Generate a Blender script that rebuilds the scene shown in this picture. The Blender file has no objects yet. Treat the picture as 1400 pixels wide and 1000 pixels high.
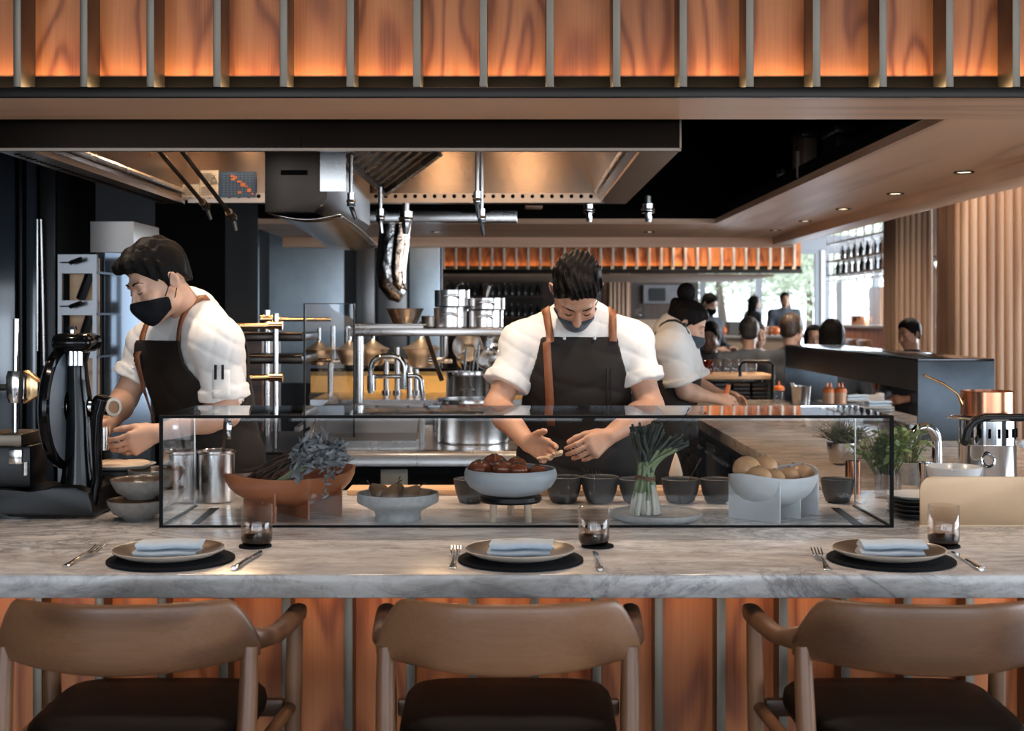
import bpy, bmesh, math, random
import numpy as np
from mathutils import Vector, Matrix, Euler
random.seed(7)
SC = bpy.context.scene
COL = SC.collection
PI = math.pi
# camera: eye 1.47 m up, looking along +Y, horizon 432 px down a 1400x1000 frame, focal length 1800 px
F, CZ, HX, HY = 1800.0, 1.47, 700.0, 432.0
def W(px, py, Y): return Vector(((px-HX)*Y/F, Y, CZ-(py-HY)*Y/F))
def wx(px, Y): return (px-HX)*Y/F
def wz(py, Y): return CZ-(py-HY)*Y/F
CT = 0.90                                   # counter top height
# ------------------------------------------------------------------ object helpers
def tag(o, label=None, cat=None, group=None, kind=None):
    if label: o['label'] = label
    if cat: o['category'] = cat
    if group: o['group'] = group
    if kind: o['kind'] = kind
    return o
def thing(name, label, cat, loc=(0,0,0), rz=0.0, group=None, kind=None):
    o = bpy.data.objects.new(name, None); COL.objects.link(o)
    o.location = loc; o.rotation_euler = (0,0,rz); o.empty_display_size = .05
    return tag(o, label, cat, group, kind)
def wm(o):
    m = Matrix.Identity(4)
    while o is not None:
        m = o.matrix_basis @ m; o = o.parent
    return m
def kids(o): return [c for c in bpy.data.objects if c.parent == o]
def dup(root, loc, rz=None, label=None, group=None, scale=None):
    def cp(o, par):
        c = o.copy(); COL.objects.link(c); c.parent = par
        for ch in list(o.children): cp(ch, c)
        return c
    r = cp(root, None); r.location = loc
    if rz is not None: r.rotation_euler = (0,0,rz)
    if scale is not None: r.scale = (scale,)*3 if not hasattr(scale,'__len__') else scale
    if label: r['label'] = label
    if group: r['group'] = group
    return r
def link(name, me, m, parent=None, world=True, smooth=40, origin=True):
    if world:
        if parent is not None: me.transform(wm(parent).inverted())
    o = bpy.data.objects.new(name, me); COL.objects.link(o)
    if parent is not None: o.parent = parent
    elif origin and len(me.vertices):
        n = len(me.vertices); co = np.empty(n*3, dtype=np.float32); me.vertices.foreach_get('co', co); co = co.reshape(n,3)
        lo, hi = co.min(0), co.max(0)
        c = Vector(((lo[0]+hi[0])/2, (lo[1]+hi[1])/2, lo[2]))
        me.transform(Matrix.Translation(-c)); o.location = c
    for mm in (m if isinstance(m, (list,tuple)) else [m]): me.materials.append(mm)
    if smooth:
        me.polygons.foreach_set('use_smooth', [True]*len(me.polygons))
        if smooth < 180: me.set_sharp_from_angle(angle=math.radians(smooth))
    return o
class G:
    """collects shapes in one bmesh and links them as ONE mesh object"""
    def __init__(s): s.b = bmesh.new()
    def V(s, p): return s.b.verts.new(p)
    def Fc(s, vs):
        try: return s.b.faces.new(vs)
        except ValueError: return None
    def box(s, x0, x1, y0, y1, z0, z1, bev=0.0, M=None):
        ps = [(x,y,z) for x in (x0,x1) for y in (y0,y1) for z in (z0,z1)]
        vs = [s.V(M @ Vector(p) if M is not None else p) for p in ps]
        fs = [s.Fc([vs[i] for i in q]) for q in ((0,1,3,2),(4,6,7,5),(0,4,5,1),(2,3,7,6),(0,2,6,4),(1,5,7,3))]
        if bev:
            es = list({e for f in fs for e in f.edges})
            bmesh.ops.bevel(s.b, geom=es, offset=bev, segments=2, affect='EDGES', profile=.5)
        return s
    def ring(s, ps): return [s.V(p) for p in ps]
    def loft(s, rings, cap=True, closed=True):
        R = [s.ring(r) for r in rings]; n = len(R[0])
        for a, b in zip(R, R[1:]):
            for i in range(n if closed else n-1):
                j = (i+1) % n; s.Fc([a[i], a[j], b[j], b[i]])
        if cap:
            s.Fc(list(reversed(R[0]))); s.Fc(R[-1])
        return s
    def tube(s, pts, r, n=10, sq=1.0, up=None, cap=True):
        pts = [Vector(p) for p in pts]; m = len(pts)
        rr = r if hasattr(r,'__len__') else [r]*m
        ts = []
        for i in range(m):
            t = pts[min(i+1,m-1)]-pts[max(i-1,0)]
            ts.append(t.normalized() if t.length > 1e-9 else Vector((0,0,1)))
        u = Vector(up) if up is not None else (Vector((0,0,1)) if abs(ts[0].z) < .9 else Vector((0,1,0)))
        rings = []
        for p, t, q in zip(pts, ts, rr):
            u = u - t*u.dot(t)
            if u.length < 1e-6: u = t.orthogonal()
            u.normalize(); v = t.cross(u)
            rings.append([p + (u*math.cos(a)*sq + v*math.sin(a))*q for a in [2*PI*k/n for k in range(n)]])
        return s.loft(rings, cap)
    def cyl(s, p0, p1, r0, r1=None, n=16): return s.tube([p0,p1], [r0, r0 if r1 is None else r1], n)
    def lathe(s, prof, c=(0,0,0), n=32, sx=1.0, sy=1.0, rz=0.0, tilt=None):
        """profile [(r,z)...] about Z; r=0 closes the end"""
        c = Vector(c); rows = []
        M = Matrix.Rotation(rz,3,'Z')
        if tilt is not None: M = tilt.to_3x3() @ M
        for r, z in prof:
            if r <= 1e-7: rows.append([s.V(c + M @ Vector((0,0,z)))])
            else: rows.append([s.V(c + M @ Vector((sx*r*math.cos(2*PI*k/n), sy*r*math.sin(2*PI*k/n), z))) for k in range(n)])
        for a, b in zip(rows, rows[1:]):
            for i in range(n):
                j = (i+1) % n
                if len(a) == 1 and len(b) == 1: continue
                if len(a) == 1: s.Fc([a[0], b[j], b[i]])
                elif len(b) == 1: s.Fc([a[i], a[j], b[0]])
                else: s.Fc([a[i], a[j], b[j], b[i]])
        return s
    def ell(s, c, r, n=20, m=12, R=None):
        r = r if hasattr(r,'__len__') else (r,r,r)
        prof = [(math.sin(PI*k/m), -math.cos(PI*k/m)) for k in range(m+1)]
        prof[0] = (0,-1); prof[-1] = (0,1)
        c = Vector(c); rows = []
        for q, z in prof:
            def T(v):
                v = Vector((v[0]*r[0], v[1]*r[1], v[2]*r[2])); return c + (R @ v if R is not None else v)
            rows.append([s.V(T((0,0,z)))] if q < 1e-7 else [s.V(T((q*math.cos(2*PI*k/n), q*math.sin(2*PI*k/n), z))) for k in range(n)])
        for a, b in zip(rows, rows[1:]):
            for i in range(n):
                j = (i+1) % n
                if len(a) == 1: s.Fc([a[0], b[j], b[i]])
                elif len(b) == 1: s.Fc([a[i], a[j], b[0]])
                else: s.Fc([a[i], a[j], b[j], b[i]])
        return s
    def prism(s, pts, axis, d0, d1, bev=0.0):
        """2D outline extruded along axis ('x': pts=(y,z), 'y': (x,z), 'z': (x,y))"""
        def P(p, d): return {'x':(d,p[0],p[1]), 'y':(p[0],d,p[1]), 'z':(p[0],p[1],d)}[axis]
        a = [s.V(P(p,d0)) for p in pts]; b = [s.V(P(p,d1)) for p in pts]; n = len(pts)
        fs = [s.Fc(a[::-1]), s.Fc(b)]+[s.Fc([a[i],a[(i+1)%n],b[(i+1)%n],b[i]]) for i in range(n)]
        if bev:
            es = list({e for f in fs[:2] if f for e in f.edges})
            bmesh.ops.bevel(s.b, geom=es, offset=bev, segments=2, affect='EDGES', profile=.5)
        return s
    def sheet(s, fn, nu, nv):
        vs = [[s.V(fn(i/nu, j/nv)) for j in range(nv+1)] for i in range(nu+1)]
        for i in range(nu):
            for j in range(nv): s.Fc([vs[i][j], vs[i+1][j], vs[i+1][j+1], vs[i][j+1]])
        return s
    def done(s, name, m, parent=None, world=True, smooth=40, solid=0.0):
        bmesh.ops.recalc_face_normals(s.b, faces=s.b.faces)
        me = bpy.data.meshes.new(name); s.b.to_mesh(me); s.b.free()
        o = link(name, me, m, parent, world, smooth)
        if solid:
            md = o.modifiers.new('thickness','SOLIDIFY'); md.thickness = solid; md.offset = 0
        return o
def struct(o): o['kind'] = 'structure'; return o
# ------------------------------------------------------------------ materials
MATS = {}
def _new(name):
    m = bpy.data.materials.new(name); m.use_nodes = True
    nt = m.node_tree; nt.nodes.clear()
    out = nt.nodes.new('ShaderNodeOutputMaterial')
    return m, nt, out
def _c(c): return (c[0], c[1], c[2], 1.0)
def srgb(r, g, b):
    f = lambda v: (v/255/12.92 if v <= 10.3 else ((v/255+.055)/1.055)**2.4)
    return (f(r), f(g), f(b))
def mapping(nt, scale=(1,1,1), coord='Object', rnd=False):
    tc = nt.nodes.new('ShaderNodeTexCoord'); mp = nt.nodes.new('ShaderNodeMapping')
    mp.inputs['Scale'].default_value = scale
    nt.links.new(tc.outputs[coord], mp.inputs['Vector'])
    if rnd:
        oi = nt.nodes.new('ShaderNodeObjectInfo'); cm = nt.nodes.new('ShaderNodeMath'); cm.operation = 'MULTIPLY'; cm.inputs[1].default_value = 37.0
        nt.links.new(oi.outputs['Random'], cm.inputs[0])
        cx = nt.nodes.new('ShaderNodeCombineXYZ')
        for k in range(3): nt.links.new(cm.outputs[0], cx.inputs[k])
        nt.links.new(cx.outputs[0], mp.inputs['Location'])
    return mp.outputs['Vector']
def noise(nt, vec, scale, detail=3, rough=.5, dist=0):
    n = nt.nodes.new('ShaderNodeTexNoise'); n.inputs['Scale'].default_value = scale; n.inputs['Detail'].default_value = detail
    n.inputs['Roughness'].default_value = rough; n.inputs['Distortion'].default_value = dist
    nt.links.new(vec, n.inputs['Vector']); return n.outputs['Fac']
def ramp(nt, fac, stops):
    r = nt.nodes.new('ShaderNodeValToRGB'); e = r.color_ramp.elements
    while len(e) < len(stops): e.new(.5)
    for k, (p, c) in enumerate(stops): e[k].position = p; e[k].color = _c(c)
    nt.links.new(fac, r.inputs['Fac']); return r.outputs['Color']
def mth(nt, op, a, b=None):
    n = nt.nodes.new('ShaderNodeMath'); n.operation = op
    for k, v in ((0,a),(1,b)):
        if v is None: continue
        if isinstance(v, (int,float)): n.inputs[k].default_value = v
        else: nt.links.new(v, n.inputs[k])
    return n.outputs[0]
def mixc(nt, fac, a, b, mode='MIX'):
    n = nt.nodes.new('ShaderNodeMix'); n.data_type = 'RGBA'; n.blend_type = mode
    for k, v in ((0,fac),(6,a),(7,b)):
        if hasattr(v,'is_output') or hasattr(v,'links'): nt.links.new(v, n.inputs[k])
        else: n.inputs[k].default_value = _c(v) if k else v
    return n.outputs[2]
def bsdf(nt, out, col, rough=.5, metal=0.0, spec=None, coat=0, sheen=0, emit=None, es=0, sss=0):
    p = nt.nodes.new('ShaderNodeBsdfPrincipled')
    if hasattr(col,'links'): nt.links.new(col, p.inputs['Base Color'])
    else: p.inputs['Base Color'].default_value = _c(col)
    if hasattr(rough,'links'): nt.links.new(rough, p.inputs['Roughness'])
    else: p.inputs['Roughness'].default_value = rough
    p.inputs['Metallic'].default_value = metal
    if spec is not None: p.inputs['Specular IOR Level'].default_value = spec
    if coat: p.inputs['Coat Weight'].default_value = coat; p.inputs['Coat Roughness'].default_value = .08
    if sheen: p.inputs['Sheen Weight'].default_value = sheen
    if sss: p.inputs['Subsurface Weight'].default_value = sss; p.inputs['Subsurface Radius'].default_value = (.01,.004,.002)
    if emit is not None: p.inputs['Emission Color'].default_value = _c(emit); p.inputs['Emission Strength'].default_value = es
    nt.links.new(p.outputs[0], out.inputs['Surface']); return p
def bump(nt, p, h, strength=.2, dist=.01):
    b = nt.nodes.new('ShaderNodeBump'); b.inputs['Strength'].default_value = strength; b.inputs['Distance'].default_value = dist
    nt.links.new(h, b.inputs['Height']); nt.links.new(b.outputs[0], p.inputs['Normal'])
def plain(name, col, rough=.5, metal=0.0, var=.25, vs=6.0, bs=0.0, bscale=60.0, bd=.002, **kw):
    """one colour with a little mottling (and bump)"""
    if name in MATS: return MATS[name]
    m, nt, out = _new(name); v = mapping(nt)
    c = col
    if var:
        n = noise(nt, v, vs, 4, .6)
        c = ramp(nt, n, [(.25, tuple(x*(1-var) for x in col)), (.75, tuple(min(1,x*(1+var*.6)) for x in col))])
    p = bsdf(nt, out, c, rough, metal, **kw)
    if bs: bump(nt, p, noise(nt, v, bscale, 4, .6), bs, bd)
    MATS[name] = m; return m
def wood(name, dark, mid, light, rough=.45, grain='z', scale=1.0, freq=12.0, coat=0.0, arch=.35, con=.55):
    if name in MATS: return MATS[name]
    m, nt, out = _new(name)
    k = {'x':(arch,5,5),'y':(5,arch,5),'z':(5,5,arch)}[grain]
    v = mapping(nt, tuple(a*scale for a in k), rnd=True)
    n = noise(nt, v, 1.0, 1.5, .4, .25)
    s = mth(nt, 'SINE', mth(nt, 'MULTIPLY', n, freq*6.28))
    s = mth(nt, 'MULTIPLY', mth(nt, 'ADD', s, 1.0), .5)
    kf = {'x':(3,160,160),'y':(160,3,160),'z':(160,160,3)}[grain]
    fn = noise(nt, mapping(nt, kf, rnd=True), 1.0, 3, .7)
    a = mth(nt, 'ADD', mth(nt, 'MULTIPLY', mth(nt,'POWER',s,2.2), con), mth(nt, 'MULTIPLY', fn, .5))
    c = ramp(nt, a, [(.15, light), (.5, mid), (.95, dark)])
    oi = nt.nodes.new('ShaderNodeObjectInfo')
    hv = nt.nodes.new('ShaderNodeHueSaturation'); nt.links.new(c, hv.inputs['Color'])
    nt.links.new(mth(nt,'ADD',mth(nt,'MULTIPLY',oi.outputs['Random'],.35),.82), hv.inputs['Value'])
    p = bsdf(nt, out, hv.outputs[0], rough, 0, coat=coat)
    bump(nt, p, fn, .08, .002)
    MATS[name] = m; return m
def steel(name, col=(.6,.58,.56), rough=.28, brush='x', bs=.12, metal=1.0, var=.12, rv=.10, aniso=0):
    if name in MATS: return MATS[name]
    m, nt, out = _new(name)
    k = {'x':(2,2,420),'z':(420,420,2),'y':(420,2,420),'o':(30,30,30)}[brush]
    n = noise(nt, mapping(nt, k), 1.0, 2, .6)
    n2 = noise(nt, mapping(nt), 3.0, 4, .6)
    c = ramp(nt, n2, [(.3, tuple(x*(1-var) for x in col)), (.7, tuple(min(1,x*(1+var)) for x in col))])
    p = bsdf(nt, out, c, mth(nt,'ADD',mth(nt,'MULTIPLY',n2,rv),rough-rv/2), metal)
    if bs: bump(nt, p, n, bs, .002)
    if aniso:
        tg = nt.nodes.new('ShaderNodeTangent'); tg.direction_type = 'RADIAL'; tg.axis = 'Z'
        p.inputs['Anisotropic'].default_value = aniso; p.inputs['Anisotropic Rotation'].default_value = .25
        nt.links.new(tg.outputs[0], p.inputs['Tangent'])
    MATS[name] = m; return m
def glass(name, tint=(.93,.95,.95), refl=.08, rough=.0, spec=1.0, grad=None):
    """thin clear glass: what passes straight through plus a mirror layer that grows at grazing angles"""
    if name in MATS: return MATS[name]
    m, nt, out = _new(name)
    t = nt.nodes.new('ShaderNodeBsdfTransparent'); t.inputs[0].default_value = _c(tint)
    if grad:
        sp = nt.nodes.new('ShaderNodeSeparateXYZ'); nt.links.new(mapping(nt), sp.inputs[0])
        nt.links.new(ramp(nt, mth(nt,'MULTIPLY',sp.outputs['Z'],grad[0]), grad[1]), t.inputs[0])
    g = nt.nodes.new('ShaderNodeBsdfGlossy'); g.inputs['Roughness'].default_value = rough; g.inputs['Color'].default_value = (spec,spec,spec,1)
    lw = nt.nodes.new('ShaderNodeLayerWeight'); lw.inputs['Blend'].default_value = .35
    f = mth(nt,'ADD', mth(nt,'MULTIPLY', mth(nt,'POWER',lw.outputs['Facing'],3.0), .75), refl)
    mx = nt.nodes.new('ShaderNodeMixShader')
    nt.links.new(f, mx.inputs[0]); nt.links.new(t.outputs[0], mx.inputs[1]); nt.links.new(g.outputs[0], mx.inputs[2])
    nt.links.new(mx.outputs[0], out.inputs['Surface'])
    MATS[name] = m; return m
def glow(name, col, s):
    if name in MATS: return MATS[name]
    m, nt, out = _new(name); e = nt.nodes.new('ShaderNodeEmission'); e.inputs[0].default_value = _c(col); e.inputs[1].default_value = s
    nt.links.new(e.outputs[0], out.inputs['Surface']); MATS[name] = m; return m
def marble(name, base=(.50,.475,.46), vein=(.16,.15,.16), warm=(.42,.36,.31), rough=.22, sc=1.0):
    if name in MATS: return MATS[name]
    m, nt, out = _new(name); v = mapping(nt, (sc*.55, sc*1.0, sc*1.0))
    big = noise(nt, mapping(nt,(sc*.8,sc*2.2,sc*2.2)), 3.2, 9, .72, 1.2)
    c1 = ramp(nt, big, [(.30, tuple(x*.62 for x in base)), (.50, base), (.70, tuple(min(1,x*1.2) for x in base))])
    mot = ramp(nt, noise(nt, mapping(nt,(sc*.7,sc*1.6,sc*1.6)), 11, 9, .75, .8), [(.34,(.55,.53,.52)),(.52,(1,1,1)),(.7,(1.18,1.17,1.16))])
    c1 = mixc(nt, 1.0, c1, mot, 'MULTIPLY')
    w = noise(nt, mapping(nt,(sc*.4,sc*1.3,sc)), 1.7, 5, .6, 1.5)
    c2 = mixc(nt, mth(nt,'MULTIPLY', ramp(nt, w, [(.5,(0,0,0)),(.66,(1,1,1))]), .55), c1, warm)
    vn = noise(nt, v, 5.0, 9, .7, 1.8)
    ab = mth(nt,'ABSOLUTE', mth(nt,'SUBTRACT', vn, .5))
    vf = ramp(nt, ab, [(.0,(1,1,1)),(.022,(.35,.35,.35)),(.06,(0,0,0))])
    msk = ramp(nt, noise(nt, v, 1.4, 3, .5), [(.40,(0,0,0)),(.56,(1,1,1))])
    c3 = mixc(nt, mth(nt,'MULTIPLY', mth(nt,'MULTIPLY', vf, msk), .85), c2, vein)
    sp = ramp(nt, noise(nt, mapping(nt,(sc,sc,sc)), 42, 5, .75), [(.60,(0,0,0)),(.70,(1,1,1))])
    c4 = mixc(nt, mth(nt,'MULTIPLY', sp, .5), c3, vein)
    p = bsdf(nt, out, c4, mth(nt,'ADD',mth(nt,'MULTIPLY',big,.12),rough-.06))
    MATS[name] = m; return m
# ------------------------------------------------------------------ the place's materials
M_orange = wood('cedar_panel', srgb(112,54,24), srgb(184,104,56), srgb(206,128,74), .42, 'z', 1.0, 7.0, 0, 1.3, .50)
M_oak = wood('oak_soffit', srgb(196,152,122), srgb(222,182,152), srgb(232,194,164), .4, 'x', .8, 4.0)
M_oaky = wood('oak_soffit_lengthwise', srgb(196,152,122), srgb(222,182,152), srgb(232,194,164), .4, 'y', .8, 4.0)
M_walnut = wood('walnut_chair', srgb(82,52,34), srgb(116,78,52), srgb(134,94,66), .38, 'x', 1.1, 3.5)
M_walnutz = wood('walnut_leg', srgb(82,52,34), srgb(116,78,52), srgb(134,94,66), .38, 'z', 1.1, 3.5)
M_flute = wood('oak_batten', srgb(138,102,78), srgb(172,134,106), srgb(184,148,120), .5, 'z', 1.0, 3.0)
M_board = wood('maple_board', srgb(170,126,88), srgb(204,160,118), srgb(220,180,140), .45, 'x', 1.2, 4.0)
M_darkwood = wood('dark_wood', srgb(44,28,20), srgb(70,46,32), srgb(90,62,44), .4, 'x', 1.0, 4.0)
M_marble = marble('grey_marble', (.57,.54,.525))
M_marble2 = marble('warm_marble', (.46,.41,.37), (.16,.13,.12), (.42,.31,.22), .2, .8)
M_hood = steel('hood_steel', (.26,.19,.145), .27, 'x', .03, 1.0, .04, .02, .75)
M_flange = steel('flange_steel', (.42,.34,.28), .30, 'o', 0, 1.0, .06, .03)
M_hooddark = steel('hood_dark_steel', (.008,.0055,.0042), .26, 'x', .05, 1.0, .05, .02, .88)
M_rack = steel('rack_steel', (.24,.24,.25), .35, 'z', .04)
M_steel = steel('brushed_steel', (.62,.60,.59), .27, 'x', 0)
M_pot = steel('pot_steel', (.62,.60,.59), .22, 'x', 0)
M_chrome = plain('chrome', (.60,.60,.61), .09, 1.0, var=0)
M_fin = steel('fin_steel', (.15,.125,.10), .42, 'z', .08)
M_fin_daylit = steel('daylit_fin_steel', (.62,.53,.44), .5, 'z', .05)  # brighter copy of the fin steel, daylight on far fins painted into its colour
M_rail = steel('dark_rail_steel', (.030,.026,.024), .38, 'x', .08)
M_blk = plain('black_gloss_enamel', (.003,.003,.0034), .12, 0, var=0, spec=.22)
M_blkm = plain('black_metal', (.012,.012,.013), .38, .5, var=.1)
M_void = plain('matte_black', (.003,.0028,.0027), .8, 0, var=.1, spec=.05)
M_dark = plain('dark_steel_wall', (.020,.020,.022), .34, .3, var=.3, vs=2.0)
M_blue = steel('blue_grey_steel', (.74,.85,.97), .38, 'z', .03, .8)
M_ledge = steel('blackened_blue_steel', (.075,.090,.107), .36, 'o', .04, .85, .3)
M_brass = plain('brass', (.72,.46,.24), .22, 1.0, var=.1)
M_copper = plain('copper', (.58,.27,.155), .22, 1.0, var=.12, vs=10)
M_goldscreen = plain('brushed_brass_sheet', (.55,.37,.225), .42, .45, var=.08)
M_glass = glass('case_glass', (.96,.965,.965), .018)
M_edge = plain('case_black_edge', (.006,.0065,.007), .6, 0, var=0, spec=.08)
M_white = plain('white_ceramic', (.62,.62,.62), .25, 0, var=.05)
M_bluegrey = plain('blue_grey_ceramic', (.40,.435,.47), .45, 0, var=.12, vs=20)
M_greyboat = plain('pale_grey_ceramic', (.58,.60,.62), .4, 0, var=.08, vs=20)
M_grey = plain('speckled_grey_stoneware', (.34,.34,.335), .5, 0, var=.25, vs=60)
M_terra = plain('terracotta', (.36,.12,.05), .35, 0, var=.15, vs=8)
M_charcoal = plain('charcoal_stoneware', (.035,.036,.038), .5, 0, var=.25, vs=30)
M_felt = plain('dark_felt', (.014,.0145,.017), 1.0, 0, var=.7, vs=180, bs=.4, bscale=400, spec=.1)
M_plate = plain('brown_glazed_plate', (.085,.055,.036), .28, 0, var=.25, vs=20)
M_platerim = plain('beige_plate_rim', (.50,.42,.35), .4, 0, var=.1)
M_linen = plain('pale_blue_linen', (.48,.56,.64), .9, 0, var=.06, vs=40, bs=.25, bscale=500, sheen=.2)
M_silver = plain('cutlery_steel', (.70,.66,.62), .14, 1.0, var=.05)
M_skin = plain('skin_tan', (.50,.27,.175), .48, 0, var=.10, vs=25, sss=.12, bs=.08, bscale=220)
M_skin2 = plain('skin_light', (.58,.34,.235), .48, 0, var=.08, vs=25, sss=.12, bs=.06, bscale=220)
M_skin3 = plain('skin_brown', (.30,.155,.095), .48, 0, var=.10, vs=25, sss=.1)
M_shirt = plain('white_chef_cotton', (.72,.70,.68), .85, 0, var=.05, vs=10, bs=.12, bscale=300, sheen=.15)
M_apron = plain('dark_brown_apron', (.019,.0145,.012), .7, 0, var=.2, vs=14, bs=.15, bscale=260, spec=.25)
M_leather = plain('tan_leather', (.22,.075,.028), .5, 0, var=.2, vs=30)
M_hair = plain('black_hair', (.009,.0075,.007), .5, 0, var=.5, vs=90, bs=.6, bscale=260, spec=.05)
M_hairg = plain('grey_hair', (.055,.05,.048), .5, 0, var=.4, vs=60)
M_hairb = plain('brown_hair', (.06,.035,.022), .45, 0, var=.4, vs=60)
M_mask = plain('black_mask_cloth', (.006,.007,.009), .8, 0, var=.1, spec=.15)
M_maskb = plain('slate_mask_cloth', (.035,.048,.066), .8, 0, var=.1, sheen=.2)
M_suit = plain('charcoal_suit', (.045,.052,.065), .85, 0, var=.2, vs=20)
M_suitg = plain('grey_suit', (.085,.097,.12), .85, 0, var=.2, vs=20)
M_leatherblk = plain('dark_brown_leather_seat', (.010,.007,.0055), .5, 0, var=.25, vs=8, bs=.15, bscale=180, spec=.06)
M_paper = plain('white_paper', (.72,.68,.62), .8, 0, var=.04)
M_bluep = plain('blue_chart', (.035,.085,.19), .5, 0, var=.1)
M_orangep = plain('orange_marks', (.62,.20,.07), .6, 0, var=0)
M_inkgrey = plain('grey_print', (.25,.24,.23), .8, 0, var=0)
M_inkblue = plain('light_blue_print', (.16,.27,.42), .6, 0, var=0)
M_yellow = plain('yellow_tile', (.62,.40,.12), .4, 0, var=.15, vs=12)
M_bun = plain('onion_skin', (.62,.34,.17), .42, 0, var=.25, vs=14)
M_tomato = plain('brown_glazed_skin', (.21,.05,.018), .16, 0, var=.5, vs=22)
M_pear = plain('pear_skin', (.17,.085,.04), .45, 0, var=.3, vs=25)
M_stem = plain('dry_brown_stem', (.055,.026,.014), .7, 0, var=.3, vs=30)
M_sage = plain('grey_purple_leaf', (.24,.25,.265), .75, 0, var=.65, vs=35)
M_green = plain('scallion_green', (.20,.25,.125), .45, 0, var=.3, vs=18)
M_dkgreen = plain('scallion_dark_tip', (.038,.045,.034), .5, 0, var=.3, vs=18)
M_scwhite = plain('scallion_white', (.58,.55,.46), .45, 0, var=.1, vs=18)
M_leaf = plain('basil_leaf', (.16,.24,.09), .5, 0, var=.4, vs=30)
M_leafd = plain('rosemary_leaf', (.10,.105,.065), .6, 0, var=.4, vs=40)
M_twine = plain('twine', (.20,.11,.07), .9, 0, var=.2)
M_sauce = plain('orange_cap', (.72,.17,.03), .4, 0, var=.05)
M_floor = plain('dark_floor_tile', (.045,.035,.030), .4, 0, var=.3, vs=2)
M_ceil = plain('dark_ceiling', (.05,.045,.04), .8, 0, var=.1)
M_wallb = plain('brown_back_wall', (.050,.037,.030), .6, 0, var=.3, vs=3)
M_tumbler = glass('smoked_tumbler', (.9,.87,.84), .05, grad=(10.0, [(.0,(.15,.09,.06)),(.19,(.20,.13,.09)),(.24,(.80,.73,.67)),(.5,(.90,.86,.83)),(1.0,(.97,.96,.95))]))
M_clear = glass('clear_glass', (.86,.88,.9), .06)
M_winglass = glass('window_glass', (.96,.97,.98), .02)
M_pale = plain('pale_upholstery', (.42,.41,.40), .8, 0, var=.08)
M_beige = plain('beige_panel', (.50,.38,.28), .6, 0, var=.1)
M_frame = plain('grey_window_frame', (.22,.23,.25), .5, .2, var=.05)
M_bottle = plain('dark_bottle_glass', (.02,.022,.02), .12, 0, var=.1)
M_bottle2 = plain('amber_bottle_glass', (.22,.07,.02), .15, 0, var=.1)
# ================================================================== the room
struct(G().box(-5,9,-5,28,-.1,0).done('floor', M_floor))
struct(G().box(-5,9,-5,28,3.7,3.8).done('ceiling', M_ceil))
struct(G().box(-5.1,-5,-5,28,0,3.7).done('wall_left', M_dark))
g = G()                                                            # right wall with a tall window band towards the back
g.box(9,9.1,-5,0,0,3.7).box(9,9.1,0,6.6,0,.35).box(9,9.1,0,6.6,2.75,3.7).box(9,9.1,6.6,14,0,3.7).box(9,9.1,26,28,0,3.7).box(9,9.1,14,26,0,.7).box(9,9.1,14,26,3.4,3.7)
struct(g.done('wall_right', M_wallb))
g = G()                                                            # wall behind the guests: wide windows
g.box(-5,9,-5.1,-5,0,.5).box(-5,9,-5.1,-5,3.3,3.7)
for x in (-5,-2.1,.7,3.5,6.3,8.9): g.box(x-.06,x+.06,-5.12,-4.98,.5,3.3)
struct(g.done('wall_front', M_frame))
# back wall: solid on the left, glazed on the right
BW = 26.0
xa = wx(955,BW)
struct(G().box(-5,xa,BW,BW+.15,0,3.7).done('wall_back', M_wallb))
def back_window(n, xs, z0, z1):
    fr = G()
    for x in xs: fr.box(x-.05,x+.05,BW-.04,BW+.12,z0,z1)
    fr.box(xs[0]-.05,xs[-1]+.05,BW-.035,BW+.11,z0-.06,z0); fr.box(xs[0]-.05,xs[-1]+.05,BW-.035,BW+.11,z1,z1+.06)
    w = struct(fr.done('window_%d'%n, M_frame))
    p = G(); p.box(xs[0],xs[-1],BW+.03,BW+.04,z0,z1); p.done('glass_pane', M_winglass, w)
    return w
xs1 = [wx(p,BW) for p in (961,1038,1118)]
xs2 = [wx(p,BW) for p in (1130,1198,1290)]
back_window(1, xs1, .62, 2.70); back_window(2, xs2, .62, 2.70)
struct(G().box(xa,9,BW-.05,BW+.15,0,.56).done('trim_1', M_beige))
struct(G().box(xa,9,BW-.1,BW+.15,2.76,3.05).done('trim_2', M_frame))
struct(G().box(xs1[-1]+.05,xs2[0]-.05,BW-.08,BW+.12,.56,2.76).done('trim_3', M_shirt))
# outside: pale trees, ground
struct(G().box(-10,40,28.2,60,-.3,-.02).done('outside_ground', plain('pale_paving',(.55,.54,.50),.9)))
def tree(x, y, h, seed, lab, mat):
    rnd = random.Random(seed)
    t = thing('garden_tree', lab, 'tree', (x,y,0), group='trees outside the windows')
    g = G(); g.tube([(x,y,-.05),(x+.05,y,h*.35),(x-.1,y,h*.7)], [.14,.11,.05], 8); g.done('trunk', plain('bark',(.16,.12,.09),.9), t)
    g = G()
    cs = [(rnd.gauss(0,.9),rnd.gauss(0,.9),h*(.42+.5*rnd.random()),.5+.5*rnd.random()) for _ in range(16)]
    for k in range(1700):
        cx,cy,cz,r = rnd.choice(cs)
        u = Vector((rnd.gauss(0,1),rnd.gauss(0,1),rnd.gauss(0,1))).normalized()*r*rnd.random()**.4
        c = Vector((x+cx,y+cy,cz))+u
        a = Vector((rnd.gauss(0,1),rnd.gauss(0,1),rnd.gauss(0,1))).normalized(); b = a.orthogonal().normalized()
        s = .07+.07*rnd.random()
        g.Fc([g.V(c-a*s),g.V(c+b*s*.5),g.V(c+a*s),g.V(c-b*s*.5)])
    g.done('crown', mat, t, smooth=0)
M_t1 = plain('tree_leaf_pale',(.55,.60,.44),.7,var=.3); M_t2 = plain('tree_leaf_olive',(.46,.50,.36),.7,var=.3)
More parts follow.
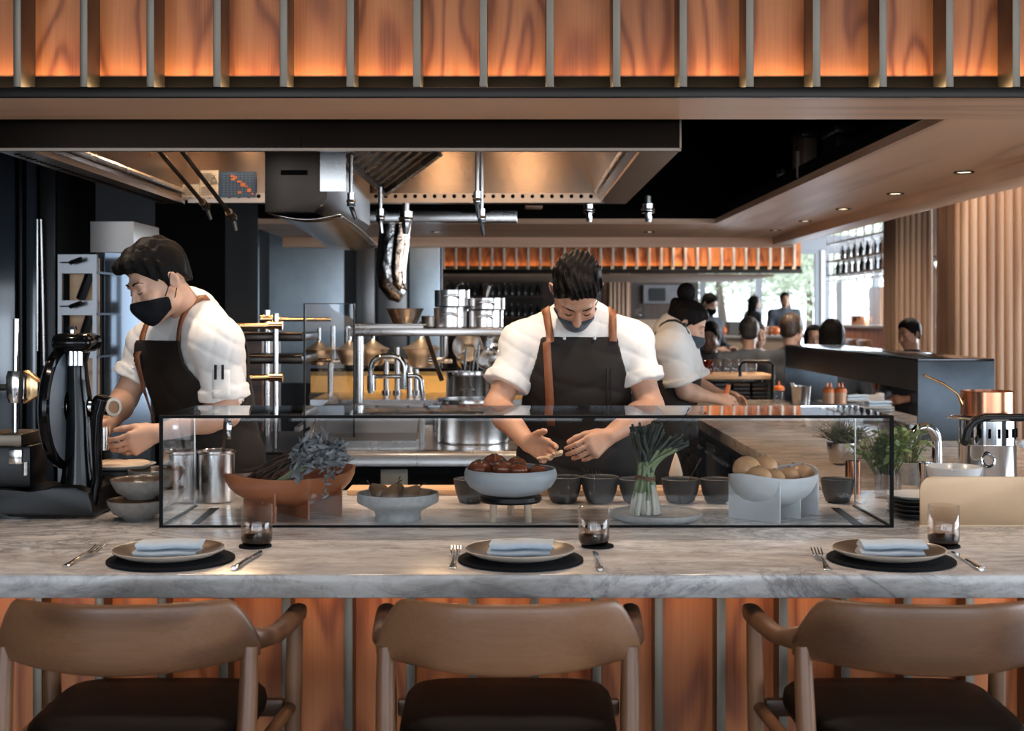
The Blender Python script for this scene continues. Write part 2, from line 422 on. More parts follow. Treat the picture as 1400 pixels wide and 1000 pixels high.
for i,(px,Y,h,lab,m) in enumerate([(985,31,3.9,'olive green tree outside the window behind the masked waiter',M_t2),(1030,35,4.5,'pale tree outside the window behind the standing figure in profile',M_t1),(1075,39,4.6,'olive tree outside the window behind the dark standing figure',M_t2),(1105,43,5.2,'pale tree seen just left of the thick window mullion',M_t1),(1150,47,5.0,'pale tree outside the window below the hanging bottle racks',M_t1)]):
    tree(wx(px,Y),Y,h,i,lab,m)
# ================================================================== the slatted canopy over the counter
def canopy(label, xl, xr, yf, fins, zb, zt, railh, finw, find, group, light, near):
    t = thing('slatted_canopy', label, 'canopy', ((xl+xr)/2, yf, zb), group=group)
    g = G(); g.box(xl,xr,yf,yf+.02,zb,zb+railh,.002); g.box(xl,xr,yf+.02,yf+find+.03,zb+railh*.4,zb+railh*.6)
    g.done('bottom_rail', M_rail, t)
    yp = yf+find
    g = G(); g.box(xl,xr,yp-.002,yp+.02,zb+railh*.6,zb+railh+.052); g.done('recess_channel', M_void, t)
    ed = [xl]+fins+[xr]
    for a,b in zip(ed,ed[1:]):
        if b-a < .01: continue
        g = G(); g.box(a+.001,b-.001,yp,yp+.03,zb+railh+.052,zt); g.done('wood_panel', M_orange, t)
    for x in fins:
        g = G(); g.box(x-finw/2,x+finw/2,yf,yp,zb+railh,zt,.0015); g.done('vertical_fin', M_fin if near else M_fin_daylit, t)
    g = G(); g.box(xl,xr,yp-.045,yp-.02,zb+railh*.6+.0005,zb+railh-.004); g.done('light_strip', glow('warm_led_%d'%light,(1.0,.70,.38),light), t)
    return t
YF = 3.85
zrail = wz(133,YF); finx = [wx(23.2+91.1*k,YF) for k in range(-5,22)]
canopy('large glowing wooden canopy with vertical metal fins over the front counter', -2.6, 2.9, YF, finx, zrail, 3.1, wz(119,YF)-zrail, .0225, .12, None, 32.0, True)
YB = 20.0
zr2 = wz(374,YB); fx2 = [wx(573+16.55*k,YB) for k in range(-3,32)]
canopy('distant glowing wooden canopy with vertical fins above the far bar', wx(520,YB), wx(1097,YB), YB, fx2, zr2, wz(325.5,YB), .065, .034, .09, None, 24.0, False)
# wooden soffit ring around the hood opening
ZS = wz(133,YF)
S = thing('oak_soffit', 'pale oak soffit ring with a stepped edge framing the hood opening', 'soffit', (0,6,ZS), kind='structure')
G().box(-2.9,2.29,YF+.0205,4.283,ZS,ZS+.0115).done('front_board', M_oak, S)
G().box(1.41,2.12,4.284,10.77,ZS,ZS+.035).done('side_board', M_oaky, S)
G().box(-1.87,1.409,9.14,10.77,ZS,ZS+.035).done('rear_board', M_oak, S)
G().box(2.12,2.29,4.284,10.77,2.05,2.35,.003).done('side_beam', M_oaky, S)
G().box(-1.87,2.29,10.72,10.80,2.03,2.35,.003).done('rear_beam', M_oak, S)
G().box(-1.87,2.08,9.16,9.19,ZS+.036,3.4).box(1.40,1.425,4.3,9.14,ZS+.036,2.2).done('inner_lip', M_void, S)
G().box(2.05,2.08,4.284,10.7,ZS+.036,3.4).box(-2.9,2.06,4.25,4.28,ZS+.036,3.4).box(-2.9,2.06,4.1,10.7,3.4,3.45).done('black_plenum', M_void, S)
# downlights set in the soffit
def downlight(x, y, z, lab):
    t = thing('downlight', lab, 'light', (x,y,z), group='recessed downlights in the oak soffit')
    g = G(); g.lathe([(.030,0),(.045,0),(.045,-.006),(.030,-.003),(.030,.0)], (x,y,z-.0), 24); g.done('trim_ring', M_blkm, t)
    g = G(); g.lathe([(0,-.0015),(.030,-.0015),(.030,-.004),(0,-.004)], (x,y,z+.002), 20); g.done('lens', glow('downlight_lens',(1,.78,.5),5.0), t)
dlx = 1.97
for i,(px,py) in enumerate([(1318,235),(1224,264.5),(1153,285.5),(1101,302),(1060,314.5)]):
    Y = (CZ-ZS)*-F/(HY-py)
    downlight(wx(px,Y), Y, ZS, ['recessed downlight in the oak soffit nearest the right edge','second recessed downlight along the right soffit','middle recessed downlight of the right soffit row','fourth recessed downlight along the right soffit','farthest recessed downlight, at the soffit corner'][i])
for px in (487,597,888):
    Y = 10.0; downlight(wx(px,Y), Y, ZS, {487:'recessed downlight in the rear soffit above the curved duct',597:'recessed downlight in the rear soffit above the stacked pots',888:'recessed downlight in the rear soffit right of the bearded chef'}[px].replace('bearded ','looking-down '))
# far underside of the distant canopy
struct(G().box(wx(600,20),wx(1062,20),20.2,23.9,zr2-.035,zr2-.002).done('trim_4', plain('far_soffit_wood',(.30,.20,.14),.95,0,var=.1,spec=.05)))
# dark things stored on top of the soffit
def storebox(px0,px1,py0,py1,Y,name,lab,mat,cyl=False):
    x0,x1 = wx(px0,Y),wx(px1,Y); z1 = wz(py0,Y)
    zb_ = ZS+.036
    t = thing(name, lab, 'container' if not cyl else 'jar', ((x0+x1)/2,Y,zb_))
    if cyl:
        r=(x1-x0)/2; G().lathe([(0,zb_),(r*.85,zb_),(r,z1-.02),(r*.9,z1-.02)],((x0+x1)/2,Y,0),20).done('body',mat,t)
        G().lathe([(0,z1),(r*1.04,z1),(r*1.06,z1-.025),(0,z1-.025)],((x0+x1)/2,Y,0),20).done('lid',M_dark,t)
    else:
        G().box(x0,x1,Y,Y+.25,zb_,z1-.03,.012).done('body',mat,t); G().box(x0-.006,x1+.006,Y-.006,Y+.256,z1-.03,z1,.005).done('lid',M_dark,t)
M_tub = plain('dim_brown_plastic',(.10,.065,.045),.5)
storebox(1098,1118,178,230,6.35,'storage_tub','tall brown tub with lid stored in the dark above the soffit',M_tub)
storebox(1088,1098,200,238,6.45,'storage_jar','pale narrow jar beside the brown tub above the soffit',plain('dim_pale_plastic',(.25,.22,.2),.5),True)
storebox(1062,1080,232,252,7.0,'storage_jar','small squat jar stored in the dark left of the brown tub',plain('dim_pale_plastic',(.25,.22,.2),.5),True)
storebox(1143,1168,172,212,5.75,'storage_crate','black crate stored in the dark right of the brown tub',M_blkm)
# ================================================================== extraction hood
H = thing('extraction_hood', 'huge brushed steel kitchen extraction hood hanging over the cooking line', 'hood', (-.55,5.4,2.03))
hx0,hx1,hy0,hy1,hz = -1.67,.562,4.4,6.47,2.027
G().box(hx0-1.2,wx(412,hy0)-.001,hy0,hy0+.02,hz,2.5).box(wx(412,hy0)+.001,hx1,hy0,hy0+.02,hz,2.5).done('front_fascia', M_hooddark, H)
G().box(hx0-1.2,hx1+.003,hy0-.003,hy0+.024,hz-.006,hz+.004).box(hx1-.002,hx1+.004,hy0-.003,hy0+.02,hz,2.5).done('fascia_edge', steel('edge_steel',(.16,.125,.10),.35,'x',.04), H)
G().box(hx0+.03,hx1-.12,hy1,hy1+.03,hz+.01,2.62).done('rear_wall', M_hood, H)
g = G(); g.prism([(hx1,hz+.01),(hx1-.13,hz+.01),(hx1-.42,2.5),(hx1,2.5)],'y',hy0+.03,hy1); g.done('right_side', M_hood, H)
g = G(); g.prism([(hx0-.02,hz+.02),(hx0+.045,hz+.02),(hx0+.12,2.5),(hx0-.02,2.5)],'y',hy0+.03,hy1); g.done('left_side', M_hood, H)
G().box(hx0,hx1,hy0+.02,hy1+.03,2.5,2.53).done('top_plate', M_hood, H)
g = G(); g.box(hx0+.09,hx1-.11,hy1-.05,hy1+.03,hz-.005,hz+.012); g.box(hx0-.06,hx0+.055,hy0+.02,hy1+.03,hz-.004,hz+.02); g.box(hx1-.13,hx1,hy0+.02,hy1+.03,hz-.004,hz+.012)
g.done('bottom_flange', M_flange, H)
G().box(hx0+.05,hx1-.12,hy1-.006,hy1,hz+.012,hz+.045).done('rear_lip', M_flange, H)
g = G()
x = hx0+.09
while x < hx1-.15:
    g.cyl((x,hy1-.008,hz+.03),(x,hy1-.0055,hz+.03),.010,n=10); x += .048
y = hy0+.1
while y < hy1-.1:
    g.cyl((hx0-.02,y,hz-.0062),(hx0-.02,y,hz-.004),.011,n=10); y += .05
g.done('rivet_holes', M_void, H)
g = G(); g.tube([(hx0+.07,hy0+.05,hz+.05),(hx0+.07,hy1-.05,hz+.05)],.014,8); g.done('gutter_tube', M_steel, H); g=G(); g.tube([(hx1-.15,hy0+.05,hz+.05),(hx1-.15,hy1-.05,hz+.05)],.014,8); g.done('gutter_tube', M_steel, H)
# inclined baffle filter in the hood
A = W(527,259,6.2); U = W(602,203,5.35)-A; Vv = W(455,200,5.1)-A
g = G()
nrm = U.cross(Vv).normalized()
if nrm.z > 0: nrm = -nrm
def quadbox(g, o, u, v, d):
    ps = [o,o+u,o+u+v,o+v]; a=[g.V(p) for p in ps]; b=[g.V(p+d) for p in ps]
    g.Fc(a); g.Fc(b[::-1])
    for i in range(4): g.Fc([a[i],a[(i+1)%4],b[(i+1)%4],b[i]])
quadbox(g, A, U, Vv, -nrm*.03); f = g.done('baffle_filter', M_steel, H)
g = G()
for k in range(9):
    o = A+U*.04+Vv*(.06+.1*k); quadbox(g, o, U*.92, Vv*.03, nrm*.012)
g.done('slat', steel('slat_steel',(.40,.34,.29),.35,'o',0), f)
g = G(); quadbox(g, A-U*.02-Vv*.02, U*1.04, Vv*.05, nrm*.03); quadbox(g, A-U*.02-Vv*.02, U*.05, Vv*1.04, nrm*.03); g.done('frame_rail', M_steel, f)
# box duct hanging through the hood
D = thing('box_duct', 'dark steel box duct with chamfered corner hanging inside the hood', 'duct', (-.8,5.6,1.86))
dx0,dx1,dz0 = wx(362,4.9),wx(447,4.9),wz(290,4.9)
g = G(); g.prism([(dx0,dz0),(dx1-.045,dz0),(dx1,dz0+.05),(dx1,2.45),(dx0,2.45)],'y',4.9,6.38,.003); g.done('body', steel('duct_steel',(.035,.027,.022),.34,'x',.08,1.0,.05,.02), D)
G().box(wx(384,4.89),wx(420,4.89),4.885,4.9,wz(239,4.89),wz(233,4.89)).done('slot', M_void, D)
G().box(dx1-.02,dx1+.075,4.86,4.868,wz(262,4.87)+.0,2.2).done('side_flap', M_steel, D)
g = G()
def dplate(u,v):
    y = 4.95+1.42*u; sag = .02*math.sin(PI*v)+.045*u*u
    return Vector((dx0+.02+(dx1-dx0+.02)*v, y, dz0-.004-sag))
g.sheet(dplate,10,8); g.done('curved_underplate', steel('under_steel',(.72,.70,.68),.2,'y',.05), D, solid=.004)
# safety charts stuck on the hood's rear wall
def paper(name, lab, px0,px1,py0,py1,mat,Y=6.455):
    t = thing(name, lab, 'notice', ((wx(px0,Y)+wx(px1,Y))/2,Y,wz(py1,Y)))
    G().box(wx(px0,Y),wx(px1,Y),Y,Y+.004,wz(py1,Y),wz(py0,Y)).done('sheet', mat, t); return t
YP = 6.453
c = paper('wall_chart','blue chart with a diagonal of orange cells on the hood wall',299.5,349.5,235,270,M_bluep)
g = G()
for px,py,w,h in [(315,239.5,5,2.5),(319,241.5,5,2.5),(316,244,5,2.5),(324,247,6,2.5),(329,250,6,5),(334,254,5,2),(338,257.5,5,5),(325,261.5,5,3),(343.5,264,3,2.5)]:
    G().box(wx(px,YP),wx(px+w,YP),YP,YP+.002,wz(py+h,YP),wz(py,YP)).done('orange_cell', M_orangep, c)
g = G()
for k in range(9): g.box(wx(303,YP),wx(347,YP),YP+.0005,YP+.002,wz(238.4+3.4*k,YP),wz(238+3.4*k,YP))
for k in range(8): g.box(wx(306+5*k,YP),wx(306.4+5*k,YP),YP+.0005,YP+.002,wz(268,YP),wz(237,YP))
g.done('grid_line', M_inkblue, c)
for i,(a,b,q,r,lab) in enumerate([(273.5,298.5,233,251.5,'upper white notice with a triangle left of the blue chart'),(248.5,272.8,252,270,'leftmost lower white notice on the hood wall'),(273.5,298.5,252,270,'lower white notice touching the blue chart')]):
    c = paper('paper_notice',lab,a,b,q,r,M_paper)
    g = G()
    for k in range(5): g.box(wx(a+2,YP),wx(a+2+(b-a)*(.75 if k%2 else .55),YP),YP,YP+.002,wz(q+4.6+k*2.4,YP),wz(q+4+k*2.4,YP))
    if i == 0:
        for (p0,p1) in [((288,249),(292.5,241)),((292.5,241),(297,249)),((297,249),(288,249))]:
            g.tube([W(p0[0],p0[1],YP),W(p1[0],p1[1],YP)],.0022,6)
    g.done('printed_lines', M_inkgrey, c)
# fire-suppression nozzles on drop pipes
def nozzle(lab, p0, p1, Y0, Y1, r=.0095, tip=(.03,.03), mat=None):
    a, b = W(p0[0],p0[1],Y0), W(p1[0],p1[1],Y1)
    t = thing('nozzle_pipe', lab, 'pipe', tuple(b))
    d = (b-a).normalized()
    G().cyl(a,b,r,n=10).done('pipe', mat or M_steel, t)
    g = G(); g.cyl(b-d*.012,b+d*.028,r*1.9,r*1.7,12); g.cyl(b+d*.028,b+d*.04,r*2.2,n=6); e=b+d*.04; k=e+Vector((tip[0]*.6,0,-.05)); g.tube([e,(e+k)/2,k],[r*1.2,r*1.1,r*.8],8); g.done('nozzle_head', M_chrome if mat is None else M_fin, t)
    cc = b+d*.02
    if False: g = G(); g.tube([cc+Vector((.028*math.cos(q)-.015,0,.028*math.sin(q)-.02)) for q in [PI*.9+PI*1.1*i/10 for i in range(11)]],.003,6)
    g = G(); g.lathe([(r*2.0,-.006),(r*2.3,0),(r*2.0,.006)],cc,14); g.done('collar_ring', M_fin, t)
nozzle('slanted bronze nozzle pipe, the left one of two crossing the notices',(216,205),(278,278),4.75,5.2,.0085,(.03,.03),M_fin)
nozzle('slanted bronze nozzle pipe crossing the notices, right one, in front of the blue chart',(247,205),(314,292),4.75,5.2,.0085,(.02,.03),M_fin)
nozzle('short vertical nozzle pipe right of the box duct',(480,212),(480,268),4.95,4.95,.008,(.03,.0))
nozzle('vertical nozzle pipe below the corner of the baffle filter',(520,256),(520,290),5.6,5.6,.009,(.012,.0))
nozzle('small capped nozzle between the hood and the rear soffit',(555,278),(555,293),6.0,6.0,.016,(.0,.0))
nozzle('long vertical nozzle pipe, left one of the pair at mid hood',(652.5,204),(652.5,266),5.0,5.0,.008,(.01,.0))
nozzle('long vertical nozzle pipe, right one of the pair at mid hood',(658.5,204),(658.5,290),5.05,5.05,.008,(.012,.0))
nozzle('tiny nozzle glinting in the dark right of the hood, nearer the hood',(805,270),(805,282),7.6,7.6,.016,(.0,.0))
nozzle('tiny nozzle glinting in the dark, farther right of the hood',(886,268),(886,282),7.6,7.6,.018,(.0,.0))
# stainless strip fixture behind the hood and a wood block
t = thing('strip_fixture','long stainless strip fixture behind the hood above the rear soffit','light fixture',(wx(615,7.6),7.6,wz(303,7.6)))
G().box(wx(495,7.6),wx(707,7.6),7.6,7.75,wz(303,7.6),wz(288,7.6),.004).done('housing',M_steel,t)
g=G(); g.box(wx(530,7.59),wx(550,7.59),7.585,7.6,wz(291,7.59),wz(289.5,7.59)); g.box(wx(630,7.59),wx(668,7.59),7.585,7.6,wz(291,7.59),wz(289.5,7.59)); g.done('slot',M_void,t)
g=G(); g.box(wx(718,8.2),wx(742,8.2),8.2,8.4,ZS+.04,wz(281,8.2),.004); tag(g.done('wood_block',M_oak),'small reddish wood block standing behind the hood over the soffit','block')
# ================================================================== fluted oak cladding on the right
def fluted(n, x0, x1, yf, zt, flat, depth=1.2):
    s = G(); s.box(x0,x1,yf,yf+depth,0,zt)
    o = struct(s.done('wall_fluted_%d'%n if False else 'trim_%d'%n, M_flute))
    g = G(); x = x0+flat+.03
    while x < x1-.01:
        ps = [(x+.029*math.cos(a), yf-.030*math.sin(a)) for a in [PI*k/8 for k in range(9)]]
        g.prism(ps,'z',0,zt); x += .061
    y = yf+.03
    while y < yf+depth-.03:
        ps = [(x0-.030*math.sin(a), y+.029*math.cos(a)) for a in [PI*k/8 for k in range(9)]]
        g.prism(ps,'z',0,zt); y += .061
    g.done('batten_cladding', M_flute, o, smooth=50); return o
fluted(5, wx(1228,14.0), wx(1280,14.0), 14.0, 3.7, .0, .5)
fluted(6, wx(1312,9.0), 4.6, 9.0, 3.7, .0, .47)
g = G(); g.box(wx(1275.5,13.95),wx(1281,13.95),13.93,13.965,wz(368,13.95),wz(350,13.95),.004); tag(g.done('wall_switch',M_silver),'small metal switch plate on the corner of the fluted oak wall','switch')
# ================================================================== counters
fc = thing('front_counter','long grey marble dining counter in front, set with three covers','counter',(0,3.6,0))
G().box(-2.9,2.6,2.90,4.305,CT-.053,CT,.004).done('marble_top', M_marble, fc)
xs = [-2.4+.1535*k for k in range(33)]
yk = 3.25
for a,b in zip(xs,xs[1:]): G().box(a+.001,b-.001,yk+.07,yk+.1,.12,CT-.053).done('wood_panel', M_orange, fc)
for a in xs: G().box(a-.011,a+.011,yk,yk+.07,.12,CT-.053,.001).done('vertical_fin', M_fin, fc)
G().box(-2.4,2.5,yk+.03,4.2,0,.12).done('plinth', M_rail, fc)
G().box(-2.4,2.5,yk+.1,4.2,.12,CT-.053).done('carcass', M_void, fc)
G().box(-2.4,2.5,yk-.05,yk-.03,CT-.066,CT-.054).done('light_strip', glow('warm_led_low',(1.0,.66,.34),10.0), fc)
G().box(-2.4,2.5,yk-.066,yk-.060,CT-.100,CT-.0535).done('added_light_lip', M_rail, fc)  # unseen lip added to keep the strip's light off the seats
# maple board let in along the back of the counter
t = G(); t.box(wx(480,4.28),wx(960,4.28),4.17,4.30,CT+.0005,CT+.018,.003); tag(t.done('maple_board',M_board),'pale maple board along the rear edge of the marble counter','board')
# right-hand counter running back
rc = thing('side_counter','warm marble work counter running back along the right','counter',(1.7,6.7,0))
G().box(1.03,2.3,4.31,8.95,CT-.055,CT,.003).done('marble_top', M_marble2, rc)
G().box(1.06,2.28,4.36,8.93,0,CT-.055).done('carcass', M_blkm, rc)
for k in range(5):
    y = 4.5+.87*k
    d = G().box(1.045,1.06,y,y+.83,.12,CT-.10,.003).done('black_door', M_blk, rc)
    G().tube([(1.03,y+.08,CT-.15),(1.03,y+.75,CT-.15)],.009,8).done('handle', M_steel, d)
# blackened steel pass shelf standing on the side counter
lg = thing('pass_shelf','blue-black steel pass shelf with legs standing on the side counter','shelf',(2.03,7.4,CT))
lx0,lx1,ly0,ly1,lz = wx(1255,6.0),wx(1360,6.0),6.0,8.92,1.275
G().box(lx0,lx1,ly0,ly1,lz-.012,lz,.002).done('shelf_top', steel('polished_blue_steel',(.10,.11,.125),.14,'o',.0), lg)
G().box(lx0,lx0+.012,ly0+.013,ly1-.013,lz-.15,lz-.0125).done('apron_panel', M_ledge, lg)
G().box(lx0,lx1,ly0,ly0+.012,CT,lz-.0125,.001).done('near_leg_panel', M_ledge, lg)
G().box(lx0-.005,lx1,ly1-.012,ly1,CT,lz-.0125,.001).done('far_leg_panel', M_ledge, lg)
# ================================================================== place settings
def placemat(loc):
    g = G(); r=.146; g.lathe([(0,0),(r-.003,0),(r,.002),(r,.006),(r-.003,.008),(0,.008)],(0,0,0),64)
    o = g.done('placemat',M_felt,None,world=False); o.location = loc; return o
def plate_thing(loc, group=None):
    t = thing('dinner_plate','x','plate',loc,group=group)
    g = G(); g.lathe([(0,.0045),(.055,.0045),(.080,.006),(.105,.013),(.124,.021),(.1262,.0225)],(0,0,0),72); b = g.done('well',M_plate,t,world=False,smooth=60)
    g = G(); g.lathe([(.1262,.0225),(.1285,.0235),(.130,.0225),(.128,.019),(.105,.008),(.080,.002),(.060,.0),(0,.0),],(0,0,0),72); g.done('rim',M_platerim,t,world=False,smooth=60)
    return t
def napkin(loc, rz, open_end=True):
    """a linen square folded to a thick wad of layers"""
    g = G()
    Lx, Ly, n = .072, .038, 14
    for k in range(2):
        z0 = .001+.0165*k; dx = (-.002,.003)[k]; dy = (-.003,.002)[k]
        rings = []
        for i in range(n+1):
            x = -Lx+2*Lx*i/n
            wv = .0012*math.sin(7*x*10+k)+.0008*math.sin(31*x+2*k)
            ring = []
            for q in range(16):
                a = 2*PI*q/16; ca, sa = math.cos(a), math.sin(a)
                yy = math.copysign(abs(ca)**.35,ca)*Ly; zz = math.copysign(abs(sa)**.8,sa)*.0078
                ring.append((x+dx+.003*math.sin(a*2), yy+dy+wv, z0+.008+zz+wv*.6+.003*k*(i/n)))
            rings.append(ring)
        g.loft(rings)
    o = g.done('napkin',M_linen,None,world=False,smooth=60); o.location = loc; o.rotation_euler = (0,0,rz); return o
def fork(loc, rz, label):
    t = thing('fork',label,'fork',loc,rz)
    g = G()                                                        # handle: flat, wider at the end, rising at the neck
    prof = [(-.100,.006,.003),(-.097,.0085,.003),(-.085,.0088,.0035),(-.06,.006,.006),(-.03,.0038,.010),(0,.0032,.0135),(.018,.0042,.0125),(.026,.0095,.010),(.034,.0125,.0085),(.046,.0130,.0085)]
    g.loft([[(w*math.cos(a),y,z+.0016*math.sin(a)) for a in [2*PI*k/12 for k in range(12)]] for y,w,z in prof]); g.done('handle',M_silver,t,world=False)
    for k in range(4):
        x = (-.0108,-.0036,.0036,.0108)[k]; g = G()
        g.tube([(x,.044,.0085),(x,.060,.0095),(x*1.03,.080,.0135),(x*1.03,.098,.0185)],[.0024,.0022,.002,.0012],8,.6); g.done('tine',M_silver,t,world=False)
    return t
def knife(loc, rz, label):
    t = thing('knife',label,'knife',loc,rz)
    g = G(); prof = [(-.105,.006),(-.102,.0085),(-.085,.0095),(-.05,.0075),(-.012,.0065),(-.004,.0075),(0,.006)]
    g.loft([[(w*math.cos(a),y,.0055+.0050*math.sin(a)) for a in [2*PI*k/12 for k in range(12)]] for y,w in prof]); g.done('handle',M_silver,t,world=False)
    g = G(); bl = [(-.005,-.002),(.006,-.002),(.0085,.05),(.0085,.085),(.002,.108),(-.004,.112),(-.005,.09)]
    g.prism(bl,'z',.0045,.0065); g.done('blade',M_chrome,t,world=False)
    return t
def coaster(loc):
    g = G(); g.lathe([(0,0),(.0395,0),(.040,.0015),(.0395,.005),(0,.005)],(0,0,0),40); o = g.done('coaster',M_felt,None,world=False); o.location = loc; return o
def tumbler(loc):
    g = G(); r,h = .0385,.098
    g.lathe([(0,0),(.028,0),(.0345,.004),(.0378,.014),(r,.03),(r,h),(r-.0012,h+.0005),(r-.0022,h),(r-.0022,.03),(.035,.018),(.028,.012),(0,.011)],(0,0,0),40)
    o = g.done('tumbler',M_tumbler,None,world=False,smooth=70); o.location = loc; return o
ms = [(-.793,3.063,'left','beside the stacked bowls'),(.02,3.063,'middle','in front of the bowl on three legs'),(.881,3.063,'right','in front of the brass screen')]
for i,(x,y,side,ref) in enumerate(ms):
    tag(placemat((x,y,CT)),'%s round dark felt placemat, %s'%({'left':'leftmost','middle':'middle','right':'rightmost'}[side],ref),'placemat',group='felt placemats on the counter')
    px = wx([231,711,1215][i],3.057)
    t = plate_thing((px,y-.006,CT+.0085),'brown dinner plates on the counter')
    t['label'] = 'brown plate with beige rim, %s, %s'%({'left':'leftmost','middle':'middle','right':'rightmost'}[side],ref)
    nx = wx([233,712,1217][i],3.06)
    nk = tag(napkin((nx,y-.012,CT+.0135),[.05,-.02,-.06][i]),'folded pale blue napkin on the %s plate, %s'%({'left':'leftmost','middle':'middle','right':'rightmost'}[side],ref),'napkin',group='folded napkins on the plates')
fork(Vector((-1.003,3.08,CT)), -.10, 'steel fork lying left of the leftmost placemat')
fork(Vector((wx(621.5,3.06),3.06,CT)), .0, 'steel fork lying straight left of the middle placemat')
fork(Vector((.715,3.04,CT)), -.09, 'steel fork lying left of the rightmost placemat')
knife(Vector((-.612,3.05,CT)), -.10, 'steel knife lying below the leftmost tumbler')
knife(Vector((wx(817,3.03),3.04,CT)), .0, 'steel knife lying straight below the middle tumbler')
knife(Vector((1.050,3.04,CT)), -.03, 'steel knife lying below the rightmost tumbler')
for i,(cp,tp) in enumerate([(349,351),(817,812),(1290,1290)]):
    y = 3.247; n = ['leftmost','middle','rightmost'][i]
    tag(coaster((wx(cp,y),y,CT)),'dark felt coaster under the %s smoked tumbler'%n,'coaster',group='felt coasters')
    tag(tumbler((wx(tp,y),y,CT+.0055)),['smoked glass tumbler in front of the orange boat bowl','smoked glass tumbler in front of the scallion plate','smoked glass tumbler in front of the brass screen'][i],'glass',group='smoked tumblers on coasters')
# ================================================================== glass display case
cx0,cx1,cy0,cy1,ch = wx(217.5,3.54),wx(1222,3.54),3.54,3.935,.302
case = thing('display_case','long low glass display case with thin black edges on the marble counter','case',((cx0+cx1)/2,(cy0+cy1)/2,CT))
e = .009
def bar(nm,*b): G().box(*b).done(nm,M_edge,case)
bar('front_bottom_edge',cx0,cx1,cy0,cy0+e,CT,CT+.006)
for x in (cx0,cx1-e): bar('front_post',x,x+e,cy0,cy0+e,CT+.006,CT+ch-.008)
bar('front_top_edge',cx0,cx1,cy0,cy0+e,CT+ch-.008,CT+ch)
for x in (cx0,cx1-e): bar('side_bottom_edge',x,x+e,cy0+e,cy1,CT,CT+.004)
for x in (cx0,cx1-.004): G().box(x,x+.004,cy1-.004,cy1,CT+.004,CT+ch-.008).done('rear_post',M_steel,case)
G().box(cx0+e,cx1-e,cy0+.002,cy0+.004,CT+.006,CT+ch-.008).done('front_pane',M_glass,case)
G().box(cx0+.002,cx0+.004,cy0+e,cy1-.004,CT+.004,CT+ch-.008).done('side_pane',M_glass,case)
G().box(cx1-.004,cx1-.002,cy0+e,cy1-.004,CT+.004,CT+ch-.008).done('side_pane',M_glass,case)
G().box(cx0+.0,cx1,cy0+e,cy1+.01,CT+ch-.008,CT+ch-.001).done('top_pane',glass('case_top_glass',(.42,.45,.47),.16),case)
# dark slot let into the marble under the case
g = G(); g.prism([(wx(262,3.60),3.60),(wx(272,3.60),3.60),(wx(300,3.9),3.9),(wx(288,3.9),3.9)],'z',CT+.0002,CT+.0012); g.prism([(wx(1168,3.57),3.57),(wx(1182,3.57),3.57),(wx(1148,3.9),3.9),(wx(1136,3.9),3.9)],'z',CT+.0002,CT+.0012)
g.done('floor_slot',M_edge,case)
# ------------------------------------------------------------------ bowls and food
def bowl(name,label,cat,loc,prof,mat,n=40,mat_in=None,group=None,fill=None):
    """prof: outer profile [(r,z)] bottom to rim; the inside follows 5 mm within"""
    t = thing(name,label,cat,loc,group=group)
    th = .005 if prof[-1][0] > .05 else .0035
    inn = [(max(0,r-th),z if k == len(prof)-1 else z+th) for k,(r,z) in enumerate(prof) if r > th]
    rimz = prof[-1][1]
    g = G(); g.lathe([(0,prof[0][1])]+prof+([] if mat_in else []) ,(0,0,0),n); 
    if mat_in is None:
        g.b.free(); g = G(); g.lathe([(0,prof[0][1])]+prof+[(prof[-1][0]-th*.5,rimz+.0015)]+inn[::-1]+[(0,inn[0][1])],(0,0,0),n); g.done('body',mat,t,world=False,smooth=50)
    else:
        g.done('body',mat,t,world=False,smooth=50)
        g = G(); g.lathe([prof[-1],(prof[-1][0]-th*.5,rimz+.0015)]+inn[::-1]+[(0,inn[0][1])],(0,0,0),n); g.done('lining',mat_in,t,world=False,smooth=50)
    return t
# two steel canisters behind the case on the left
def canister(x,y,r,h,label):
    t = thing('steel_canister',label,'canister',(x,y,CT),group='steel canisters behind the case')
    g = G(); g.lathe([(0,0),(r-.004,0),(r,.004),(r,h-.01),(r+.004,h-.006),(r+.004,h),(r,h+.001),(r-.003,h-.004),(r-.003,.01),(0,.01)],(0,0,0),40); g.done('body',M_pot,t,world=False)
    return t
canister(wx(246,4.05),4.05,.052,.155,'polished steel canister behind the case, left of the pair')
canister(wx(296,4.04),4.04,.055,.157,'polished steel canister behind the case, right of the pair')
def spoon_in(p, q, lab, mat, w=.006, name='spoon'):
    t = thing(name,lab,'spoon',tuple(p)); p=Vector(p); q=Vector(q)
    G().tube([p,(p+q)/2,q],[w*.8,w*.6,w],8,.5).done('handle',mat,t)
    d=(p-q).normalized(); G().ell(p+d*.012,(.014,.014,.02),10,6).done('bowl',mat,t); return t
spoon_in((wx(252,4.05),4.06,CT+.03),W(236,604,4.03),'dark spoon standing in the left steel canister',M_stem)
sp = spoon_in((wx(298,4.04),4.06,CT+.03),W(309,572,4.02),'steel ladle standing in the right steel canister, flat shiny tip',M_darkwood,.007,'ladle')
G().box(wx(309,4.02),wx(317,4.02),4.015,4.022,wz(601,4.02),wz(575,4.02),.003).done('tip_plate',M_chrome,sp)
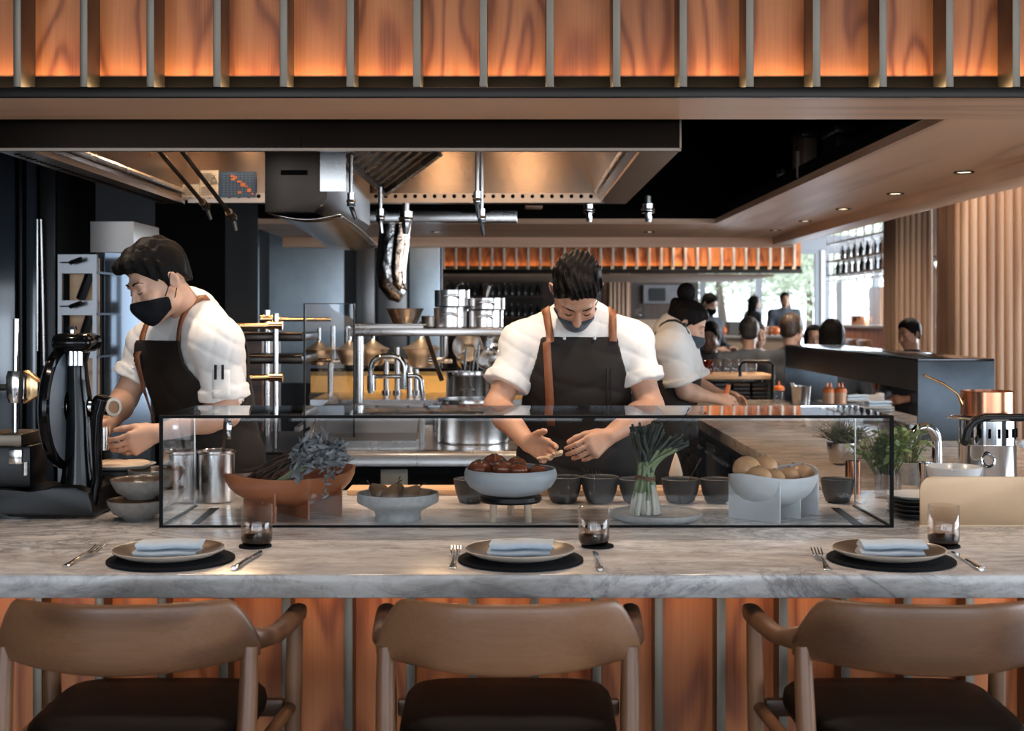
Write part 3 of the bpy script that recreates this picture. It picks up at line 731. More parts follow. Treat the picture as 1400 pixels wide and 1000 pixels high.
# boat bowls on three upright fins
def boat(name,label,loc,rz,L,Wd,h,zb,mat,fins,fw):
    t = thing(name,label,'bowl',loc,rz)
    def rings(off,z0):
        out=[]
        for k in range(9):
            u = k/8; s = math.sin(u*PI/2)
            z = z0+(h-z0)*(1-math.cos(u*PI/2))
            out.append([((L*s*1.0-off*.6)*math.cos(a)*(1.0), (Wd*(s**.75)-off*.6)*math.sin(a), z+.018*(abs(math.cos(a))**3)*u*u) for a in [2*PI*q/48 for q in range(48)]])
        return out
    o = rings(0,zb); i = rings(.012,zb+.010)
    for ring in o+i:
        pass
    g = G(); g.loft([[ (x*.05,y*.05,zb) for x,y,z in o[1]]]+o[1:]+i[::-1][:-1]+[[(x*.05,y*.05,zb+.010) for x,y,z in i[1]]]); g.done('hull',mat,t,world=False,smooth=60)
    for x in fins:
        sl = math.sqrt(max(.05,1-(x/L)**2)); yw = fw
        g = G()
        def zt(y):
            q = (abs(y)/(Wd))**2+(x/L)**2
            if q >= .97: return h-.004
            return zb+(h-zb)*(1-math.sqrt(1-q))+.004
        ys = [-yw+2*yw*k/24 for k in range(25)]
        g.prism([(-yw,0),(yw,0)]+[(y,min(h-.004,zt(y))) for y in ys[::-1]],'x',x-.003,x+.003); g.done('fin_leg',mat,t,world=False)
    return t
boat('boat_bowl','terracotta orange boat shaped bowl on three fins holding dried sage in the case',(-.628,3.745,CT),math.radians(38),.200,.120,.117,.030,M_terra,(-.10,.005,.11),.092)
boat('boat_bowl','pale grey boat shaped bowl on three fins holding onions in the case',(.745,3.745,CT),math.radians(48),.172,.106,.118,.030,M_greyboat,(-.105,.005,.105),.082)
# dried sage bunches in the orange bowl
def sage():
    t = thing('sage_bunch','bunch of dried grey-purple sage lying in the orange bowl','herb',tuple(W(400,672,3.69)))
    rnd = random.Random(3); g = G()
    for k in range(44):
        a = W(332+rnd.random()*50,657-rnd.random()*14,3.66+rnd.random()*.07); b = W(392+rnd.random()*58,630-rnd.random()*16,3.67+rnd.random()*.08)
        a.z = max(a.z,CT+.09)
        g.tube([a,(a+b)/2+Vector((0,0,.008*rnd.random())),b],.0026+.0012*rnd.random(),6)
    g.done('stalks',M_stem,t)
    g = G()
    for k in range(4):
        a = W(372+6*k,662-k,3.64+.01*k); b = W(418+9*k,632-3*k,3.67); g.tube([a,(a+b)/2,b],.0026,6)
    g.done('green_stalks',M_green,t)
    g = G()
    def leafc(c,s):
        u = Vector((rnd.gauss(0,1),rnd.gauss(0,1),rnd.gauss(0,.8))).normalized(); v = u.orthogonal().normalized(); v = Matrix.Rotation(rnd.random()*6.3,3,u) @ v; n = u.cross(v)
        P=[c-u*s, c-u*s*.3+v*s*.34+n*s*.1, c+u*s*.4+v*s*.3+n*s*.12, c+u*s+n*s*.25, c+u*s*.4-v*s*.3+n*s*.12, c-u*s*.3-v*s*.34+n*s*.1]
        m=[c-u*s*.3-n*s*.1, c+u*s*.4-n*s*.08]
        vs=[g.V(p) for p in P]; ms_=[g.V(p) for p in m]
        for q in ([0,1],[1,2],[2,3],[3,4],[4,5],[5,0]):
            i,j=q; mm = ms_[0] if i in (0,5) or (i==0) else ms_[1]
            g.Fc([vs[i],vs[j],mm])
        g.Fc([vs[1],ms_[1],ms_[0]]); g.Fc([vs[4],ms_[0],ms_[1]])
    for k in range(330):
        u = rnd.random()
        px = 404+62*u+rnd.gauss(0,5); py = 637-22*math.sin(min(1,u*1.2)*PI*.8)+rnd.gauss(0,9)
        if px > 478: py = min(py+6, 660)
        leafc(W(px,min(py,660-(.0 if px>455 else 0)),3.68+rnd.gauss(0,.035)), .015+.015*rnd.random())
    for k in range(16): leafc(W(446+rnd.gauss(0,2),650+2.0*k,3.60), .011)
    for k in range(12): leafc(W(438+rnd.gauss(0,2),612+2.6*k,3.68), .010)
    g.done('leaves',M_sage,t,smooth=60)
sage()
# shallow pedestal bowl with pears
t = bowl('pedestal_bowl','shallow pale grey pedestal bowl with pears in the case','bowl',(wx(544,3.69),3.69,CT),[(.066,0),(.063,.012),(.066,.024),(.092,.038),(.112,.048),(.1145,.054),(.1145,.074)],M_grey)
def pear(c,lab,rx,ry):
    c=Vector(c); R=Euler((rx,ry,0)).to_matrix()
    t=thing('pear',lab,'pear',tuple(c),group='pears in the pedestal bowl')
    g=G(); g.lathe([(0,-.026),(.012,-.025),(.024,-.012),(.0265,.0),(.023,.013),(.015,.027),(.010,.037),(0,.041)],c,20,tilt=R); g.done('flesh',M_pear,t,smooth=60)
    g=G(); g.tube([c+R@Vector((0,0,.038)),c+R@Vector((.002,0,.05)),c+R@Vector((.006,0,.058))],[.002,.0015,.0022],6); g.done('stem',M_stem,t)
for i,(px,py,Y,rx,ry) in enumerate([(520,678,3.67,-.5,-1.0),(533,683,3.655,-.3,.5),(545,681,3.70,.3,0),(560,682,3.67,-.4,.8),(571,683,3.69,.2,1.2)]):
    pear(W(px,py-3,Y),['brown pear at the left end of the pedestal bowl','brown pear second from left in the pedestal bowl','upright brown pear in the middle of the pedestal bowl','leaning brown pear right of the middle one','brown pear at the right end of the pedestal bowl'][i],rx,ry)
# large blue-grey bowl on a black tripod stand
bx,by = wx(698,3.69),3.69
st = thing('tripod_stand','black ring stand on short wooden legs under the large blue-grey bowl','stand',(bx,by,CT))
g = G(); g.lathe([(.055,.050),(.084,.050),(.088,.056),(.086,.066),(.060,.066),(.055,.050)],(0,0,0),40); g.done('ring',M_blkm,st,world=False)
for a in (-2.28,-.86,1.57,.6+1.9):
    if a == .6+1.9: continue
    G().cyl((.076*math.cos(a),.076*math.sin(a),0),(.072*math.cos(a),.072*math.sin(a),.052),.0095,.0105,14).done('leg',wood('pale_leg',srgb(150,120,95),srgb(196,170,145),srgb(210,186,160),.5,'z'),st,world=False)
G().lathe([(0,.058),(.056,.058),(.056,.064),(0,.064)],(0,0,0),32).done('disc',M_blkm,st,world=False)
bowl('large_bowl','large blue-grey bowl of glossy brown tomatoes raised on a tripod stand','bowl',(bx,by,CT+.0665),[(.050,0),(.085,.008),(.115,.026),(.129,.048),(.130,.062),(.126,.075)],M_bluegrey,56)
def tomato(px,py,Y,r,lab,ph):
    c = W(px,py,Y); t = thing('heirloom_tomato',lab,'tomato',tuple(c),group='tomatoes in the large bowl')
    g = G(); rows=[]
    for k in range(1,12):
        a = PI*k/12
        rows.append([c+Vector((r*math.sin(a)*(1+.10*abs(math.sin(4*q+ph))-.05)*math.cos(q), r*math.sin(a)*(1+.10*abs(math.sin(4*q+ph))-.05)*math.sin(q), -r*.78*math.cos(a)-(.25*r*max(0,-math.cos(a)-.6) if False else 0))) for q in [2*PI*j/40 for j in range(40)]])
    g.loft(rows); g.done('flesh',M_tomato,t,smooth=60)
    z = c.z+r*.74
    g = G()
    for j in range(5):
        a = 2*PI*j/5+ph; g.tube([(c.x,c.y,z),(c.x+r*.25*math.cos(a),c.y+r*.25*math.sin(a),z+.002),(c.x+r*.42*math.cos(a),c.y+r*.42*math.sin(a),z-.003)],[.003,.0025,.001],5,.4)
    g.done('calyx',M_stem,t)
for args in [(656,642,3.70,.034,'brown tomato at the left end of the large bowl',.3),(676,634,3.73,.034,'topmost brown tomato at the back of the large bowl',1.0),(688,641,3.66,.031,'striped brown tomato at the front of the large bowl',.5),(706,636,3.72,.029,'brown tomato behind the front ones in the large bowl',.1),(709,643,3.645,.027,'small reddish tomato at the front right of the heap',.8),(735,646,3.69,.027,'lone reddish tomato by the right rim of the large bowl',.6)]:
    tomato(*args)
# row of charcoal bowls behind the case
pf = lambda r,h: [(r*.55,0),(r*.70,h*.08),(r*.88,h*.45),(r*.97,h*.85),(r,h)]
for i,(x0,x1,top,mat,lab) in enumerate([(620,667,655,M_charcoal,'charcoal bowl behind the large bowl, left end of the row'),(745,796,652,M_charcoal,'charcoal bowl just right of the large blue-grey bowl'),(794,846,652,M_charcoal,'charcoal bowl directly below the middle chef’s right-hand fingers, with sprigs'.replace('’s','').replace(' below the middle chef right-hand fingers','below the held morsel')),(849,878,655,M_charcoal,'charcoal bowl mostly hidden behind the scallions'),(904,957,655,M_charcoal,'charcoal bowl right of the scallions with a wooden spoon in it'),(957,1002,655,M_charcoal,'charcoal bowl between the spoon bowl and the onions'),(1122,1168,655,M_charcoal,'charcoal bowl right of the onions, at the end of the case')]):
    Y = 4.02; x = wx((x0+x1)/2,Y); r = (x1-x0)/2*Y/F
    if i == 3: x = wx(870,Y); r = .055
    if i == 2: lab = 'charcoal bowl with a fine sprig, second right of the large bowl'
    bowl('charcoal_bowl',lab,'bowl',(x,Y,CT),pf(r,wz(top,Y-r*.0)-CT),M_charcoal,36,group='charcoal bowls behind the case')
spoon_in((wx(936,4.0),4.02,CT+.04),W(958,628,4.0),'wooden spoon leaning in the charcoal bowl right of the scallions',M_stem,.005)
spoon_in((wx(1070,4.3),4.1,CT+.06),W(1084,633,4.08),'dark spoon poking up behind the onions',M_stem,.005)
g = G()
for k in range(5): g.tube([W(806+3*k,655,4.02),W(800+5*k,645,4.02),W(795+7*k,640+2*k,4.02)],.0012,5)
tag(g.done('herb_sprig',M_stem),'fine dark herb sprig in a charcoal bowl below the chef hands','herb')
g = G()
g.lathe([(0,-.02),(.018,-.018),(.022,0),(.014,.03),(.004,.06),(0,.066)],W(924,648,4.12),20); tag(g.done('garlic_bulb',plain('garlic',(.66,.50,.36),.6)),'pale pointed garlic bulb behind the wooden spoon bowl','garlic')
# scallions standing on a plate
sx,sy = wx(882,3.70),3.70
pl = thing('grey_plate','wide flat grey stoneware plate under the standing scallions','plate',(wx(897,3.69),3.69,CT))
g = G(); g.lathe([(0,0),(.105,0),(.122,.006),(.128,.014),(.1275,.021),(.124,.022),(.119,.015),(.10,.0105),(0,.0105)],(0,0,0),64); g.done('body',M_grey,pl,world=False,smooth=50)
sb = thing('scallion_bunch','upright bunch of scallions tied with twine standing on a grey plate','vegetable',(sx,sy,CT+.0108))
rnd = random.Random(11)
gw,gg,gd = G(),G(),G()
for k in range(64):
    a = rnd.random()*2*PI; rr = .036*math.sqrt(rnd.random()); base = Vector((1.15*rr*math.cos(a),1.15*rr*math.sin(a),rnd.random()*.006))
    tie = Vector((.60*rr*math.cos(a+.3),.60*rr*math.sin(a+.3),.105))
    kind = rnd.random()
    if kind < .25: top = Vector((.065+.06*rnd.random(),rnd.gauss(0,.025),.185+.045*rnd.random()))
    else: top = Vector((-.045+.10*rnd.random(),rnd.gauss(0,.035),.225+.035*rnd.random()))
    dv = (tie-base)
    m1 = tie+Vector((dv.x*.2,dv.y*.2,.045)); 
    P = []
    for j in range(13):
        t = j/12
        if t < .42: q = t/.42; p = base.lerp(tie,q)+Vector((0,0,0))
        else:
            q = (t-.42)/.58; c1 = tie+(tie-base)*.45; p = tie*(1-q)**2+c1*2*q*(1-q)+top*q*q
        P.append(Vector((sx,sy,CT+.0117))+p+Vector((.0015*math.sin(3*j+k),.0015*math.cos(2*j+k),0)))
    r0 = .0046+.0022*rnd.random(); i1 = rnd.choice((2,3,3,4)); i2 = rnd.choice((6,7,8,8)) if kind >= .25 else rnd.choice((10,11,11))
    gw.tube(P[:i1+1],[r0*.85]+[r0*1.1]+[r0]*(i1-1),8)
    gg.tube(P[i1:i2+1],[r0]*(i2-i1+1),8)
    gd.tube(P[i2:],[r0]*(len(P)-i2-1)+[r0*.7],8)
gw.done('white_stalks',M_scwhite,sb,smooth=60); gg.done('green_stalks',M_green,sb,smooth=60); gd.done('dark_tips',M_dkgreen,sb,smooth=60)
g = G()
for k in range(2):
    g.tube([Vector((sx,sy,CT+.112+.006*k))+Vector((.027*math.cos(q),.027*math.sin(q),.003*math.sin(2*q))) for q in [2*PI*j/24 for j in range(25)]],.003,6)
g.done('twine_tie',M_twine,sb)
# onions in the pale boat bowl
def onion(px,py,Y,r,lab):
    c = W(px,py,Y); t = thing('onion',lab,'onion',tuple(c),group='onions in the pale boat bowl')
    G().ell(c,(r,r,r*.94),24,16).done('flesh',M_bun,t,smooth=80)
    G().tube([c+Vector((0,0,r*.92)),c+Vector((.002,0,r*1.02))],[.004,.0015],8).done('neck',M_pear,t)
for a in [(1021,642,3.73,.040,'large pale onion at the top left of the heap'),(1046,640,3.80,.037,'large onion at the back of the heap, second from left'),(1037,655,3.69,.038,'onion at the front left, half sunk in the pale bowl'),(1059,655,3.735,.030,'small greyish onion in the middle of the pale bowl'),(1078,653,3.78,.032,'reddish onion right of the small greyish one'),(1097,650,3.825,.033,'onion at the right end of the pale bowl')]: onion(*a)
# stacked stoneware bowls at the left end of the case
pb = lambda r,h: [(r*.45,0),(r*.50,h*.1),(r*.80,h*.35),(r*.97,h*.8),(r,h)]
bx_,by_ = wx(186,3.70),3.70
M_stack = plain('taupe_stoneware',(.20,.185,.17),.5,0,var=.25,vs=60)
def sbowl(x,y,z,lab): return bowl('stoneware_bowl',lab,'bowl',(x,y,z),pb(.084,.055),M_stack,44,mat_in=M_plate,group='stacked stoneware bowls')
sbowl(wx(188,3.69),3.69,CT,'lower of two stacked grey stoneware bowls left of the case')
sbowl(wx(193,3.70),3.70,CT+.057,'upper grey stoneware bowl stacked left of the case')
sbowl(wx(214,3.93),3.93,CT,'lower grey stoneware bowl behind the front stack, beside the canisters'); sbowl(wx(214,3.93),3.93,CT+.057,'upper grey stoneware bowl behind the front stack, beside the canisters')
# round riser with a plated flatbread, left of the chef's hands
r_ = thing('round_riser','dark round riser on the counter under the plated flatbread','stand',(wx(166,4.02),4.02,CT))
G().lathe([(0,0),(.06,0),(.06,.01),(.035,.02),(.035,.085),(.10,.092),(.10,.102),(0,.102)],(0,0,0),40).done('body',M_charcoal,r_,world=False)
p_ = thing('serving_plate','grey serving plate on a dark riser below the left chef hands','plate',(wx(166,4.02),4.02,CT+.1025))
G().lathe([(0,0),(.07,0),(.098,.010),(.103,.016),(.099,.017),(.07,.006),(0,.006)],(0,0,0),48).done('body',M_grey,p_,world=False)
g = G(); rows=[]
for k in range(5):
    u=[.2,.75,.98,.93,.3][k]; z=[.007,.007,.013,.021,.025][k]
    rows.append([(wx(165,4.02)+u*(.088+.006*math.sin(3*q))*math.cos(q),4.02+u*.085*math.sin(q),CT+.103+z+.002*math.sin(5*q+k)) for q in [2*PI*j/36 for j in range(36)]])
g.loft(rows); tag(g.done('flatbread',plain('pale_bread',(.62,.46,.32),.7,var=.12,vs=30)),'pale flat bread on the grey plate below the left chef hands','bread')
# ------------------------------------------------------------------ right end of the counter
scr = thing('brass_screen','brushed brass upright screen with rounded corner on the counter, right edge','screen',(wx(1330,3.56),3.56,CT))
x0,x1,z1,rr = wx(1258,3.55),wx(1440,3.55),wz(652,3.55),.035
ps = [(x0,CT+.006),(x1,CT+.006),(x1,z1)]+[(x0+rr-rr*math.sin(a),z1-rr+rr*math.cos(a)) for a in [PI/2*k/8 for k in range(9)]]
G().prism(ps,'y',3.55,3.556,.001).done('sheet',M_goldscreen,scr)
G().box(x0,x1,3.5565,3.60,CT,CT+.006).done('foot',M_goldscreen,scr)
for k in range(5):
    n = ['lowest','second lowest','middle','second highest','top'][k]
    g = G(); r=.088; g.lathe([(0,0),(r*.6,0),(r*.9,.009),(r,.015),(r*.98,.0165),(r*.7,.0065),(0,.0055)],(0,0,0),44)
    o = g.done('side_plate',M_white if k == 4 else M_charcoal,None,world=False,smooth=50); o.location=(wx(1256,3.73),3.73,CT+.0125*k)
    tag(o,'%s plate of the stack between the case and the brass screen'%n,'plate',group='stacked plates by the brass screen')
bowl('white_bowl','white bowl peeping over the brass screen below the steel burner','bowl',(wx(1304,4.0),4.0,CT),[(.04,0),(.05,.03),(.072,.075),(.084,.112)],M_white,40)
# polished pot burner with copper pan
Yb = 4.12; pxm = 1350; bxx = wx(pxm,Yb); rb = wx(1388,Yb)-bxx
pot = thing('pot_burner','polished steel pot shaped burner with rivets on the counter, far right','burner',(bxx,Yb,CT))
h1 = wz(606,Yb)-CT; h2 = wz(573,Yb)-CT
G().lathe([(0,0),(rb*.9,0),(rb,.01),(rb,h1-.004),(rb+.003,h1),(0,h1)],(0,0,0),48).done('lower_body',M_chrome,pot,world=False)
G().lathe([(0,h1),(rb*.98,h1),(rb*.98,h2-.002),(0,h2)],(0,0,0),48).done('upper_body',M_chrome,pot,world=False)
for k in range(7):
    a = -2.5+.33*k
    G().tube([((rb*.982)*math.cos(a),(rb*.982)*math.sin(a),h1+.022),((rb*.982)*math.cos(a),(rb*.982)*math.sin(a),h1+.050)],.0045,8).done('vent_hole',M_void,pot,world=False)
g=G(); g.tube([(-.03+.02*math.cos(q),-rb*1.01,h1*.72+.02*math.sin(q)) for q in [2*PI*j/20 for j in range(21)]],.004,8); g.done('dial_ring',M_chrome,pot,world=False)
g=G(); g.ell((rb+.02,-.01,h1-.002),(.012,.012,.014),12,8); g.cyl((rb-.003,-.01,h1-.002),(rb+.014,-.01,h1-.002),.004,n=8); g.done('side_knob',M_white,pot,world=False)
tr = thing('trivet','flat round steel grid between the burner and the copper pan','trivet',(bxx,Yb,CT+h2+.0008))
g=G(); rt=wx(1398,Yb)-bxx
g.tube([(rt*math.cos(q),rt*math.sin(q),.004) for q in [2*PI*j/40 for j in range(41)]],.0035,8)
for k in range(7):
    y=-rt*.85+rt*1.7*k/6; x=math.sqrt(rt*rt-y*y); g.tube([(-x,y,.004),(x,y,.004)],.002,6)
g.tube([(-rt,.0,.004),(-rt-.025,-.02,.006)],.0035,6); g.done('grid',M_steel,tr,world=False)
cp = thing('copper_saucepan','copper saucepan with long handle on the steel burner, far right','pan',(bxx,Yb,CT+h2+.009))
rc_ = rb*.92; hc=wz(535,Yb)-(CT+h2+.009)
g=G(); g.lathe([(0,0),(rc_-.004,0),(rc_,.004),(rc_,hc),(rc_+.002,hc+.001),(rc_-.003,hc+.001),(rc_-.003,.006),(0,.006)],(0,0,0),52); g.done('body',M_copper,cp,world=False)
hp = W(1316,545,Yb)-Vector((bxx,Yb,CT+h2+.009)); he = W(1263,513,Yb-.03)-Vector((bxx,Yb,CT+h2+.009))
g=G(); g.tube([hp+Vector((.01,0,-.04)),hp+Vector((-.004,0,-.012)),hp*.93+he*.07+Vector((-.008,0,.01)),hp*.5+he*.5+Vector((0,0,.010)),he],[.011,.008,.006,.0065,.0055],10,.7); g.done('handle',M_brass,cp,world=False)
g=G()
for dz in (-.028,-.045): g.ell(hp+Vector((.006,-.004,dz)),(.008,.008,.008),10,6)
g.done('rivet',M_brass,cp,world=False)
g=G(); yb_=Yb-rb-.012
g.tube([Vector((wx(1322,yb_),Yb-rb*.9,wz(606,yb_))),W(1321,600,yb_),W(1323,588,yb_),W(1331,577,yb_),W(1345,571.5,yb_),W(1420,571,yb_)],.0125,12); o=g.done('black_handle',M_blkm,pot)
# herb pots
def leafmesh(g,c,u,n,s,w=.55):
    u=u.normalized(); v=n.cross(u).normalized()
    pts=[c, c+u*s*.35+v*s*w*.45, c+u*s*.7+v*s*w*.38, c+u*s-n*s*.12, c+u*s*.7-v*s*w*.38, c+u*s*.35-v*s*w*.45]
    mid=[c+u*s*.35+n*-s*.06,c+u*s*.7-n*s*.08]
    a=[g.V(p) for p in pts]; m=[g.V(p) for p in mid]
    for q in ([0,1],[5,0]): g.Fc([a[q[0]],a[q[1]],m[0]])
    g.Fc([a[1],a[2],m[1],m[0]]); g.Fc([a[4],a[5],m[0],m[1]]); g.Fc([a[2],a[3],m[1]]); g.Fc([a[3],a[4],m[1]])
def herbplant(t,base,rx,rz,n,s,seed,mat,stem=True,w=.55):
    rnd=random.Random(seed); base=Vector(base); g=G(); gs=G()
    for k in range(n//6):
        d=Vector((rnd.gauss(0,1)*rx,rnd.gauss(0,1)*rx*.8,rz*(.45+.6*rnd.random()))); tip=base+d
        P=[base+Vector((d.x*.25,d.y*.25,0)),base+d*.6+Vector((0,0,.01)),tip]
        gs.tube(P,[.0022,.0018,.0012],5)
        for j in range(6):
            q=.35+.65*rnd.random(); c=base+d*q
            u=Vector((rnd.gauss(0,1),rnd.gauss(0,1),rnd.gauss(.1,.5))); nn=Vector((rnd.gauss(0,.4),rnd.gauss(0,.4),1)).normalized()
            leafmesh(g,c,u,nn,s*(.6+.6*rnd.random()),w)
    gs.done('stems',M_stem if not stem else plain('green_stem',(.14,.17,.07),.6),t); g.done('leaves',mat,t,smooth=60)
pt = bowl('herb_pot','small steel bowl of rosemary on the side counter behind the case','plant',(wx(1151,5.05),5.05,CT),[(.03,0),(.045,.012),(.056,.06),(.058,.085)],M_steel,32)
rnd=random.Random(5); g=G()
cb=Vector((wx(1153,5.05),5.05,CT+.08))
for k in range(170):
    d=Vector((rnd.gauss(0,.6),rnd.gauss(0,.5),.7+rnd.random()*.6)).normalized()*(.06+.06*rnd.random()); b0=cb+Vector((rnd.gauss(0,.018),rnd.gauss(0,.018),-.01))
    tip=b0+d+Vector((d.x*.2,0,-.012)); g.tube([b0,b0+d*.55,tip],[.0012,.0013,.0008],4)
    for j in range(5):
        q=.4+.6*rnd.random(); c=b0+d*q; u=(d.normalized()+Vector((rnd.gauss(0,.8),rnd.gauss(0,.8),rnd.gauss(0,.5))))*.010; g.tube([c,c+u],[.0012,.0006],3)
g.done('sprigs',M_leafd,pt)
G().lathe([(0,0),(.026,0),(.026,.13),(.023,.13),(.023,.01),(0,.01)],(0,0,0),28)
ct_ = thing('copper_cup','slim copper cup on the counter behind the right end of the case','cup',(wx(1166,4.22),4.22,CT))
G().lathe([(0,0),(.024,0),(.024,.105),(.021,.105),(.021,.01),(0,.01)],(0,0,0),28).done('body',M_copper,ct_,world=False)
bp = thing('basil_pot','bushy basil in a clear glass beaker at the right end of the case','plant',(wx(1214,4.12),4.12,CT))
G().lathe([(0,0),(.040,0),(.044,.09),(.0425,.09),(.039,.008),(0,.008)],(0,0,0),36).done('beaker',M_clear,bp,world=False)
herbplant(bp,(wx(1210,4.12),4.12,CT+.075),.055,.15,330,.034,8,M_leaf)
bp2 = bowl('herb_pot','small grey pot of pale leafy herb beside the chrome tap','plant',(wx(1246,4.45),4.45,CT),[(.032,0),(.038,.02),(.046,.075)],M_grey,30)
herbplant(bp2,(wx(1243,4.45),4.45,CT+.07),.045,.13,110,.032,12,plain('pale_basil_leaf',(.27,.33,.17),.5,var=.3,vs=30))
# chrome arch tap and a steel cup
tp = thing('chrome_tap','chrome arched tap on the side counter beside the herbs','tap',(wx(1284,4.7),4.7,CT))
a0=Vector((wx(1281,4.7),4.7,CT)); a1=W(1281,605,4.7); 
pts=[a0,a1]+[Vector((a1.x-.048+.048*math.cos(q),4.7-.02*(q/PI),a1.z+.055*math.sin(q))) for q in [PI*k/12 for k in range(1,13)]]; pts.append(pts[-1]-Vector((0,0,.03)))
G().tube(pts,[.020,.018]+[.017]*(len(pts)-2),14).done('spout',M_chrome,tp)
G().lathe([(0,CT),(.028,CT),(.026,CT+.012),(0,CT+.012)],(a0.x,4.7,0),24).done('base',M_chrome,tp)
sc_ = thing('steel_cup','small fluted steel cup beside the chrome tap','cup',(wx(1266,4.35),4.35,CT))
G().lathe([(0,0),(.026,0),(.024,.02),(.028,.085),(.025,.085),(.021,.02),(0,.015)],(0,0,0),18).done('body',M_chrome,sc_,world=False)
# ================================================================== the dark left kitchen wall and its steel panels
YW = 11.2
kw = struct(G().box(-4.9,wx(604,YW),YW,YW+.12,0,3.7).done('wall_kitchen', M_dark))
for i,(a,b,m) in enumerate([(312,354,M_blue),(368,470,M_blue),(487,512,steel('grey_panel_steel',(.30,.29,.29),.3,'z',.05)),(517,556,steel('grey_panel_steel',(.30,.29,.29),.3,'z',.05)),(560,601,M_blue)]):
    G().box(wx(a,YW-.03),wx(b,YW-.03),YW-.03,YW-.001,.9,2.25,.003).done('steel_panel', m, kw)
pil = struct(G().box(wx(212,7.0),wx(308,7.0),7.0,7.9,0,3.7).done('trim_7', M_void))
# tall glossy dark cabinets at the far left
def tallcab(px0,px1,Y,lab,mat,d=.6):
    t = thing('tall_cabinet',lab,'cabinet',((wx(px0,Y)+wx(px1,Y))/2,Y,0))
    G().box(wx(px0,Y),wx(px1,Y),Y+.02,Y+d,0,2.4).done('body',M_void,t)
    d_ = G().box(wx(px0,Y)+.006,wx(px1,Y)-.006,Y,Y+.019,.1,2.35,.003).done('door',mat,t)
    return t,d_
M_gloss = plain('glossy_blue_black',(.035,.042,.052),.12,.2,var=.2,vs=1.5,coat=.4)
tallcab(-60,22,6.3,'glossy blue-black tall cabinet at the far left edge',M_gloss)
tallcab(23.5,32,6.3,'narrow matt black tall filler cabinet left of the door with a handle',M_blkm)
t,d_ = tallcab(34,52,6.3,'slim glossy tall cabinet with a thin handle, far left',M_gloss)
G().tube([W(51,300,6.27),W(51,480,6.27)],.006,8).done('handle',M_steel,d_)
t,d_ = tallcab(53,76,6.25,'dark tall cabinet beside the open stainless rack',M_blkm)
G().tube([W(56,300,6.22),W(60,500,6.22)],.006,8).done('handle',M_steel,d_)
# open stainless rack cabinet
Yr = 5.9
rk = thing('steel_rack','open stainless rack cabinet with wooden backs and black props, behind the slicer','rack',(wx(105,Yr),Yr,0))
xa_,xb_ = wx(79,Yr),wx(132,Yr)
for x in (xa_,xb_-.018): G().box(x,x+.018,Yr,Yr+.02,0,wz(348,Yr)).done('front_post',M_rack,rk)
for x in (xa_,xb_-.018): G().box(x,x+.018,Yr+.48,Yr+.5,0,wz(348,Yr)).done('rear_post',M_rack,rk)
for a,b in ((348,374),(411,431),(475,490)): G().box(xa_,xb_,Yr+.001,Yr+.5,wz(b,Yr),wz(b-3,Yr)).box(xa_+.018,xb_-.018,Yr+.002,Yr+.012,wz(b,Yr),wz(a,Yr)).done('shelf',M_rack,rk)
G().box(xa_+.02,xb_-.02,Yr+.10,Yr+.112,.3,wz(352,Yr)).done('wooden_back',M_board,rk)
for k,(a,b) in enumerate(((374,411),(432,474))):
    g=G(); p=W(110,b-1,Yr+.06); q=W(123,a+1,Yr+.06); g.tube([p,q],.022,4); g.done('black_prop',M_blkm,rk)
for k,(a) in enumerate((357,417)):
    g=G(); g.tube([W(82,a+2,Yr-.02),W(100,a+2,Yr-.03)],.003,6); g.tube([W(96,a+2.5,Yr-.03),W(111,a-3,Yr-.05)],.010,8); g.done('latch_handle',M_blkm,rk)
for k in range(10): pass
bx = thing('steel_wall_box','brushed steel box with sloping underside hung above the open rack','box',(wx(152,5.6),5.6,wz(348,5.6)))
G().prism([(5.6,wz(345,5.6)),(5.6,wz(303,5.6)),(6.0,wz(303,5.6)),(6.0,wz(340,5.6))],'x',wx(123,5.6),wx(183,5.6),.003).done('body',plain('satin_steel',(.24,.225,.215),.42,.9,var=.06),bx)
gp = thing('glossy_partition','upright glossy blue-black partition left of the left chef’s head'.replace('’s',''),'partition',(wx(160,6.1),6.1,0))
G().box(wx(143,6.1),wx(206,6.1),6.1,6.12,0,wz(345,6.1)).done('sheet',plain('mirror_blue_black',(.20,.24,.29),.16,.75,var=.05,vs=1),gp)
G().box(wx(140.5,6.1),wx(143,6.1),6.09,6.13,0,wz(345,6.1)).done('edge_post',M_blkm,gp)
# ================================================================== cooking range behind the chefs
RY0,RY1 = 5.45,6.75; RZ = .911
rx0,rx1 = wx(418,5.45),wx(720,5.45)
rg = thing('cooking_range','long stainless cooking range with a grill plate behind the middle chef','range',((rx0+rx1)/2,5.9,0))
G().box(rx0,rx1,RY0+.05,RY1,.1,RZ-.07).done('cabinet_body',M_void,rg)
g=G(); g.prism([(RY0,RZ-.065),(RY0,RZ-.02),(RY0+.012,RZ-.004),(RY0+.03,RZ),(RY0+.06,RZ),(RY0+.06,RZ-.07)],'x',rx0,wx(570,5.45)-.001); g.prism([(RY0,RZ-.065),(RY0,RZ-.02),(RY0+.012,RZ-.004),(RY0+.03,RZ),(RY0+.06,RZ),(RY0+.06,RZ-.07)],'x',wx(570,5.45)+.001,rx1); g.done('front_rail',M_steel,rg)
G().box(rx0,rx1,RY0+.06,RY1,RZ-.07,RZ-.001).done('top_plate',M_steel,rg)
G().box(wx(520,5.48),wx(557,5.48),5.485,5.499,wz(666,5.49),wz(642,5.49),.004).done('white_tag',plain('pale_plastic_tag',(.5,.47,.42),.5),rg)
gr = thing('griddle','dark flat griddle with raised stainless splash guards on the cooking range','griddle',(wx(500,5.9),5.9,RZ))
ga,gb = wx(430,5.6),wx(571,5.6)
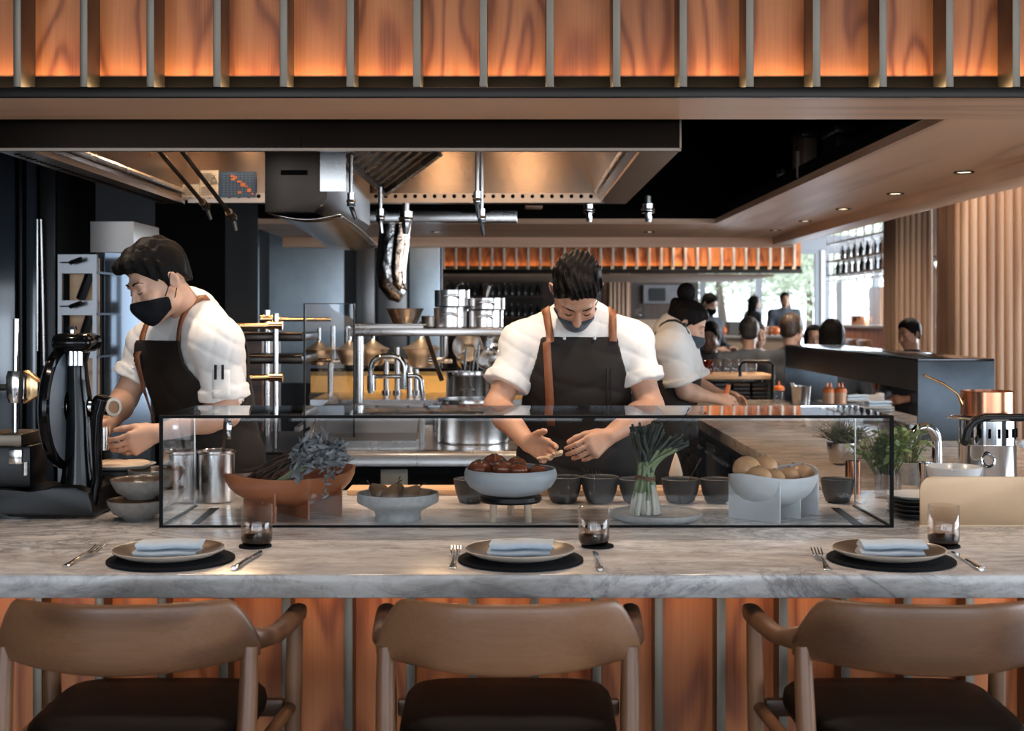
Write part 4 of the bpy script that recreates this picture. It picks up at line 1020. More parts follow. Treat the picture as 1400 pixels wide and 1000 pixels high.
G().box(ga,gb,5.53,5.955,RZ,RZ+.03).done('plate',steel('griddle_steel',(.16,.13,.11),.3,'x',.05),gr)
G().box(ga,gb,5.956,5.975,RZ,RZ+.16).done('rear_guard',steel('guard_steel',(.34,.29,.26),.3,'x',.06),gr)
for x in (ga-.008,gb): G().prism([(5.53,RZ),(5.976,RZ),(5.976,RZ+.16),(5.72,RZ+.13),(5.60,RZ+.10),(5.53,RZ+.04)],'x',x,x+.008).done('side_guard',M_steel,gr)
G().box(ga,gb,5.515,5.53,RZ,RZ+.034).done('front_strip',M_steel,gr)
# pots on the range
def pot(name,lab,px0,px1,pyt,Y,zb,mat=M_pot,lidded=False,handles=True,group=None,beads=()):
    x=(wx(px0,Y)+wx(px1,Y))/2; r=(wx(px1,Y)-wx(px0,Y))/2; h=wz(pyt,Y)-zb
    t=thing(name,lab,'pot',(x,Y,zb),group=group)
    prof=[(0,0),(r-.006,0),(r,.006)]
    for b in beads: prof+=[(r,h*b-.004),(r+.0015,h*b),(r,h*b+.004)]
    prof+=[(r,h-.004),(r+.002,h-.002),(r+.002,h),(r-.003,h-.001),(r-.003,.01),(0,.01)]
    G().lathe(prof,(0,0,0),44).done('body',mat,t,world=False)
    if handles:
        for s in (-1,1):
            g=G(); a0=-PI/2+s*.0 if s<0 else PI/2
            cx,cy=r*math.cos(a0),r*math.sin(a0)
            dirx=math.cos(a0); diry=math.sin(a0); tx,ty=-diry,dirx
            zz=h*.72
            pts=[(cx+tx*(-.035),cy+ty*(-.035),zz-.012),(cx+dirx*.022+tx*-.03,cy+diry*.022+ty*-.03,zz-.004),(cx+dirx*.03,cy+diry*.03,zz),(cx+dirx*.022+tx*.03,cy+diry*.022+ty*.03,zz-.004),(cx+tx*.035,cy+ty*.035,zz-.012)]
            g.tube(pts,.006,8); g.done('loop_handle',mat,t,world=False)
    return t,x,r,h
pot('stock_pot','very large steel stock pot standing on the range behind the middle chef',598,695,545,5.85,RZ,beads=(.9,))
pot('stock_pot','steel stock pot with ladles in it, behind the very large one',610,668,508,6.5,RZ,beads=(.93,))
for i,(a,b) in enumerate([((632,520),(638,475)),((642,520),(650,478)),((650,520),(655,472))]):
    spoon_in(W(a[0],545,6.5),W(b[0],b[1],6.48),['leftmost thin ladle handle rising from the rear stock pot','middle thin ladle handle rising from the rear stock pot','rightmost thin ladle handle rising from the rear stock pot'][i],M_steel,.006,'ladle')
# the raised stainless shelf above the range
SY0,SY1 = 6.0,6.4
sz1,sz0 = wz(449,SY0),wz(460,SY0)
sh = thing('pot_shelf','stainless shelf on posts above the range holding pots and trays','shelf',(wx(585,6.2),6.2,RZ))
G().box(wx(478,SY0),wx(735,SY0),SY0,SY1,sz0,sz1,.003).done('shelf_board',M_steel,sh)
for x,y in ((wx(491,6.03),6.03),(wx(490,6.36),6.36),(wx(728,6.03),6.03),(wx(728,6.03),6.36)):
    G().cyl((x,y,RZ),(x,y,sz0),.021,n=16).done('post',M_steel,sh)
# things on the shelf
tz = sz1
t = thing('oven_tray','flat steel oven tray on the left of the pot shelf','tray',(wx(530,6.15),6.15,tz))
G().box(wx(487,6.1),wx(580,6.1),6.03,6.36,tz,tz+.012).done('base',steel('tray_steel',(.35,.32,.3),.3,'x',.04),t); G().box(wx(484,6.1),wx(583,6.1),6.02,6.37,tz+.012,tz+.020,.003).done('rim',M_steel,t)
o,_,_,_ = pot('mixing_bowl','wide bronze-toned steel bowl on the tray on the pot shelf',527,580,422,6.2,tz+.0205,steel('bronze_steel',(.52,.44,.37),.25,'x',.05),handles=False)
for ch in o.children: 
    for v in ch.data.vertices: 
        k = .62+.38*min(1,max(0,v.co.z/.075)); v.co.x*=k; v.co.y*=k
pot('small_bowl','small dark steel bowl between the wide bowl and the stacked pots',576,604,432,6.25,tz,steel('dim_bowl_steel',(.3,.26,.23),.3,'x',.05),handles=False)
pot('sauce_pot','lower of two stacked steel pots at the centre of the pot shelf',593,640,421,6.2,tz,group='stacked pots on the pot shelf')
pot('sauce_pot','upper of two stacked steel pots at the centre of the pot shelf',594,642,397,6.2,wz(421,6.2)+.002,group='stacked pots on the pot shelf')
pot('sauce_pot','lower steel pot of the right stack on the pot shelf',640,688,425,6.2,tz,group='stacked pots on the pot shelf')
o,x,r,h = pot('sauce_pot','upper steel pot of the right stack, with a handle sticking up',641,690,408,6.2,wz(425,6.2)+.002,group='stacked pots on the pot shelf')
g=G(); g.tube([(-.01,.0,.012),(.005,-.01,h+.02),(.012,-.015,h+.058)],[.006,.006,.008],8,.5); g.done('upright_handle',M_steel,o,world=False)
g=G(); g.tube([W(622,400,6.14),W(626,390,6.12),W(633,388,6.1)],.006,8); tag(g.done('hook',M_steel),'small steel hook on the rim of the tall centre pots','hook')
# glass guard with black edge at the left end of the range
gg_ = thing('glass_guard','upright glass guard with black edges at the left end of the range','screen',(wx(450,5.6),5.6,RZ))
Yg=5.75
G().box(wx(417,Yg),wx(484,Yg),Yg,Yg+.006,RZ,wz(416,Yg)).done('pane',M_clear,gg_)
for p0,p1 in ((415,417.3),(483,485)): G().box(wx(p0,Yg),wx(p1,Yg),Yg-.004,Yg+.012,RZ,wz(415,Yg)).done('edge_post',M_blkm,gg_)
G().box(wx(417.3,Yg),wx(483,Yg),Yg-.002,Yg+.008,wz(416,Yg),wz(415,Yg)).done('top_edge',M_blkm,gg_)
# black cupboard left of the range
cb_ = thing('black_cupboard','matt black cupboard left of the range behind the left chef','cupboard',(wx(370,5.6),5.9,0))
G().box(wx(250,5.55),rx0-.003,5.58,6.6,0,RZ-.02).done('body',M_blkm,cb_); G().box(wx(330,5.5),rx0-.008,5.565,5.579,.1,RZ-.03,.003).done('door',plain('slate_black_door',(.016,.016,.017),.4,.2,var=.15,vs=3),cb_)
# rack of steel posts with brass rails and dark trays left of the glass guard
pr = thing('post_rack','steel post rack with brass rails and clamps holding dark trays behind the left chef','rack',(wx(374,5.8),5.9,RZ-.02))
zb_=RZ-.018
for i,(px,Y,top) in enumerate(((377,5.72,429),(365,6.3,424))): G().cyl((wx(px,Y),Y,zb_),(wx(px,Y),Y,wz(top,Y)),.0125 if i==0 else .0135,n=14).done('post',M_steel,pr)
for i,(py0,Y) in enumerate(((446,5.75),(517,5.75),(437,6.32),(493,6.32))):
    G().cyl((wx(318 if i<2 else 362,Y),Y+.02,wz(py0,Y)),(wx(384 if i<2 else 452,Y),Y+.02,wz(py0,Y)),.013 if i<2 else .010,n=10).done('brass_rail',M_brass,pr)
for i,(px,py0,Y) in enumerate(((377,446,5.72),(377,517,5.72),(365,437,6.3),(365,493,6.3))):
    x=wx(px,Y); z=wz(py0,Y); G().cyl((x-.03,Y,z+.003),(x+.03,Y,z+.003),.020,n=14).done('clamp',M_brass,pr)
for i,(py0,Y0) in enumerate(((456,5.8),(487,5.8),(529,5.8))):
    if i==2: continue
    z=wz(py0,Y0); G().box(wx(322,Y0),wx(416,Y0)-.01,Y0,Y0+.48,z-.035,z,.004).done('dark_tray',steel('tray_dark',(.05,.04,.035),.3,'x',.03),pr)
    G().tube([(wx(322,Y0),Y0-.006,z),(wx(416,Y0)-.01,Y0-.006,z)],.006,8).done('tray_rim',M_fin,pr)
cr = thing('cork_box','brown box at the far end of the post rack','box',(wx(338,7.3),7.3,0)); 
G().box(wx(323,7.3),wx(358,7.3),7.3,7.9,0,wz(458,7.3)).done('body',M_darkwood,cr)
# ================================================================== second line: yellow tiled back wall, sink, heat domes
BY = 7.3
bk = thing('rear_bench','stainless rear bench with yellow tiled upstand behind the range','bench',(wx(560,BY),BY,0))
bz = wz(547,BY)
G().box(wx(424,BY),wx(740,BY),BY,BY+.75,.1,bz).done('body',M_steel,bk)
G().box(wx(424,BY+.7),wx(760,BY+.7),BY+.72,BY+.75,bz,wz(508,BY+.72)).done('yellow_upstand',M_yellow,bk)
G().box(wx(424,BY+.7),wx(760,BY+.7),BY+.70,BY+.76,wz(508,BY+.72),wz(504,BY+.72)).done('black_ledge',M_void,bk)
G().prism([(5.9,.95),(7.25,.95),(7.25,1.03),(5.9,.97)],'x',wx(430,6.5),wx(436,6.5)).done('side_rail',M_steel,bk)
# tall chrome mixer taps
def mixertap(pts,Y,r,lab,base=True,joints=()):
    t=thing('chrome_mixer',lab,'tap',tuple(W(pts[0][0],pts[0][1],Y)))
    P=[W(a,b,Y) for a,b in pts]
    # round the corners
    Q=[P[0]]
    for a,b,c in zip(P,P[1:],P[2:]):
        d1=(a-b); d2=(c-b); q=min(d1.length,d2.length)*.45
        for k in range(7):
            s=k/6; Q.append((b+d1.normalized()*q)*(1-s)**2+b*2*s*(1-s)+(b+d2.normalized()*q)*s*s)
    Q.append(P[-1]); G().tube(Q,r,12).done('spout',M_chrome,t)
    for j in joints:
        c=W(j[0],j[1],Y); G().cyl(c-Vector((0,0,.045)),c+Vector((0,0,.03)),r*1.6,n=14).done('joint',M_chrome,t)
    return t
mixertap([(507,538),(507,487),(553,487),(553,530)],6.6,.014,'tall square-arched chrome mixer tap above the range, left',joints=((508,522),(553,520)))
mixertap([(512,515),(550,515)],6.62,.011,'straight chrome cross pipe between the two tap risers')
mixertap([(556,514),(575,514),(578,548)],6.6,.013,'low curved chrome spout right of the tall mixer tap')
for i,(px,top) in enumerate([(528,495),(543,475),(569,505),(609,460)]):
    t=thing('steel_pipe',['thin steel riser pipe just left of the tap arch middle','thin steel riser pipe inside the tap arch','short steel riser pipe right of the tap arch','bent steel rail post right of the heat domes'][i],'pipe',tuple(W(px,548,7.5)))
    if i<3:
        G().cyl(Vector((wx(px,7.5),7.5,bz)),W(px,top,7.5),.016,n=12).done('riser',M_steel,t); G().cyl(W(px,541,7.5),W(px,534,7.5),.026,n=12).done('collar',M_chrome,t)
    else:
        G().tube([W(px,440,7.5),W(px,486,7.5),W(px-4,492,7.5),W(px-18,493,7.5)],.016,10).done('riser',M_steel,t); G().cyl(W(px-18,493,7.5)-Vector((.02,0,0)),W(px-18,493,7.5),.022,n=12).done('collar',M_chrome,t)
def dome(px,py,Y,w,lab):
    c=W(px,py,Y); r=w*Y/F/2
    t=thing('heat_dome',lab,'lamp',tuple(c),group='double-cone heat domes')
    G().lathe([(0,.30*r*2),(.10*r,.29*r*2),(.16*r,.24*r*2),(.62*r,.08*r*2),(.97*r,.02*r),(r*1.02,0),(r,-.02*r)],c,36).done('cone_top',steel('cone_steel',(.80,.74,.68),.36,'x',0),t)
    G().lathe([(r,-.02*r),(.92*r,-.06*r),(.72*r,-.45*r),(.62*r,-.85*r),(.48*r,-1.0*r),(0,-1.02*r)],c,36).done('bowl',steel('bowl_steel',(.66,.60,.55),.32,'x',0),t)
    G().cyl(c+Vector((0,0,.58*r)),c+Vector((0,0,1.4*r)),.010,n=8).done('stem',M_steel,t)
    return t
for i,(px,py,w) in enumerate([(436,478,42),(478,478,42),(510,477,46),(576,476,52)]):
    dome(px,py,7.65,w,['bright double-cone steel dome seen through the glass guard, left','bright double-cone steel dome behind the right edge of the glass guard','bright double-cone steel dome left of the tap arch','bright double-cone steel dome right of the tap arch'][i])
rl=thing('dome_rail','horizontal steel rail with posts carrying the double-cone domes','rail',(wx(520,7.72),7.72,bz))
G().cyl(W(424,494,7.72),W(618,494,7.72),.014,n=10).done('rail',M_steel,rl)
for px in (452,560): G().cyl((wx(px,7.72),7.72,bz),W(px,494,7.72),.018,n=10).done('post',M_steel,rl)
for px in (455,475): G().cyl(W(px,494,7.72),W(px,446,7.72),.014,n=10).done('hanger',M_steel,rl)
g=G(); g.tube([W(582,455,6.55),W(604,520,6.45)],.016,4); 
tag(g.done('wooden_paddle',M_darkwood),'slanted dark wooden paddle leaning beside the rear stock pot','paddle')
o=thing('utensil_pot','small steel utensil holder beside the rear stock pot under the slanted paddle','holder',(wx(603,6.45),6.45,RZ)); G().lathe([(0,0),(.042,0),(.042,.13),(.039,.13),(.039,.01),(0,.01)],(0,0,0),24).done('body',M_pot,o,world=False)
o=thing('fry_pan','dark frying pan resting on the griddle rear below the taps','pan',(wx(548,6.5),6.5,RZ+.001)); 
G().lathe([(0,0),(.075,0),(.095,.02),(.092,.02),(.073,.004),(0,.004)],(0,0,.0),30).done('body',M_blkm,o,world=False); G().tube([(-.09,0,.018),(-.16,-.05,.03)],.01,8,.5).done('handle',M_steel,o,world=False)
# foil-like mess of blue steel bowls right of the domes (wrapped bowls)
for i,(px,py,r) in enumerate([(640,480,.09),(660,492,.07),(668,470,.07),(628,490,.06)]):
    c=W(px,py,7.7); t=thing('steel_bowl',['tilted steel bowl left of the middle chef, nearest the bent rail','tilted steel bowl low beside the middle chef sleeve','tilted steel bowl high beside the middle chef sleeve','small steel bowl under the bent rail'][i],'bowl',tuple(c),group='tilted bowls on the rear bench')
    R=Euler((1.2+.2*i,.3*i,.4*i)).to_matrix()
    G().lathe([(0,0),(r*.5,.0),(r*.85,.35*r),(r,.8*r),(r*.97,.8*r),(r*.8,.38*r),(r*.48,.05*r),(0,.05*r)],c,28,tilt=R).done('body',M_pot,t)
    s_=thing('bowl_stand',['slim stand carrying the tilted bowl nearest the bent rail','slim stand carrying the low bowl beside the chef','slim stand carrying the high bowl beside the chef','slim stand carrying the small bowl'][i],'stand',(c.x,7.75,bz)); G().cyl((c.x,7.75,bz),(c.x,7.72,c.z-.01),.012,n=8).done('post',M_blkm,s_)
# curved shiny duct bend hanging by the blue panel
du=thing('curved_duct','shiny curved steel duct bend hanging left of the distant canopy','duct',tuple(W(540,415,8.2)))
pts=[W(541,300,8.2),W(537,340,8.2),W(534,368,8.2),W(536,388,8.2),W(543,400,8.2),W(551,405,8.2)]
G().tube(pts,[.098,.098,.096,.088,.07,.05],24,.9).done('bend',plain('crumpled_steel',(.55,.52,.5),.22,1.0,var=.25,vs=6,bs=.5,bscale=6,bd=.04),du)
G().tube([p+Vector((.045,-.085,.0)) for p in pts[:4]]+[W(550,394,8.12)],[.040,.040,.038,.034,.026],16,.9).done('inner_bend',plain('copper_toned_steel',(.55,.40,.30),.2,1.0,var=.3,vs=6,bs=.5,bscale=6,bd=.04),du)  # copper tone set as the steel's base colour
# ================================================================== flywheel slicer at the left end of the counter
Ys=3.78
sl=thing('flywheel_slicer','black enamelled flywheel meat slicer at the left end of the counter','slicer',(wx(60,Ys),Ys,CT))
def S3(px,py,Y=Ys): return W(px,py,Y)
g=G(); ps=[(-160,700),(-160,664),(25,664),(60,670),(85,660),(118,660),(136,668),(142,690),(142,700),(30,700),(25,694),(8,690),(-20,692),(-40,700)]
g.prism([(wx(a,Ys),wz(b,Ys)) for a,b in ps],'y',Ys-.10,Ys+.13,.006); g.done('base',plain('black_satin_enamel',(.004,.004,.0045),.35,0,var=0,spec=.3),sl)
# S-shaped column
g=G(); cen=[(110,672,.062,.055),(110,650,.052,.048),(110,620,.044,.044),(110,585,.040,.042),(109,550,.036,.040),(107,520,.029,.034),(106,495,.027,.030),(105,482,.038,.036)]
g.loft([[Vector((wx(a,Ys)+rx_*math.cos(q),Ys+ry_*math.sin(q),wz(b,Ys))) for q in [2*PI*k/28 for k in range(28)]] for a,b,rx_,ry_ in cen]); g.done('column',M_blk,sl,smooth=70)
g=G(); g.tube([S3(128,690,Ys-.06),S3(134,655,Ys-.06),S3(132,610,Ys-.06),S3(134,570,Ys-.06),S3(140,548,Ys-.06)],.014,10); g.done('column_rib',M_blk,sl)
g=G(); g.box(wx(78,Ys),wx(132,Ys),Ys-.07,Ys+.07,wz(481,Ys),wz(456,Ys),.022); g.done('cap',M_blk,sl,smooth=80)
g=G(); g.cyl(S3(98,457),S3(98,448),.006,n=12); g.cyl(S3(98,451),S3(98,446),.017,.014,16); g.done('cap_knob',M_chrome,sl)
g=G()
for px in (97,103,109): g.cyl(S3(px,500,Ys-.045),S3(px,480,Ys-.045),.009,n=12)
g.done('chrome_collar',M_chrome,sl)
R=Euler((0,0,0)).to_matrix()
nx=Vector((1,-.03,.0)).normalized(); M_=nx.to_track_quat('Z','Y').to_matrix()
c=S3(104,556); r=.182
g=G(); g.lathe([(0,-.016),(r*.6,-.016),(r*.97,-.012),(r,.0),(r*.97,.010),(r*.9,.012),(r*.5,.004),(0,.004)],c+Vector((-.035,.02,0)),64,tilt=M_); g.done('flywheel',M_blk,sl,smooth=50)
g=G(); g.lathe([(r*.89,-.0175),(r*.90,-.02),(r*.80,-.021),(r*.30,-.019),(r*.28,-.0165)],c+Vector((-.035,.02,0)),64,tilt=M_); 
g.lathe([(r*.30,.0135),(r*.86,.0142),(r*.88,.0128)],c+Vector((-.035,.02,0)),64,tilt=M_); g.done('blade_face',plain('dull_blade_steel',(.20,.23,.27),.35,.3,var=.1),sl)
g=G(); g.cyl(c-nx*.02,c+nx*.05,.026,.022,20); g.done('hub',M_chrome,sl)
g=G(); d=Vector((.75,-.6,.05)).normalized(); g.cyl(S3(140,553)-d*.02,S3(148,557)+d*.02,.030,.026,20); g.done('knob_boss',M_blk,sl)
p0=S3(148,557)+d*.021; Mk=d.to_track_quat('Z','Y').to_matrix()
g=G(); g.lathe([(.018,0),(.027,0),(.027,.006),(.018,.006),(.018,0)],p0,24,tilt=Mk); g.done('knob_ring',M_fin,sl)
g=G(); g.lathe([(0,0.001),(.018,0.001),(.018,.004),(0,.004)],p0,24,tilt=Mk); g.done('knob_face',plain('dull_brass',(.22,.11,.05),.6,.3,var=.1),sl)
# carriage rod and clamp at the left
g=G(); g.cyl(S3(21,597,Ys-.05),S3(22,436,Ys-.05),.0085,n=14); g.done('carriage_rod',M_chrome,sl)
g=G(); g.lathe([(0,-.045),(.020,-.043),(.026,-.02),(.027,.03),(.022,.047),(0,.047)],S3(22,530,Ys-.05),20); g.box(wx(36,Ys),wx(44,Ys),Ys-.06,Ys-.02,wz(545,Ys),wz(512,Ys),.005); g.done('clamp_block',M_silver,sl)
g=G(); g.prism([(wx(36,Ys),wz(552,Ys)),(wx(38,Ys),wz(506,Ys)),(wx(57,Ys),wz(522,Ys)),(wx(57,Ys),wz(540,Ys))],'y',Ys-.03,Ys+.02,.006); g.done('clamp_wedge',M_brass,sl)
g=G(); g.ell(S3(4,530,Ys-.05),(.02,.012,.01),14,8); g.done('clamp_lever',M_blkm,sl)
g=G(); g.box(wx(-150,Ys),wx(47,Ys),Ys-.10,Ys+.08,wz(606,Ys),wz(590,Ys),.004); g.done('carriage_table',M_fin,sl)
g=G(); g.box(wx(24,Ys),wx(42,Ys),Ys-.07,Ys-.05,wz(632,Ys),wz(611,Ys),.003); g.cyl(S3(35,650,Ys-.06),S3(35,632,Ys-.06),.009,n=12); g.done('table_support',M_silver,sl)
g=G(); g.box(wx(-150,Ys),wx(52,Ys),Ys-.06,Ys+.08,wz(664,Ys),wz(607,Ys),.01); g.done('gear_housing',M_blkm,sl)
# ================================================================== things on the far side counter
t=thing('sauce_bottle','clear sauce bottle with orange cap at the left end of the side counter group','bottle',(wx(1065,8.6),8.6,CT))
def bottle_(t,r,h,caps,mat=M_clear):
    G().lathe([(0,0),(r,0),(r,h*.62),(r*.6,h*.72),(0,h*.72)],(0,0,0),20).done('body',mat,t,world=False)
    G().lathe([(0,h*.62),(r*1.05,h*.62),(r*.95,h*.78),(r*.45,h*.86),(0,h*.86)],(0,0,0),20).done('cap',M_sauce,t,world=False)
    for dx in caps: G().cyl((dx,0,h*.82),(dx,0,h*1.05),.009,.005,8).done('nozzle',M_sauce,t,world=False)
bottle_(t,.036,.135,(0,))
bt=plain('orange_sauce_body',(.62,.34,.20),.35)
for i,px in enumerate((1133,1149)):
    t=thing('squeeze_bottle',['left squeeze bottle with two orange nozzles on the side counter','right squeeze bottle with two orange nozzles on the side counter'][i],'bottle',(wx(px,8.3),8.3,CT),group='orange nozzle bottles'); bottle_(t,.037,.14,(-.012,.012),bt)
t=thing('steel_tub','steel tub of cutlery standing on the side counter by the far leg panel','tub',(wx(1095,8.3),8.3,CT))
G().lathe([(0,0),(.050,0),(.062,.125),(.064,.128),(.060,.128),(.048,.006),(0,.006)],(0,0,0),32).done('body',M_steel,t,world=False)
for k in range(2): spoon_in((wx(1091+3*k,8.3),8.3,CT+.05),W(1081+3*k,524,8.28),['white plastic spoon handle sticking out of the steel tub, outer','white plastic spoon handle sticking out of the steel tub, inner'][k],M_white,.008)
def tub(px0,px1,py0,py1,Y,lab,mat=M_white,z=CT):
    t=thing('food_container',lab,'container',((wx(px0,Y)+wx(px1,Y))/2,Y,z)); h=wz(py0,Y)-wz(py1,Y)
    g=G(); x=(wx(px1,Y)-wx(px0,Y))/2; g.box(-x,x,-.07,.07,0,h-.008,.006); g.done('body',M_clear if mat is None else mat,t,world=False)
    G().box(-x-.005,x+.005,-.076,.076,h-.008,h,.003).done('lid',M_white,t,world=False); return t
tub(1123,1170,543,554,7.75,'shallow white food container in front of the squeeze bottles',plain('pale_plastic',(.55,.57,.58),.4))
def plates(px,Y,n,r,lab,mat):
    for k in range(n):
        g=G(); g.lathe([(0,0),(r*.6,0),(r*.92,.008),(r,.014),(r*.97,.015),(r*.7,.006),(0,.005)],(0,0,0),36); o=g.done('white_plate',mat,None,world=False,smooth=50); o.location=(wx(px,Y),Y,CT+.0125*k)
        tag(o,lab%(['lower','upper'][k] if n==2 else ''),'plate',group='plates on the side counter')
plates(1172,8.45,2,.10,'%s white plate of the pair behind the squeeze bottles',M_white)
plates(1196,7.85,2,.115,'%s white plate of the pair under the dark shelf apron',M_white)
for i,(px,Y,dz) in enumerate(((1170,8.45,.0285),(1200,7.85,.0285))):
    nk=napkin((wx(px,Y),Y,CT+dz),.2); nk['category']='napkin'; nk['label']=['folded napkin on the plates behind the squeeze bottles','folded napkin on the plates under the dark shelf apron'][i]; nk['group']='napkins on the side counter'
g=G(); g.tube([(wx(1208,7.2),7.2,CT+.012),(wx(1240,6.7),6.62,CT+.012)],.012,8); tag(g.done('grater_handle',M_steel),'steel tool lying on the side counter near the shelf leg','tool')
g=G(); g.ell((wx(1212,7.1)-.03,7.28,CT+.018),(.05,.05,.018),16,8); tag(g.done('orange_spatula',M_sauce),'orange spatula head lying on the side counter near the shelf leg','spatula')
# crate of dark trays at the end of the work counter, with a board of tumblers on top
Yc=9.0
cr=thing('tray_crate','black wire crate at the end of the side counter beside the woman chef','crate',(wx(1000,Yc),Yc,0))
G().box(wx(935,Yc),wx(1066,Yc),Yc-.02,Yc+.5,0,CT-.03).done('base_cabinet',M_blkm,cr)
zt_=wz(513,Yc)
G().box(wx(935,Yc),wx(1060,Yc),Yc,Yc+.45,zt_-.03,zt_,.003).done('wooden_top',M_board,cr)
for px in (938,1057): 
    for yy in (Yc+.02,Yc+.43): G().cyl((wx(px,Yc),yy,CT-.03),(wx(px,Yc),yy,zt_-.03),.012,n=8).done('corner_post',M_blkm,cr)
g=G(); g.tube([W(1012,515,Yc-.04),W(1012,500,Yc-.04),W(1016,495,Yc-.04),W(1052,495,Yc-.04),W(1057,500,Yc-.04),W(1057,548,Yc-.04)],.012,8); g.done('arched_handle',M_blkm,cr)
for col,(pa,pb) in enumerate(((953,975),(977,1000),(1003,1026),(1029,1051))):
    n=5
    for k in range(n):
        x0,x1=wx(pa,Yc+.05),wx(pb,Yc+.05); z0=CT-.03+.028*k+.001
        g=G(); g.box(x0,x1,Yc+.06,Yc+.36,z0,z0+.022,.006); tag(g.done('dark_tray',M_darkwood if (k+col)%3==0 else M_charcoal),'%s dark tray of the %s column in the black crate'%(['lowest','second','middle','fourth','top'][k],['leftmost','second','third','rightmost'][col]),'tray',group='dark trays in the crate')
for i,px in enumerate((978,992,1003,1027)):
    t=tag(tumbler((wx(px,Yc+.15),Yc+.15,zt_)),['short tumbler at the left of the crate board','tumbler second from left on the crate board','tumbler beside the arched handle, left of it','tumbler framed by the arched handle on the crate board'][i],'glass',group='tumblers on the crate board')
    t.data=t.data.copy(); t.data.materials[0]=M_clear; t.scale=(1.0,1.0,1.05)
t=tag(tumbler((wx(967,Yc+.14),Yc+.14,zt_)),'tumbler of amber drink at the left end of the crate board','glass'); t.data=t.data.copy(); t.data.materials[0]=glass('amber_glass',(.75,.36,.18),.06)
# ================================================================== dining room furniture
def dchair(px,Y,lab,mat,rz=0):
    t=thing('dining_chair',lab,'chair',(wx(px,Y),Y,0),rz,group='upholstered dining chairs')
    g=G()
    g.sheet(lambda u,v: Vector((.27*math.sin((u-.5)*2.6),.20-.30*math.cos((u-.5)*2.6)+.0,.50+.38*v)),12,4); g.done('curved_back',mat,t,world=False,solid=.035)
    G().box(-.24,.24,-.12,.34,.42,.50,.02).done('seat',mat,t,world=False)
    for x in (-.2,.2):
        for y in (-.06,.30): G().cyl((x,y,0),(x*.95,y,.42),.014,.018,8).done('leg',M_blkm,t,world=False)
    return t
dchair(1176,9.9,'dark framed pale backed dining chair seen under the pass shelf, right',M_pale,.4)
dchair(1137,10.42,'taupe dining chair under the long black haired woman',plain('taupe_upholstery',(.27,.24,.21),.8),0)
def table(px,Y,w,d,h,lab,mat):
    t=thing('dining_table',lab,'table',(wx(px,Y),Y,0))
    G().box(-w/2,w/2,-d/2,d/2,h-.03,h,.004).done('table_top',mat,t,world=False); G().cyl((0,0,.02),(0,0,h-.03),.04,n=12).done('pedestal',M_blkm,t,world=False); G().lathe([(0,0),(.25,0),(.24,.02),(0,.02)],(0,0,0),24).done('foot',M_blkm,t,world=False); return t
table(1051,11.9,.8,.6,1.02,'pale high dining table in front of the man in the grey suit',plain('pale_table',(.45,.40,.36),.4))
sv=thing('service_station','beige service counter in front of the windows','counter',(wx(1015,17),17,0))
G().box(wx(940,17),wx(1095,17),17,17.7,0,wz(462,17)).done('body',M_beige,sv); G().box(wx(938,17),wx(1097,17),16.95,17.75,wz(462,17),wz(459,17)).done('top',M_pale,sv)
t=thing('grey_cabinet','grey box cabinet standing on the beige service counter','cabinet',(wx(1005,17.2),17.2,wz(459,17)))
G().box(wx(997,17.2),wx(1015,17.2),17.2,17.5,wz(459,17),wz(440,17.2)).done('body',plain('grey_box',(.16,.17,.18),.5),t); G().box(wx(998,17.2),wx(1014,17.2),17.19,17.199,wz(457.5,17.2),wz(441.5,17.2)).done('door',plain('grey_box',(.16,.17,.18),.5),t)
for i,(px,m) in enumerate(((972,M_sauce),(980,M_bun),(988,M_sauce),(1046,M_bun),(1052,M_terra),(1060,M_sauce))):
    g=G(); g.ell((wx(px,17.2),17.2,wz(459,17)+.06),(.06,.06,.06),12,8); tag(g.done('fruit',m),['leftmost orange fruit on the service counter','small tan loaf between two orange fruits, service counter','orange fruit left of the grey cabinet','tan loaf behind the man in the grey suit','terracotta fruit behind the seated men','rightmost orange fruit on the service counter'][i],'fruit',group='fruit on the service counter')
# hanging bottle racks over the far bar
hr=thing('hanging_rack','long hanging bar rack of steel frames with three shelves by the window','rack',(4.48,16.5,1.9))
X0,X1=4.33,4.63
zsh=(2.03,2.22,2.46)
for z in zsh: G().box(X0,X1,15.0,18.1,z-.02,z).done('shelf',M_fin,hr)
for k in range(9):
    y=15.0+3.1*k/8
    for x in (X0,X1): G().box(x-.008,x+.008,y-.008,y+.008,1.93,3.3).done('upright',M_steel,hr)
for x in (X0,X1): 
    G().box(x-.01,x+.01,15.0,18.1,1.93,1.945).done('low_rail',M_steel,hr)
bi=0
pb_=thing('liquor_bottle','x','bottle',(0,0,-50)); 
G().lathe([(0,0),(.034,0),(.036,.01),(.036,.10),(.013,.145),(.013,.17),(0,.17)],(0,0,0),12).done('body',M_bottle,pb_,world=False); G().cyl((0,0,.17),(0,0,.185),.015,n=8).done('cap',M_darkwood,pb_,world=False)
first=True
for si,z in enumerate(zsh[:2]):
    for k in range(9 if si==1 else 10):
        y=15.12+ (3.1/8)*(k*.8 if si==1 else k*.78)
        lab='dark bottle on the %s shelf of the hanging rack, %s from its near end'%(['lowest','middle'][si],['first','second','third','fourth','fifth','sixth','seventh','eighth','ninth','tenth'][k])
        if first: pb_.location=(4.42,y,z); pb_['label']=lab; pb_['group']='bottles on the hanging rack'; first=False
        else: dup(pb_,(4.42,y,z),None,lab,'bottles on the hanging rack')
